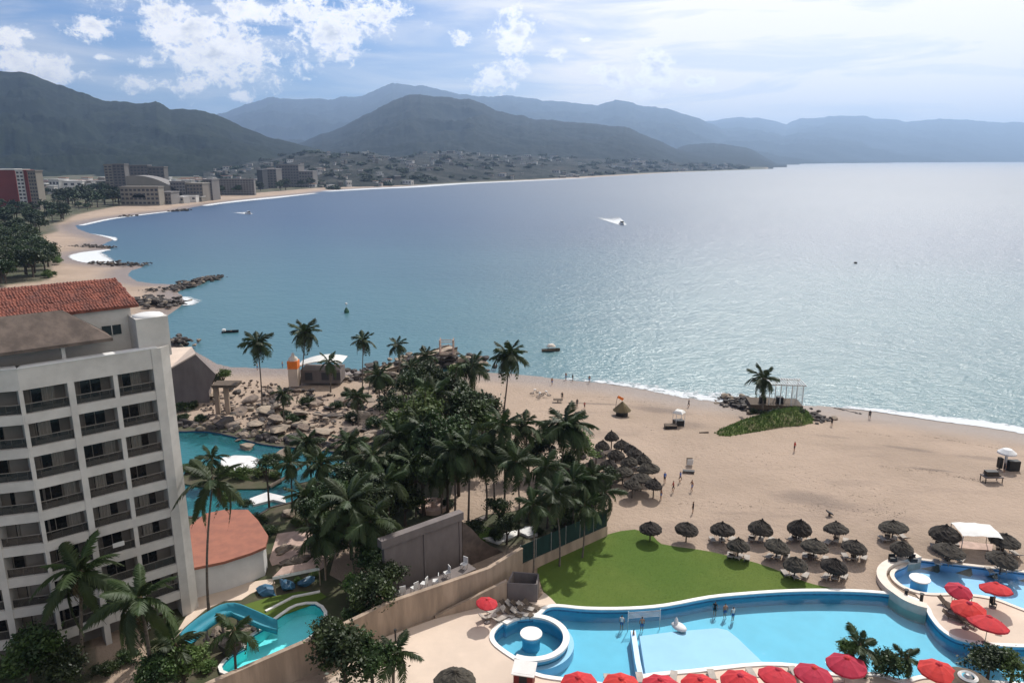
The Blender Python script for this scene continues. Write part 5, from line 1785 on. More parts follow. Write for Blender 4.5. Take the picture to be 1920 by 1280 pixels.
T = 'dense garden trees'
for (px, py, by, r, lab, kw) in [
    (505, 868, 952, 26, 'small flat-topped tree with a thick pale trunk by the lagoon bridge', dict(flat=.8)),
    (790, 770, 905, 50, 'big dark tree at the left front of the central grove', {}),
    (752, 800, 870, 40, 'dark tree at the left edge of the central grove', {}),
    (836, 728, 850, 42, 'dark tree at the seaward top of the central grove', {}),
    (872, 770, 880, 50, 'tall dense tree right of the central grove, by the sand', {}),
    (900, 800, 880, 36, 'dark tree at the right shoulder of the grove', {}),
    (828, 815, 940, 50, 'dense dark tree in the middle of the grove', {}),
    (795, 880, 965, 46, 'black-green tree above the round fountain', {}),
    (745, 880, 960, 44, 'dark tree left of the round fountain', {}),
    (700, 930, 1020, 44, 'dark tree above the left end of the grey court wall', {}),
    (760, 940, 985, 38, 'low dark tree against the top of the grey court wall', {}),
    (660, 1000, 1048, 46, 'very dark broad tree right of the paved terrace', {}),
    (702, 1055, 1108, 44, 'very dark tree against the left end of the grey court wall', {}),
    (668, 1098, 1138, 30, 'dark tree overhanging the end of the turquoise pool', {}),
    (694, 1115, 1172, 50, 'green-black tree standing behind the tan wall', {}),
    (668, 1160, 1190, 28, 'small drooping tree against the tan wall top', {}),
    (935, 950, 1000, 24, 'round dark shrub tree at the foot of the sand court', {}),
    (958, 855, 900, 30, 'dark tree behind the sand court palms', {}),
    (1010, 845, 890, 30, 'dark tree between the pair of palms and the wide palm', {}),
    (1085, 835, 900, 32, 'green tree merging with the thatch cluster', dict(bright=True)),
    (1145, 893, 915, 20, 'round olive bush on the sand below the thatch cluster', dict(flat=1.0)),
    (1100, 940, 985, 32, 'olive tree behind the green screen fence', dict(bright=True)),
    (1060, 965, 1015, 28, 'grey-green tree behind the left of the screen', {}),
    (950, 985, 1020, 26, 'dark tree beside the pale gravel bed', {}),
    (890, 990, 1020, 22, 'dark tree beside the garden path', {}),
    (648, 1225, 1288, 60, 'dark tree at the bottom edge left of the pale deck', {}),
    (700, 1240, 1296, 52, 'dense dark shrub tree touching the bottom edge by the deck', {}),
    (1662, 1246, 1268, 34, 'round dark olive bush at the bottom edge by the pool', {}),
    (1850, 1240, 1275, 40, 'blue-green feathery tree at the bottom right corner', {}),
    (1893, 1250, 1285, 36, 'second blue-green tree in the bottom right corner', {}),
    (1590, 1215, 1262, 22, 'dark ragged shrub over the half hidden red umbrella', {}),
    (60, 1225, 1290, 60, 'shaded tree at the foot of the hotel in the bottom left corner', {}),
    (120, 1255, 1310, 46, 'second shaded tree at the foot of the hotel', {}),
    (770, 720, 800, 34, 'dark tree on the seaward left shoulder of the grove', {}),
    (800, 700, 790, 30, 'dark low tree under the jetty tower', {}),
    (855, 700, 800, 26, 'dark rounded tree right below the jetty tower', {}),
    (735, 760, 850, 30, 'dark tree between the rock garden and the grove', {}),
    (860, 830, 930, 40, 'black-green tree over the sand court corner', {}),
    (905, 765, 850, 34, 'dark tree at the sunny right edge of the grove', {}),
    (780, 840, 930, 42, 'shaded tree above the tan stone hut', {}),
    (840, 880, 960, 36, 'dark tree at the left end of the sand court', {}),
    (720, 1010, 1060, 30, 'dark tree hiding the left edge of the grey court wall', {}),
    (590, 960, 1040, 34, 'dark tree at the right end of the lagoon', {}),
    (660, 900, 985, 40, 'dark tree above the large palm crown', {}),
    (620, 930, 1020, 36, 'dark tree left of the large palm crown', {}),
    (1030, 820, 890, 28, 'dark tree just left of the wide bright palm', {}),
    (1065, 870, 920, 26, 'dark low tree below the wide bright palm', {}),
    (728, 1075, 1132, 34, 'dark tree overlapping the lower left corner of the grey court wall', {}),
    (622, 1190, 1250, 40, 'dark tree leaning over the tan wall beside the turquoise pool', {}),
    (350, 1240, 1300, 44, 'tree at the bottom beside the dark boulder pool corner', dict(bright=True)),
    (290, 1262, 1320, 44, 'dark tree on the bottom edge left of the slide', {}),
    (421, 702, 745, 15, 'small dark tree against the lookout platform', {}),
    (402, 712, 750, 14, 'dark ragged tree at the right end of the grey hall', {}),
    (722, 722, 760, 22, 'dark bush on the seaward rocks left of the grove', {}),
]:
    tree(px, py, by, r, lab, T, **kw)
k = 0
shr = random.Random(3)
for (px, py, r, br) in [(350, 885, 18, True), (375, 890, 18, True), (420, 892, 22, True), (455, 895, 24, True), (490, 893, 20, True), (515, 897, 16, True), (590, 925, 22, False), (620, 925, 20, False),
                        (345, 770, 18, False), (362, 765, 14, False), (342, 790, 16, False), (375, 790, 14, False), (535, 780, 12, False), (548, 790, 16, False), (566, 785, 12, False), (575, 760, 18, False),
                        (630, 765, 14, False), (660, 790, 18, False), (700, 800, 20, False), (715, 830, 18, False), (735, 790, 16, False), (690, 850, 16, True), (670, 870, 16, False), (635, 880, 14, True),
                        (430, 940, 20, True), (460, 950, 16, False), (505, 1000, 18, False), (480, 985, 22, False), (555, 985, 14, True), (600, 985, 22, False), (560, 1090, 10, True), (590, 1080, 12, True),
                        (905, 1025, 14, False), (930, 1010, 18, False), (1010, 1000, 14, False), (1050, 990, 18, False), (1080, 985, 20, False), (1120, 975, 18, False), (1000, 975, 16, False),
                        (1100, 1080, 0, False), (760, 905, 20, False), (820, 905, 20, False), (700, 900, 20, False), (730, 960, 20, False), (840, 950, 16, False),
                        (240, 1240, 24, False), (200, 1262, 26, False), (20, 1265, 26, False), (390, 1255, 22, True), (400, 1180, 0, False), (770, 700, 14, False), (790, 705, 12, False), (700, 720, 16, False), (650, 745, 12, False)]:
    if r == 0: continue
    where = ('by the foot of the hotel' if px < 300 and py > 1200 else 'against the foot of the grey gabled hall' if px < 400 and py < 800 else 'on the planted lagoon island' if py < 915 and px < 540 and py > 860
             else 'beside the beach bar and rock garden' if py < 800 and px < 680 else 'under the jetty deck' if py < 730 else 'between the orange roof and the lagoon' if px < 530 and py < 1010 else 'at the right end of the lagoon' if px < 625 and py < 1000
             else 'behind the blue tarpaulins' if px < 600 and py > 1060 and py < 1110 else 'beside the green screen fence' if px > 890 else 'at the lower left beside the slide pool' if py > 1150 else 'in the shade of the central grove')
    shrub(px, py, r, ('yellow-green shrub ' if br else 'dark green shrub ') + where, 'bright garden shrubs' if br else 'dark garden shrubs', br)

# far shore grove: trees one can pick out, group of alike trees
fr = random.Random(12)
grove = [(-60, 540), (60, 527), (95, 512), (88, 490), (55, 465), (70, 440), (108, 428), (112, 416), (150, 398), (235, 384), (330, 376), (470, 363), (600, 352), (600, 346), (420, 352), (250, 360), (120, 366), (-60, 375)]
n = 0
bro = random.Random(4)
while n < 260:
    px = fr.uniform(-60, 600); py = 345 + (540 - 345) * fr.random() ** 1.5
    if not pip(np.array([px]), np.array([py]), grove)[0]: continue
    c = P(px, py, 2.0)
    r = fr.uniform(3.2, 6.0) * (1 if c.y < 700 else 1.5)
    root = empty('broadleaf_tree', c, label='bushy grove tree behind the far beach, %s' % ('near the foam cove' if c.y < 420 else ('middle distance, inland' if px < 100 else 'middle distance, by the sand') if c.y < 700 else 'towards the red tower' if px < 130 else 'towards the grey towers' if px < 300 else 'before the far dark hotels'), cat='tree', group='grove behind the far beach')
    me = fr.choice(CROWNS_FAR if c.y > 420 else CROWNS)
    inst('crown', me, root, (0, 0, r * 1.15), (0, 0, fr.uniform(0, 6)), (r, r, r * .9))
    inst('trunk', fr.choice(tk), root, (0, 0, 0), (0, 0, 0), (r, r, r * .9))
    n += 1
for i in range(10):
    c = P(fr.uniform(88, 112), fr.uniform(478, 520), 1.5)
    inst('shrub', fr.choice(CROWNS_B), None, (c.x, c.y, 2.2), (0, 0, fr.uniform(0, 6)), fr.uniform(1.5, 2.6), label='sunlit low bush at the sandy edge of the far grove', cat='shrub', group='bushes at the grove edge')

# ================================================================== FAR TOWN
def far_block(px0, px1, ytop, ybase, depth, mw, label, name='apartment_tower', rot=0.0, bands=0, zb=2.0, roofm=None, cat='building', Y=None, cols=0):
    """box whose front face spans px0..px1; base row gives its distance unless Y is given"""
    c = P((px0 + px1) / 2, ybase, zb)
    if Y is not None:
        q = PD((px0 + px1) / 2, ybase, Y); c = Vector((q.x, q.y, q.z))
    a = PD(px0, ytop, c.y); d = PD(px1, ytop, c.y)
    w_ = d.x - a.x; h = a.z - c.z
    root = empty(name, (c.x, c.y, c.z - 3), rot, label=label, cat=cat)
    b = MB(); b.box((0, depth / 2, (h + 3) / 2), (w_, depth, h + 3), mw); b.build('wall', parent=root)
    b = MB(); b.box((0, depth / 2, h + 3 + .6), (w_ + 1, depth + 1, 1.2), roofm or mw); b.build('parapet', parent=root)
    if bands:
        for i in range(bands):
            z = 3 + h * (i + .45) / bands
            b = MB()
            nn = cols or max(2, int(w_ / 5))
            for j in range(nn):
                x = -w_ / 2 + w_ * (j + .5) / nn
                b.box((x, -.02, z), (w_ / nn * .62, .5, h / bands * .48), M_fardark)
            b.build('window_band', parent=root)
    return root


far_block(-60, 38, 319, 386, 10, M_redbld, 'plain dark red slab of the hotel tower at the left edge', roofm=M_farwhite, zb=4)
far_block(39, 53, 320, 388, 10, M_farwhite, 'narrow white balcony face on the corner of the red tower', bands=10, cols=2, zb=4)
far_block(54, 60, 321, 388, 10, M_redbld, 'thin dark red strip between two balcony faces', zb=4)
far_block(61, 76, 322, 389, 10, M_fartan, 'tan balcony face at the right of the red tower', bands=10, cols=3, zb=4)
far_block(202, 217, 310, 372, 10, M_fartan, 'tall beige tower, left slab of the pair', rot=0, bands=12, cols=2)
far_block(218, 240, 309, 372, 10, M_haze_bld, 'tall grey tower slab joined to the beige one', bands=12, cols=3)
far_block(242, 282, 311, 362, 12, M_haze_bld, 'wide grey-brown tower right of the tall pair', bands=9, cols=6)
far_block(283, 312, 314, 362, 12, M_haze_bld, 'lower grey tower step at the right of the wide one', bands=8, cols=4)
far_block(228, 300, 352, 384, 12, M_fartan, 'stepped tan beach hotel in front of the grey towers', 'beach_hotel', bands=4, cols=9)
far_block(300, 322, 362, 382, 20, M_haze_bld, 'low grey wing right of the stepped beach hotel', 'beach_hotel', bands=3, cols=4)
far_block(322, 350, 342, 376, 12, M_haze_bld, 'dark grey block left of the long shaded hotel', 'beach_hotel', bands=6, cols=5)
far_block(352, 382, 345, 376, 22, M_fartan, 'beige block before the wooded hill', 'beach_hotel', bands=5, cols=5)
far_block(384, 400, 338, 374, 22, M_haze_bld, 'narrow grey block beside the long shaded hotel', 'beach_hotel', bands=7, cols=3)
far_block(405, 478, 337, 365, 6, M_haze_bld, 'long dark hotel in shade on the far beach', 'beach_hotel', bands=7, cols=14)
far_block(484, 494, 320, 355, 25, M_fardark, 'slim dark tower before the broad rosy block', bands=0)
far_block(495, 520, 318, 352, 28, M_haze_bld, 'rosy grey block left part of the broad complex', bands=7, cols=4, Y=1180)
far_block(520, 562, 310, 352, 35, M_haze_bld, 'broad rosy grey stepped hotel complex on the far shore', bands=8, cols=8, Y=1240)
far_block(562, 588, 322, 352, 30, M_haze_bld, 'lower right end of the rosy hotel complex', bands=5, cols=5, Y=1240)
# arched shell roof in front
c = P(262, 384, 2.0)
root = empty('beach_pavilion', c, label='pale barrel vaulted beach pavilion below the grey towers', cat='building')
b = MB()
vs = []
for i in range(11):
    a = pi * i / 10
    vs += [(7 * cos(a), 0, 7 + 4 * sin(a)), (7 * cos(a), 9, 7 + 4 * sin(a))]
b.add(vs, [(2 * i, 2 * i + 1, 2 * i + 3, 2 * i + 2) for i in range(10)], M_farwhite); b.add(vs, [tuple(range(0, 22, 2))], M_farwhite); b.build('vault', parent=root)
b = MB(); b.box((0, 4.6, 3.5), (14, 9, 7), M_farwhite); b.build('wall', parent=root)
b = MB(); b.box((9.2, 2.4, 3.6), (4, 4, 7), M_fardark); b.build('side_opening', parent=root)
c = P(285, 376, 2.0)
root = empty('swooping_roof', c, label='long curving tan roof sweeping down to the right of the pavilion', cat='building')
vs = []
for i in range(13):
    t = i / 12; x = -26 + 60 * t; z = 26 - 18 * t ** 1.8 + 3 * sin(t * pi)
    vs += [(x, 0, z), (x, 22, z), (x, 0, 0)]
b = MB(); b.add(vs, [(3 * i, 3 * i + 3, 3 * i + 4, 3 * i + 1) for i in range(12)], M_haze_bld); b.add(vs, [(3 * i, 3 * i + 2, 3 * i + 5, 3 * i + 3) for i in range(12)], M_fartan)
b.build('roof', parent=root)

# houses
hm_ = []
for s, (w_, d_, h_) in enumerate([(11, 8, 6), (14, 9, 4.5), (8, 8, 9), (18, 9, 6)]):
    for mw, mr in ((M_farwhite, M_farroof), (M_fartan, M_farwhite), (M_farwhite, M_farwhite)):
        b = MB(); b.box((0, 0, h_ / 2 - 1), (w_, d_, h_ + 2), mw)
        b.box((0, 0, h_ + .35), (w_ + .8, d_ + .8, .7), mr)
        for i in range(3): b.box((-w_ / 2 + w_ * (i + .5) / 3, -d_ / 2 - .02, h_ * .55), (w_ * .17, .3, h_ * .35), M_fardark)
        hm_.append(b.mesh('house'))
hs = random.Random(77)


def house(v, s, lab, grp):
    return inst('house', hs.choice(hm_), None, tuple(v), (0, 0, hs.uniform(-.5, .5)), s, label=lab, cat='house', group=grp)


Xf, Yf, Zf, pxs_, ts_ = TOWN
cnt = 0
while cnt < 280:
    px = 400 + 1000 * hs.random() ** 1.25
    t = hs.random() ** 1.35 * .92
    i = int(np.argmin(abs(pxs_ - px))); j = int(np.argmin(abs(ts_ - t)))
    v = Vector((Xf[j, i], Yf[j, i], Zf[j, i]))
    if fbm(np.array([v.x * .006]), np.array([v.y * .006]), 3)[0] < .42: continue
    v.x += hs.uniform(-8, 8); v.y += hs.uniform(-9, 9)
    house(v, hs.uniform(.45, 1.1) * (1.0 + max(0, v.y - 1500) / 3500), 'small pale house on the %s of the hillside town' % ('lower left slope' if px < 620 and t < .35 else 'upper left slope' if px < 620 else 'middle shore front' if px < 900 and t < .3 else 'middle slope' if px < 900 else 'right shore front' if t < .3 else 'right slope'), 'houses of the hillside town'); cnt += 1
for i in range(60):   # low town between the red tower and the grey towers
    px = hs.uniform(78, 405); py = hs.uniform(343, 366) if px < 200 else hs.uniform(340, 352)
    v = P(px, py, 3.0)
    house(v, hs.uniform(.8, 1.5), 'low pale house in the flat town beyond the grove', 'houses of the flat town')
for i in range(16):   # white roof glints above the grove
    v = P(110 + i * 6.2, 357 - 2 * sin(i), 5.0)
    house(v + Vector((0, 0, 5)), hs.uniform(1.0, 1.5), 'white flat-roofed house just above the far grove', 'white houses above the far grove')
for i, (px, py) in enumerate([(340, 376), (357, 374), (366, 373), (372, 373)]):
    v = P(px, py + 3, 2.0)
    house(v, .9, 'little white beach house in front of the dark hotels', 'beach houses')

# hillside clumps so the town hill reads as houses among trees
cnt = 0
while cnt < 280:
    px = 400 + 1000 * hs.random() ** 1.2; t = hs.random() ** 1.2
    i = int(np.argmin(abs(pxs_ - px))); j = int(np.argmin(abs(ts_ - t)))
    v = Vector((Xf[j, i], Yf[j, i], Zf[j, i]))
    r = hs.uniform(7, 15) * (1 + max(0, v.y - 1500) / 3000)
    inst('tree_clump', hs.choice(CROWNS_FAR), None, (v.x, v.y, v.z + r * .1), (0, 0, hs.uniform(0, 6)), (r, r, r * .55), label='dark tree clump on the %s of the town hill, %s' % ('left end' if px < 620 else 'middle' if px < 900 else 'right end', 'low by the shore' if t < .2 else 'halfway up' if t < .55 else 'near the crest'), cat='tree clump', group='tree clumps of the hillside town')
    cnt += 1

# ================================================================== BEACH AND POOL THINGS
def ground_z(x, y):
    i = np.searchsorted(rr, math.hypot(x, y)) ; i = min(max(i, 1), NR - 1)
    j = np.searchsorted(th, atan2(x, y)); j = min(max(j, 1), NTH - 1)
    return float(ZG[i, j])


def at(px, py, z=None):
    """ground point under a pixel on the beach"""
    p = P(px, py, 1.4)
    for _ in range(3):
        p = P(px, py, ground_z(p.x, p.y))
    return p


def thatch_mesh(seed):
    r = random.Random(seed)
    b = MB(); n = 30; R = 1.5
    vs = []; fs = []
    layers = [(0.0, .92), (.35, .80), (.6, .67), (.85, .53), (1.0, .42), (1.2, .28), (1.4, .08), (1.52, -.06), (1.5, -.24)]
    for (rad, z) in layers:
        for k in range(n):
            a = 2 * pi * k / n
            j = 1 + r.uniform(-.05, .05) * (rad > 0)
            vs.append((rad * j * cos(a), rad * j * sin(a), z + r.uniform(-.075, .075)))
    for i in range(len(layers) - 1):
        for k in range(n):
            k2 = (k + 1) % n
            fs.append((i * n + k, i * n + k2, (i + 1) * n + k2, (i + 1) * n + k))
    b.add(vs, fs, M_thatch)
    for k in range(60):       # ragged fringe
        a = 2 * pi * k / 60 + r.uniform(-.04, .04); d = .09
        z = -.12; h = r.uniform(.1, .32); rr_ = 1.5 + r.uniform(-.03, .05)
        b.add([(rr_ * cos(a - d), rr_ * sin(a - d), z), (rr_ * cos(a + d), rr_ * sin(a + d), z), ((rr_ + .05) * cos(a), (rr_ + .05) * sin(a), z - h)], [(0, 1, 2)], M_thatch)
    b.lathe([(.16, .85), (.10, 1.1), (0, 1.15)], n=8, m=M_thatch)
    # underside
    b.lathe([(1.48, -.14), (.1, .55)], n=20, m=M_thatch)
    return b.mesh('thatch_roof')


TH = [thatch_mesh(s) for s in range(4)]
pb = MB(); pb.tube([(0, 0, -.1), (0, 0, 2.7)], .09, M_wood, 8); pole_me = pb.mesh('pole')
sb = MB()
for k in range(6):
    a = k * pi / 3; sb.tube([(0, 0, 2.45), (1.3 * cos(a), 1.3 * sin(a), 1.85)], .03, M_wood, 5)
spoke_me = sb.mesh('roof_frame')


def palapa(px, py, wpx, label, group, h=1.75, z=None, tilt=None, lowlabel=None):
    """px,py: centre of the roof in the picture"""
    c = P(px, py, 1.4 + h + .35)
    gz = ground_z(c.x, c.y) if z is None else z
    zc = c.y * cos(PITCH) + (CAMH - c.z) * sin(PITCH)
    s = wpx * zc / FPX / 3.1
    root = empty('thatch_umbrella', (c.x, c.y, gz), label=label, cat='thatch umbrella', group=group)
    t = (random.uniform(-.12, .12), random.uniform(-.12, .12), random.uniform(0, 6.28)) if tilt is None else tilt
    inst('thatch_roof', random.choice(TH), root, (0, 0, h), t, (s * random.uniform(.95, 1.06), s * random.uniform(.95, 1.06), random.uniform(.85, 1.2)))
    inst('pole', pole_me, root, (0, 0, 0), (0, 0, 0), (1, 1, h / 2.05))
    inst('roof_frame', spoke_me, root, (0, 0, h - 2.05), (0, 0, random.uniform(0, 1)), (s, s, 1))
    return root


row1 = [(1220, 985, 44, 'leftmost of the front row, by the lawn corner'), (1288, 986, 44, 'second from the left in the row facing the sea'), (1355, 987, 45, 'third from the left in the row facing the sea'),
        (1427, 985, 46, 'fourth from the left in the row facing the sea'), (1500, 985, 47, 'fifth in the row facing the sea, tilted to the right'), (1568, 986, 46, 'sixth in the row facing the sea, with a chair at its left'),
        (1676, 982, 50, 'wide one standing apart right of the row of six'), (1773, 995, 54, 'just left of the white canopy'), (1885, 1008, 54, 'just right of the white canopy'),
        (1385, 1017, 42, 'second row, leftmost, nearest the grass'), (1458, 1018, 46, 'second row, second from the left'), (1528, 1018, 48, 'second row, third from the left'),
        (1603, 1020, 44, 'second row, rightmost, apart from the others'), (1692, 1022, 42, 'tucked below the wide one standing apart'), (1780, 1026, 58, 'large one beside the pale pool wall'),
        (1880, 1043, 56, 'tufted one at the rim of the pale pool'), (1492, 1052, 46, 'third row, left of the two, beside the lawn'), (1565, 1055, 46, 'third row, right of the two, behind the pool')]
for (px, py, w_, l_) in row1:
    palapa(px, py, w_, 'dark thatch umbrella, ' + l_, 'thatch umbrellas on the beach')
cl = [(1147, 816, 28, 'topmost of the cluster towards the sea'), (1166, 831, 32, 'just below the topmost of the cluster'), (1130, 832, 30, 'left of the cluster top, near the palm'), (1191, 846, 34, 'on the right shoulder of the cluster'),
      (1155, 849, 34, 'in the upper middle of the cluster'), (1118, 847, 32, 'upper left of the cluster'), (1180, 862, 34, 'in the centre right of the cluster'), (1216, 874, 42, 'at the right tip of the cluster'),
      (1142, 868, 36, 'in the centre left of the cluster'), (1107, 872, 36, 'at the left side of the cluster under the tree'), (1168, 880, 38, 'in the lower middle of the cluster'), (1203, 892, 40, 'below the right tip of the cluster'),
      (1128, 892, 38, 'at the lower left of the cluster'), (1096, 896, 38, 'lowest left of the cluster beside the pale path'), (1226, 905, 34, 'lowest right, standing free on the sand'), (1084, 850, 32, 'far left of the cluster, half under the wide palm'), (1080, 886, 36, 'far left of the cluster above the pale path'),
      (1118, 908, 36, 'at the bottom of the cluster beside the olive bush'), (1182, 838, 28, 'squeezed in below the topmost of the cluster'), (1206, 860, 32, 'between the right shoulder and right tip of the cluster'), (1186, 905, 34, 'at the bottom of the cluster, below the middle')]
for (px, py, w_, l_) in cl:
    palapa(px, py, w_, 'brown thatch umbrella ' + l_, 'thatch umbrella cluster behind the palms', h=1.9)
palapa(852, 1272, 78, 'ragged dark thatch umbrella cut by the bottom edge of the pale deck', None, h=2.2, z=1.53)


# chairs and loungers under the thatch
lounge0 = make_lounger(M_lounge); lt = make_lounger(M_wood)
first = {id(lounge0): True, id(lt): True}


def put_lounger(px, py, rz, label, group, dark=False, z=None, onground=True):
    src = lt if dark else lounge0
    o = src if first[id(src)] else copy_tree(src)
    first[id(src)] = False
    if z is None:
        c = at(px, py); zz = c.z
    else:
        c = P(px, py, z); zz = z
    o.location = (c.x, c.y, zz); o.rotation_euler = (0, 0, rz); o['label'] = label; o['group'] = group
    return o


lr = random.Random(8)
for (px, py, w_, l_) in row1[2:]:
    for k in range(3):
        put_lounger(px + (-18 + 17 * k) * w_ / 45, py + 31 + lr.uniform(-3, 4), radians(160 + lr.uniform(-25, 25)), 'pale sun lounger in the shade of a beach thatch umbrella', 'pale loungers under the thatch umbrellas', False)
    if lr.random() < .9: put_lounger(px + lr.uniform(-20, 20), py + 24, radians(150), 'dark wooden lounger under a beach thatch umbrella', 'dark loungers under the thatch umbrellas', True)
for i, (px, py, dk) in enumerate([(1108, 915, False), (1152, 862, False), (1120, 880, False), (1176, 893, False), (1200, 880, False), (1135, 855, True), (1160, 900, True)]):
    put_lounger(px, py, lr.uniform(0, 6), 'small pale chair among the brown thatch cluster' if not dk else 'small dark chair among the brown thatch cluster', 'pale chairs in the thatch cluster' if not dk else 'dark chairs in the thatch cluster', dk)

# white canopy between palapas
c = P(1831, 992, 3.9)
gz = 1.4
root = empty('beach_canopy', (c.x, c.y, gz), radians(-8), label='white square canopy between two thatch umbrellas at the right', cat='canopy')
b = MB(); N = 8; vs = []
for i in range(N + 1):
    for j in range(N + 1):
        u, v = i / N - .5, j / N - .5
        sag = .28 * (4 * u * u + 4 * v * v) * .5
        vs.append((u * 4.4, v * 3.4, 2.65 - sag + .05 * sin(i * 2.1 + j * 1.3)))
b.add(vs, [(i * (N + 1) + j, (i + 1) * (N + 1) + j, (i + 1) * (N + 1) + j + 1, i * (N + 1) + j + 1) for i in range(N) for j in range(N)], M_whitec)
b.build('canvas', parent=root, smooth=True)
for x in (-2.1, 2.1):
    for y in (-1.6, 1.6):
        b = MB(); b.tube([(x, y, 0), (x, y, 2.4)], .05, M_metal, 6); b.build('pole', parent=root)
slab('massage_mat', [(1796, 1012), (1862, 1020), (1860, 1032), (1796, 1026)], 1.40, 1.47, M_paver, 'pinkish ground mat in front of the white canopy', 'mat', sm=0)


# red umbrellas
def canopy_mesh(m, R=1.62, n=8, seed=0):
    r = random.Random(seed); b = MB()
    rings = [(0, .62), (.45, .50), (.95, .30), (1.35, .10), (R, -.05)]
    vs = [(0, 0, .64)]; K = n * 2
    for (rad, z) in rings[1:]:
        for k in range(K):
            a = 2 * pi * k / K
            rib = (k % 2 == 0)
            q = rad * (1.0 if rib else .955) * (1 + r.uniform(-.02, .02)); zz = z + (0.0 if rib else -.05 * rad) + r.uniform(-.025, .025)
            vs.append((q * cos(a), q * sin(a), zz))
    fs = [(0, 1 + k, 1 + (k + 1) % K) for k in range(K)]
    for i in range(len(rings) - 2):
        for k in range(K):
            a = 1 + i * K + k; c_ = 1 + i * K + (k + 1) % K
            fs.append((a, a + K, c_ + K, c_))
    base = 1 + (len(rings) - 2) * K
    for k in range(K):           # valance
        v = vs[base + k]; v2 = vs[base + (k + 1) % K]
        i = len(vs); vs += [v, v2, (v2[0] * 1.01, v2[1] * 1.01, v2[2] - .16), (v[0] * 1.01, v[1] * 1.01, v[2] - .16)]
        fs.append((i, i + 1, i + 2, i + 3))
    b.add(vs, fs, m)
    return b.mesh('canopy')


CAN = [canopy_mesh(M_red, seed=s) for s in range(3)]
vb = MB(); vb.lathe([(.34, .50), (.2, .66), (0, .74)], n=8, m=M_red); vent_me = vb.mesh('vent_cap')
pb2 = MB(); pb2.tube([(0, 0, 0), (0, 0, 2.75)], .035, M_palewood, 6); upole = pb2.mesh('pole')
fb = MB(); fb.lathe([(.34, 0), (.32, .12), (.06, .16), (.05, .3)], n=12, m=M_concrete); ufoot = fb.mesh('foot')
rbm = MB()
for k in range(8):
    a = k * pi / 4; rbm.tube([(0, 0, .55), (1.55 * cos(a), 1.55 * sin(a), -.06)], .018, M_metal, 4)
uribs = rbm.mesh('rib_set')


def umbrella(px, py, label, s=1.0, h=2.25, z=1.53, tilt=(0, 0), wz=None):
    c = P(px, py, z + h + .3)
    root = empty('red_umbrella', (c.x, c.y, z), label=label, cat='umbrella', group='red poolside umbrellas')
    rot = (tilt[0] + random.uniform(-.05, .05), tilt[1] + random.uniform(-.05, .05), random.uniform(0, .8))
    inst('canopy', random.choice(CAN), root, (0, 0, h), rot, (s, s, s))
    inst('vent_cap', vent_me, root, (0, 0, h), rot, (s, s, s))
    inst('rib_set', uribs, root, (0, 0, h - .03), rot, (s, s, s))
    inst('pole', upole, root, (0, 0, 0), (0, 0, 0), (1, 1, h / 2.25))
    inst('foot', ufoot, root, (0, 0, 0))
    return root


for (px, py, l_, kw) in [
    (913, 1124, 'small red umbrella standing over loungers beside the tan ramp wall', dict(s=.68, tilt=(.1, .12))),
    (1085, 1274, 'red umbrella leftmost of the row along the bottom edge', {}),
    (1165, 1276, 'red umbrella second from the left along the bottom edge', {}),
    (1239, 1278, 'red umbrella third in the bottom row, right of the divider wall', {}),
    (1313, 1277, 'red umbrella fourth in the bottom row', {}),
    (1388, 1270, 'red umbrella fifth in the bottom row, standing highest over the pale shelf', {}),
    (1458, 1260, 'red umbrella sixth in the bottom row, tilted towards the pool', dict(tilt=(-.08, .1))),
    (1526, 1256, 'red umbrella seventh in the bottom row, beside the dark shrub', dict(tilt=(0, .12))),
    (1588, 1238, 'red umbrella half hidden behind the dark ragged shrub', dict(s=1.05)),
    (1760, 1249, 'red umbrella alone between the round bush and the brown parasol', {}),
    (1799, 1101, 'flat red umbrella seen against the pale pool, the smaller one', dict(s=.8, tilt=(.16, .0))),
    (1868, 1097, 'red umbrella seen against the pale pool, the larger one', dict(s=.95, tilt=(-.1, .1))),
    (1817, 1134, 'bright red umbrella on the peninsula by the dark lounger group', {}),
    (1854, 1162, 'large red umbrella in the middle of the peninsula', dict(s=1.1, tilt=(-.12, .12)))]:
    umbrella(px, py, l_, **kw)

# brown parasol with a pale ring
c = P(1815, 1268, 4.0)
root = empty('brown_parasol', (c.x, c.y, 1.53), label='round brown parasol with a pale ring on top at the bottom right', cat='parasol')
b = MB(); b.lathe([(.5, .42), (1.0, .28), (1.85, -.05), (1.88, -.2)], n=26, m=M_wood, jit=.02); b.build('canopy', parent=root, loc=(0, 0, 2.1))
b = MB(); b.lathe([(.48, .44), (.62, .56), (.78, .40), (.6, .36)], n=26, m=M_coping); b.build('ring', parent=root, loc=(0, 0, 2.1))
b = MB(); b.lathe([(.36, .40), (.2, .62), (0, .68)], n=16, m=M_metal); b.build('cap', parent=root, loc=(0, 0, 2.1))
inst('pole', pole_me, root, (0, 0, 0), (0, 0, 0), (1, 1, .88))

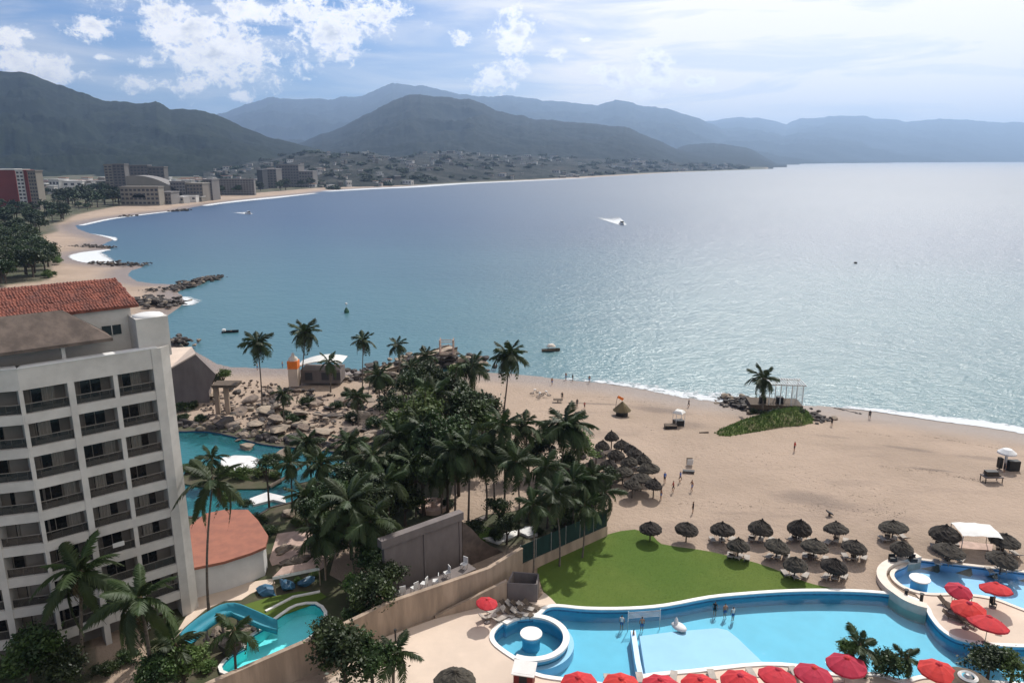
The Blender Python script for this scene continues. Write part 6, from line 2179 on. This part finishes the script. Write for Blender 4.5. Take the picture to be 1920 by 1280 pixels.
# peninsula furniture
for i, (px, py, rz) in enumerate([(1775, 1135, 30), (1786, 1146, 40), (1800, 1158, 20), (1785, 1160, 50), (1812, 1170, 35)]):
    put_lounger(px, py, radians(rz), 'dark lounger in the shade of the peninsula umbrellas', 'dark loungers on the peninsula', True, z=1.53)
for i, (px, py, l_) in enumerate([(1792, 1118, 'left of the two at the rim of the pale pool'), (1816, 1120, 'right of the two at the rim of the pale pool'), (1862, 1131, 'alone behind the large peninsula umbrella'), (1872, 1178, 'beside the large peninsula umbrella foot')]):
    c = P(px, py, 1.9)
    root = empty('black_chair', (c.x, c.y, 1.53), random.uniform(-.4, .4), label='small black chair ' + l_, cat='chair', group='black chairs on the peninsula')
    b = MB(); b.box((0, 0, .42), (.55, .5, .08), M_black); b.build('seat', parent=root)
    b = MB(); b.box((0, .24, .75), (.55, .06, .6), M_black); b.build('backrest', parent=root)
    for sx in (-.23, .23):
        for sy in (-.2, .2):
            b = MB(); b.box((sx, sy, .2), (.05, .05, .4), M_black); b.build('leg', parent=root)
for i, (px, py, rz) in enumerate([(925, 1150, 120), (915, 1160, 110), (938, 1164, 130)]):
    put_lounger(px, py, radians(rz), 'pale lounger under the small red umbrella by the ramp wall', 'loungers under the small red umbrella', False, z=1.53)
for i in range(9):
    put_lounger(952 + (i % 5) * 11, 1142 + (i // 5) * 12 + lr.uniform(-2, 2), radians(60 + lr.uniform(-20, 20)), 'stacked tan lounger near the grey enclosure', 'stored loungers near the grey enclosure', i % 2 == 0, z=1.53)
for i, px in enumerate([1098, 1140, 1200, 1262, 1335, 1410, 1490]):
    put_lounger(px, 1284 - i * 3, radians(175 + lr.uniform(-12, 12)), 'white lounger between the red umbrellas of the bottom row', 'white loungers at the bottom deck edge', False, z=1.53)

# dark red kiosk with white top
c = P(983, 1262, 2.6)
root = empty('towel_kiosk', (c.x, c.y, 1.53), radians(-12), label='dark red kiosk with a sloping white top at the bottom edge', cat='kiosk')
b = MB(); b.box((0, 0, .75), (1.7, 1.2, 1.5), M_darkred); b.build('body', parent=root)
b = MB(); b.box((0, 0, 1.6), (2.05, 1.6, .09), M_coping, M=Matrix.Rotation(radians(14), 3, 'X')); b.build('top', parent=root)
b = MB(); b.box((0, -.61, .7), (.7, .04, 1.1), M_black); b.build('door', parent=root)
# lamp / hose post on the deck edge
c = P(742, 1205, 1.53)
b = MB(); b.tube([(0, 0, 0), (0, 0, 1.3)], .09, M_black, 6); b.tube([(0, 0, 1.3), (0, 0, 1.5)], .14, M_black, 6)
b.build('deck_post', loc=tuple(c), label='short black post at the left corner of the pale deck', cat='post')

# ---- grassy mound with pergola
mound_px = [(1338, 814), (1352, 806), (1385, 792), (1420, 782), (1452, 774), (1480, 768), (1512, 772), (1525, 790), (1500, 797), (1470, 799), (1438, 806), (1400, 814), (1366, 822), (1348, 820)]
mpts = [XY(*p, 1.0) for p in mound_px]
mxy = np.array(mpts); cx_, cy_ = mxy.mean(0)
gx = np.linspace(mxy[:, 0].min() - 1, mxy[:, 0].max() + 1, 60); gy = np.linspace(mxy[:, 1].min() - 1, mxy[:, 1].max() + 1, 60)
GX, GY = np.meshgrid(gx, gy, indexing='ij')
ins = pip(GX, GY, mpts); dd = pdist(GX, GY, mpts + mpts[:1])
GZ = np.where(ins, .9 + np.clip(dd * .55, 0, 1.5) + .25 * fbm(GX * .7, GY * .7, 4), 0.1)
M_scrub = mat('beach_scrub', (0.085, 0.13, 0.025), 0.9, .3, .5, .5, 4, (0.12, 0.105, 0.05))
grid_mesh('grassy_mound', GX - cx_, GY - cy_, GZ, M_scrub, label='long grassy green mound reaching from the pergola to the sand', cat='mound').location = (cx_, cy_, 0)
vs = []; fs = []
for i in range(9000):
    x = rng.uniform(gx[0], gx[-1]); y = rng.uniform(gy[0], gy[-1])
    a_ = int((x - gx[0]) / (gx[-1] - gx[0]) * 59); b_ = int((y - gy[0]) / (gy[-1] - gy[0]) * 59)
    if not ins[a_, b_]: continue
    z = GZ[a_, b_]; h = rng.uniform(.15, .55); q = len(vs); d = .14; t = rng.uniform(0, pi)
    vs += [(x - d * cos(t), y - d * sin(t), z - .05), (x + d * cos(t), y + d * sin(t), z - .05), (x + rng.uniform(-.2, .2), y + rng.uniform(-.2, .2), z + h)]
    fs.append((q, q + 1, q + 2))
b = MB(); b.add(vs, fs, M_leafb); b.build('mound_grass', kind='stuff', label='wild green grass covering the mound', cat='grass')
c = at(1462, 769); pz = 1.6
pc = Vector((c.x, c.y, 0))
root = empty('pergola', (c.x, c.y, pz), radians(-6), label='white pergola with dark deck on the grassy mound', cat='pergola')
b = MB(); b.box((-1.2, 0, -.1), (9.5, 4.6, .9), M_wood); b.build('deck', parent=root)
for x in (-2.6, -.6, 1.4, 3.4):
    for y in (-1.9, 1.9):
        b = MB(); b.box((x, y, 2.2), (.14, .14, 3.9), M_white); b.build('post', parent=root)
for y in (-1.9, 1.9):
    b = MB(); b.box((.4, y, 4.2), (7.0, .16, .2), M_white); b.build('beam', parent=root)
for i in range(15):
    b = MB(); b.box((-2.9 + i * .47, 0, 4.38), (.10, 4.4, .14), M_white); b.build('slat', parent=root)
for i in range(12):
    b = MB(); b.box((1.5 + i * .17, -1.95, 2.2), (.04, .03, 3.6), M_white); b.build('screen_slat', parent=root)
b = MB(); b.box((-3.5, -.8, .95), (1.1, 1.1, 1.3), M_black); b.build('counter', parent=root)
b = MB(); b.box((-.4, -.8, .95), (1.2, 1.0, 1.3), M_black); b.build('cabinet', parent=root)
for i in range(5):
    shrub(1412 + i * 22, 776 + (i % 2) * 4, 11, 'dark bush crowding the pergola deck', 'bushes round the pergola', False, .8, 1.6)


# ---- people
def body_mesh(kind, skin, top, bottom, name='person'):
    """one continuous figure grown with a skin modifier; kind: stand, walk, wade"""
    st = {'stand': 0.0, 'walk': 0.16, 'sit': 0.0}[kind]
    V = {}
    names = []
    def v(n, co, r): names.append(n); V[n] = (co, r)
    if kind == 'sit':
        v('pelvis', (0, 0, .12), .13)
        for s, k in ((1, 'l'), (-1, 'r')):
            v('hip' + k, (s * .09, -.05, .12), .09); v('knee' + k, (s * .12, -.48, .30), .06); v('ankle' + k, (s * .12, -.82, .06), .04); v('toe' + k, (s * .12, -.95, .06), .03)
        o = -.72
    else:
        v('pelvis', (0, 0, .93), .13)
        for s, k in ((1, 'l'), (-1, 'r')):
            v('hip' + k, (s * .09, 0, .88), .088); v('knee' + k, (s * .10, -s * st, .50), .06); v('ankle' + k, (s * .10, s * st * .6, .09), .038); v('toe' + k, (s * .11, s * st * .6 - .14, .035), .032)
        o = 0
    v('waist', (0, 0, 1.10 + o - (.09 if kind == 'sit' else 0)), .115); v('chest', (0, 0, 1.32 + o - (.05 if kind == 'sit' else 0)), .14); v('neck', (0, 0, 1.50 + o), .052); v('head', (0, -.01, 1.60 + o), .085); v('crown', (0, 0, 1.70 + o), .075)
    for s, k in ((1, 'l'), (-1, 'r')):
        v('sh' + k, (s * .185, 0, 1.42 + o), .055); v('el' + k, (s * .24, s * st * .7 + (-.05 if kind == 'stand' else 0), 1.14 + o), .042); v('wr' + k, (s * .25, s * st - .08, .90 + o if kind != 'sit' else .5), .03); v('hand' + k, (s * .25, s * st - .10, .82 + o if kind != 'sit' else .42), .034)
    E = [('pelvis', 'waist'), ('waist', 'chest'), ('chest', 'neck'), ('neck', 'head'), ('head', 'crown')]
    for k in 'lr':
        E += [('pelvis', 'hip' + k), ('hip' + k, 'knee' + k), ('knee' + k, 'ankle' + k), ('ankle' + k, 'toe' + k), ('chest', 'sh' + k), ('sh' + k, 'el' + k), ('el' + k, 'wr' + k), ('wr' + k, 'hand' + k)]
    me = bpy.data.meshes.new('tmp'); me.from_pydata([V[n][0] for n in names], [(names.index(a), names.index(c_)) for a, c_ in E], [])
    o_ = bpy.data.objects.new('tmp', me); COL.objects.link(o_)
    md = o_.modifiers.new('s', 'SKIN')
    for i, n in enumerate(names):
        me.skin_vertices[0].data[i].radius = (V[n][1], V[n][1]); me.skin_vertices[0].data[i].use_root = (i == 0)
    o_.modifiers.new('d', 'SUBSURF').levels = 1
    dg = bpy.context.evaluated_depsgraph_get()
    em = bpy.data.meshes.new_from_object(o_.evaluated_get(dg))
    bpy.data.objects.remove(o_)
    em.name = name
    em.materials.clear()
    for m in (skin, top, bottom, M_hair): em.materials.append(m)
    hz = 1.0 + o; 
    for p in em.polygons:
        z = p.center.z; x = abs(p.center.x)
        if z > 1.63 + o or (z > 1.54 + o and p.center.y > .02 and x < .09): k = 3
        elif .98 + o < z < 1.47 + o and x < .215: k = 1
        elif (z > .62 and z <= .98 and x < .19) if kind != 'sit' else (p.center.y > -.35 and z <= .98 + o): k = 2
        else: k = 0
        p.material_index = k
        p.use_smooth = True
    return em


BM = {}
for kd in ('stand', 'walk', 'sit'):
    for nm, (t_, b2) in dict(black=('black', 'black'), white=('white', 'blue'), red=('red', 'black'), skin=(None, 'blue'), blue=('blue', 'black')).items():
        BM[kd, nm] = body_mesh(kd, M_skin, M_cloth[t_] if t_ else M_skin, M_cloth[b2])
used_p = []


def person(px, py, kd, cl, label, rz=None, s=1.0, z=None, group=None, on=None):
    c = at(px, py) if z is None else P(px, py, z)
    if z is not None: c.z = z
    return inst('person', BM[kd, cl], None, (c.x, c.y, max(c.z, -0.5) if z is None else z), (0, 0, random.uniform(0, 6.28) if rz is None else rz), s, label=label, cat='person', group=group)


person(1559, 799, 'stand', 'black', 'person in dark clothes standing right of the grassy mound')
person(1630, 786, 'walk', 'black', 'person in a long black robe walking at the wet sand edge', s=1.05)
person(1489, 846, 'stand', 'red', 'person in dull red standing alone on the sand below the mound')
person(1035, 722, 'walk', 'skin', 'small figure at the water line above the beach cycles')
person(1061, 712, 'stand', 'skin', 'bather at the shallow edge, left of two')
person(1074, 715, 'stand', 'black', 'bather at the shallow edge, right of two')
person(1105, 718, 'stand', 'skin', 'bather alone in the thin surf')
person(1054, 750, 'stand', 'black', 'dark figure standing by the beach vendor table')
person(1082, 763, 'stand', 'black', 'dark figure on the sand between the cycles and the palm kiosk')
person(1096, 766, 'walk', 'red', 'short figure in red beside the dark standing figure', s=.8)
person(1291, 764, 'walk', 'black', 'dark figure at the sea edge right of the surf')
person(1297, 920, 'walk', 'skin', 'walker on the sand above the row of thatch umbrellas')
person(1275, 904, 'walk', 'blue', 'walker with a blue top below the folding sign')
person(1262, 922, 'walk', 'red', 'walker in red on the sand near the thatch cluster')
person(1239, 936, 'stand', 'skin', 'slim figure standing above the lawn corner')
person(1299, 962, 'stand', 'black', 'figure in black close behind the second thatch umbrella')
person(483, 694, 'walk', 'skin', 'beach walker left of the beach bar tower')
person(530, 690, 'stand', 'skin', 'beach walker nearest the orange band')
person(1246, 905, 'stand', 'blue', 'figure standing right of the lowest thatch umbrella')
person(1882, 886, 'stand', 'black', 'person in black under the pale beach hut roof')
# swimmers: standing waist-deep on the pool floor
for (px, py, cl_, l_) in [(1166, 1163, 'white', 'bather standing in the big pool near the net'), (1341, 1137, 'black', 'bather at the far pool wall, left of three'), (1360, 1141, 'skin', 'bather at the far pool wall, middle of three'),
                          (1375, 1147, 'white', 'bather at the far pool wall, right of three'), (1188, 1190, 'skin', 'bather leaning at the tip of the divider wall'), (1204, 1166, 'skin', 'bather below the pool net')]:
    c = P(px, py, 1.15)
    inst('person', BM['stand', cl_], None, (c.x, c.y, 0.08), (0, 0, random.uniform(0, 6.28)), 1.0, label=l_, cat='person')

# pool net
n0, n1 = P(1178, 1153, 1.9), P(1238, 1149, 1.9)
root = empty('pool_net', (n0.x, n0.y, 0.07), label='thin pale volleyball net across the corner of the big pool', cat='net')
v_ = n1 - n0
for t in (0, 1):
    b = MB(); b.tube([(v_.x * t, v_.y * t, 0), (v_.x * t, v_.y * t, 2.3)], .04, M_white, 6); b.build('post', parent=root)
for i in range(6):
    b = MB(); strip(b, [(0, 0), (v_.x, v_.y)], .02, 1.5 + i * .13, 1.53 + i * .13, M_white); b.build('net_cord', parent=root)
c = P(1273, 1175, 1.2)
root = empty('pool_float', (c.x, c.y, 1.14), .6, label='white pointed float drifting in the big pool', cat='pool float')
b = MB(); b.lathe([(.55, 0), (.6, .12), (.45, .3), (0, .35)], n=14, m=M_white, sy=1.5); b.build('body', parent=root, smooth=True)
b = MB(); b.lathe([(.25, .3), (.16, .75), (0, 1.0)], c=(0, .4, 0), n=10, m=M_white); b.build('tip', parent=root, smooth=True)

# ---- beach props
def simple(name, px, py, label, cat, parts, rz=0.0, group=None, z=None):
    c = at(px, py) if z is None else P(px, py, z)
    root = empty(name, c, rz, label=label, cat=cat, group=group)
    for nm, fn in parts:
        b = MB(); fn(b); b.build(nm, parent=root)
    return root


def stall_parts(mroof, mbase, w=2.4):
    return [('canopy', lambda b: b.lathe([(0, 2.9), (w * .35, 2.75), (w * .52, 2.4), (w * .5, 2.3)], n=4, m=mroof)),
            ('post', lambda b: [b.tube([(x, y, 0), (x, y, 2.4)], .05, M_white, 5) for x in (-.8, .8) for y in (-.7, .7)] and None),
            ('counter', lambda b: b.box((0, 0, .5), (1.7, 1.2, 1.0), mbase))]


simple('vendor_stall', 1272, 797, 'small beach stall with a pale top and dark counter', 'stall', stall_parts(M_whitec, M_black), .2)
simple('storage_box', 1257, 803, 'low dark box beside the pale-topped beach stall', 'box', [('box', lambda b: b.box((0, 0, .3), (2.0, 1.2, .6), M_black)), ('lid', lambda b: b.box((0, 0, .65), (2.1, 1.3, .1), M_wood))])
simple('palm_kiosk', 1166, 779, 'little thatched kiosk with orange fronds on the sand', 'kiosk', [('post', lambda b: b.tube([(0, 0, 0), (0, 0, 2.6)], .12, M_wood, 6)), ('thatch', lambda b: b.lathe([(1.6, 1.0), (.8, 2.0), (0, 2.8)], n=14, m=M_dryfrond, jit=.12)), ('counter', lambda b: b.lathe([(1.1, 0), (1.1, .9), (0, .95)], n=12, m=M_black))])
simple('orange_flag', 1154, 764, 'slanting orange-red flag left of the thatched kiosk', 'flag', [('pole', lambda b: b.tube([(0, 0, 0), (.3, 0, 2.2)], .04, M_wood, 5)), ('flag', lambda b: b.box((.9, 0, 1.9), (1.2, .05, .5), M_orange, M=Matrix.Rotation(.5, 3, 'Y')))])
for i, (px, py) in enumerate([(1003, 741), (1012, 747), (1024, 744)]):
    simple('beach_cycle', px, py, 'beach cycle, the %s of three on the sand behind the tall palm' % ('left', 'middle', 'right')[i], 'cycle',
           [('wheel', lambda b: [b.lathe([(.45, -.06), (.5, 0), (.45, .06)], c=(x, 0, .5), n=12, m=M_black) for x in (-.7, .7)] and None), ('frame', lambda b: (b.tube([(-.7, 0, .5), (0, 0, 1.1), (.7, 0, .5)], .06, M_metal, 5), b.box((0, 0, 1.2), (.5, .3, .12), M_white)))], random.uniform(0, 3), 'beach cycles')
simple('vendor_table', 1046, 754, 'low brown table beside the dark standing figure', 'table', [('top', lambda b: b.box((0, 0, .6), (1.8, 1.0, .1), M_wood)), ('leg', lambda b: b.box((0, 0, .3), (.2, .2, .6), M_wood))])
simple('folding_sign', 1293, 872, 'white folding signboard standing on the open sand', 'sign', [('board', lambda b: (b.box((0, -.2, .6), (.9, .06, 1.0), M_white, M=Matrix.Rotation(.2, 3, 'X')), b.box((0, .2, .6), (.9, .06, 1.0), M_wood, M=Matrix.Rotation(-.2, 3, 'X'))))])
simple('beach_cot', 1291, 886, 'low dark cot on the sand below the white signboard', 'cot', [('bed', lambda b: b.box((0, 0, .3), (1.7, .7, .15), M_black)), ('leg', lambda b: [b.box((x, 0, .12), (.08, .6, .25), M_wood) for x in (-.7, .7)] and None)], -.2)
simple('washed_log', 1320, 812, 'thin dark log lying left of the grassy mound tip', 'log', [('log', lambda b: b.tube([(-.8, 0, .1), (.8, .1, .12)], .16, M_wood, 7))], .1)
simple('seaside_hut', 1883, 880, 'pale round-roofed little hut with black counter at the right', 'hut',
       [('roof', lambda b: b.lathe([(0, 3.4), (.6, 3.3), (1.25, 2.8), (1.3, 2.6), (.7, 2.5)], n=16, m=M_white)), ('post', lambda b: b.tube([(0, 0, 0), (0, 0, 2.9)], .2, M_white, 8)), ('counter', lambda b: (b.box((1.0, -.3, .8), (1.6, .9, 1.6), M_black), b.box((-.8, 0, 1.1), (.5, .7, 1.6), M_black)))])
simple('rental_stand', 1858, 903, 'grey-brown stand with piled dark boards left of the little hut', 'stand',
       [('table', lambda b: b.box((0, 0, .9), (2.6, 1.4, .15), M_concrete)), ('leg', lambda b: [b.box((x, y, .45), (.1, .1, .9), M_wood) for x in (-1.2, 1.2) for y in (-.6, .6)] and None), ('board_pile', lambda b: [b.box((random.uniform(-.2, .2), 0, 1.1 + i * .18), (2.0 - i * .1, .8, .14), M_black if i % 2 else M_wood) for i in range(4)] and None)])
for i, (px, py) in enumerate([(1555, 967), (1659, 992), (1780, 1017)]):
    simple('folded_chair', px, py, 'dark folded chair leaning by the %s' % ('sixth umbrella of the front row', 'wide umbrella standing apart', 'umbrella left of the white canopy')[i], 'chair', [('seat', lambda b: b.box((0, 0, .5), (.9, .6, .12), M_black, M=Matrix.Rotation(.5, 3, 'Y'))), ('leg', lambda b: b.box((0, 0, .25), (.1, .5, .5), M_wood))])
for i in range(9):   # seaweed lines
    px = lr.uniform(1565, 1600)
    inst('beach_stone', random.choice(ROCKS_D), None, at(1565 + i * 6, 765 + i * 1.4), (0, 0, lr.uniform(0, 6)), (lr.uniform(.3, .8), .3, .2), label='small dark stone at the wet edge right of the mound', cat='stone', group='stones at the wet edge')


# ---- boats
def hull(b, L, W, H, m, m2=None):
    n = 9; vs = []
    for i in range(n):
        t = i / (n - 1); w_ = W / 2 * (1 - max(0, t - .35) ** 2 / .46) ** .5 if t > .35 else W / 2 * (.88 + .34 * t)
        x = -L / 2 + L * t; sh = H * (.85 + .35 * t * t)
        vs += [(x, -w_, sh), (x, -w_ * .6, -.2), (x, w_ * .6, -.2), (x, w_, sh), (x, w_ * .8, sh - .25), (x, -w_ * .8, sh - .25)]
    fs = []
    for i in range(n - 1):
        for k in range(6):
            a = i * 6 + k; c_ = i * 6 + (k + 1) % 6
            fs.append((a, c_, c_ + 6, a + 6))
    fs += [(5, 4, 3, 2, 1, 0), tuple((n - 1) * 6 + k for k in range(6))]
    b.add(vs, fs, m)


def boat(px, py, L, rz, label, mh, top=None, name='motorboat', wake=0.0):
    c = P(px, py, 0.0)
    root = empty(name, c, rz, label=label, cat='boat')
    b = MB(); hull(b, L, L * .32, L * .12, mh); b.build('hull', parent=root, smooth=False)
    if top == 'cabin':
        b = MB(); b.box((-.05 * L, 0, L * .17), (L * .3, L * .2, L * .12), M_white); b.build('cabin', parent=root)
        b = MB(); b.box((.11 * L, 0, L * .17), (L * .04, L * .19, L * .09), M_glass_dark); b.build('windscreen', parent=root)
    if top == 'canopy':
        b = MB(); b.lathe([(0, L * .42), (L * .16, L * .38), (L * .26, L * .26), (L * .25, L * .24)], n=10, m=M_cope_deck, sy=.7); b.build('canopy', parent=root)
        for x in (-.15, .15):
            for y in (-.1, .1):
                b = MB(); b.tube([(x * L, y * L, L * .08), (x * L, y * L, L * .30)], .04, M_metal, 5); b.build('post', parent=root)
    if top == 'seat':
        b = MB(); b.box((-.38 * L, 0, L * .16), (L * .18, L * .26, L * .12), M_white); b.build('engine_cover', parent=root)
        b = MB(); b.box((.05 * L, 0, L * .11), (L * .06, L * .28, .1), M_wood); b.build('thwart', parent=root)
    if wake:
        vs = []; at_ = []
        N = 14
        for i in range(N + 1):
            t = i / N; x = L * .45 - wake * t - 0; w_ = L * .25 + wake * .10 * t
            for k in range(5):
                u = k / 4 - .5
                vs.append((x, u * 2 * w_, .12)); at_.append((1.25 - 1.0 * t) * (1.0 - .35 * (1 - abs(u) * 2) * t))
        b = MB(); b.add(vs, [(i * 5 + k, i * 5 + k + 1, i * 5 + k + 6, i * 5 + k + 5) for i in range(N) for k in range(4)], M_foam)
        o = b.build('wake_foam', loc=tuple(c), rz=rz, kind='stuff', label='white foaming wake of the %s' % label.split(' ')[0], cat='foam')
        A = o.data.attributes.new('foam', 'FLOAT', 'POINT'); A.data.foreach_set('value', at_)
    return root


bw0, bw1 = P(1132, 404, 0), P(1166, 421, 0)
boat(1166, 421, 11.0, atan2(bw1.y - bw0.y, bw1.x - bw0.x), 'white speedboat racing across the middle of the bay', M_white, 'cabin', wake=(bw1 - bw0).length)
bw0, bw1 = P(438, 397, 0), P(466, 401, 0)
boat(466, 401, 10.0, atan2(bw1.y - bw0.y, bw1.x - bw0.x), 'small white motorboat close to the far left beach', M_white, 'cabin', wake=(bw1 - bw0).length)
boat(1033, 658, 4.6, radians(8), 'dark little boat with a cream canopy anchored off the beach', M_wood, 'canopy', 'canopy_boat')
boat(432, 623, 4.4, radians(8), 'dark skiff with a white engine cover left of the palms', M_black, 'seat', 'skiff')
simple_b = P(650, 586, 0.0)
root = empty('buoy', simple_b, label='green navigation buoy with a white top in the teal water', cat='buoy')
b = MB(); b.lathe([(0, -.3), (.75, -.1), (.8, .5), (.3, 1.5), (0, 1.6)], n=12, m=mat('buoy_green', (.03, .09, .05), .6, .2, 2)); b.build('float', parent=root)
b = MB(); b.tube([(0, 0, 1.5), (0, 0, 2.6)], .06, M_metal, 5); b.build('mast', parent=root)
b = MB(); b.lathe([(.0, 2.5), (.4, 2.6), (.35, 3.1), (0, 3.2)], n=10, m=M_white); b.build('top_mark', parent=root)
c = P(1604, 494, 0)
b = MB(); b.lathe([(0, -.3), (.8, 0), (.7, .7), (0, .9)], n=10, m=M_black); b.build('mooring_buoy', loc=tuple(c), label='lone dark mooring buoy in the glitter at the right', cat='buoy')

# strand line of weed and litter
vs = []; fs = []
for (xa, ya, xb, yb, n_, sp) in [(990, 737, 1250, 757, 420, 1.2), (1070, 752, 1180, 752, 200, .8), (1590, 806, 1900, 838, 420, 1.6), (1150, 780, 1700, 950, 260, 14), (1250, 940, 1700, 960, 160, 5), (1640, 870, 1850, 900, 160, 2)]:
    for i in range(n_):
        t = random.random(); p = at(xa + (xb - xa) * t + random.uniform(-2, 2), ya + (yb - ya) * t + random.gauss(0, sp) + 3 * sin(t * 9))
        a = random.uniform(0, pi); d = random.uniform(.04, .16); e_ = random.uniform(.02, .06); q = len(vs)
        vs += [(p.x - d * cos(a), p.y - d * sin(a), p.z + .01), (p.x + e_ * sin(a), p.y - e_ * cos(a), p.z + .05), (p.x + d * cos(a), p.y + d * sin(a), p.z + .01), (p.x - e_ * sin(a), p.y + e_ * cos(a), p.z + .03)]
        fs.append((q, q + 1, q + 2, q + 3))
b = MB(); b.add(vs, fs, M_wood); b.build('seaweed', kind='stuff', label='dark seaweed and litter strewn over the beach', cat='seaweed')
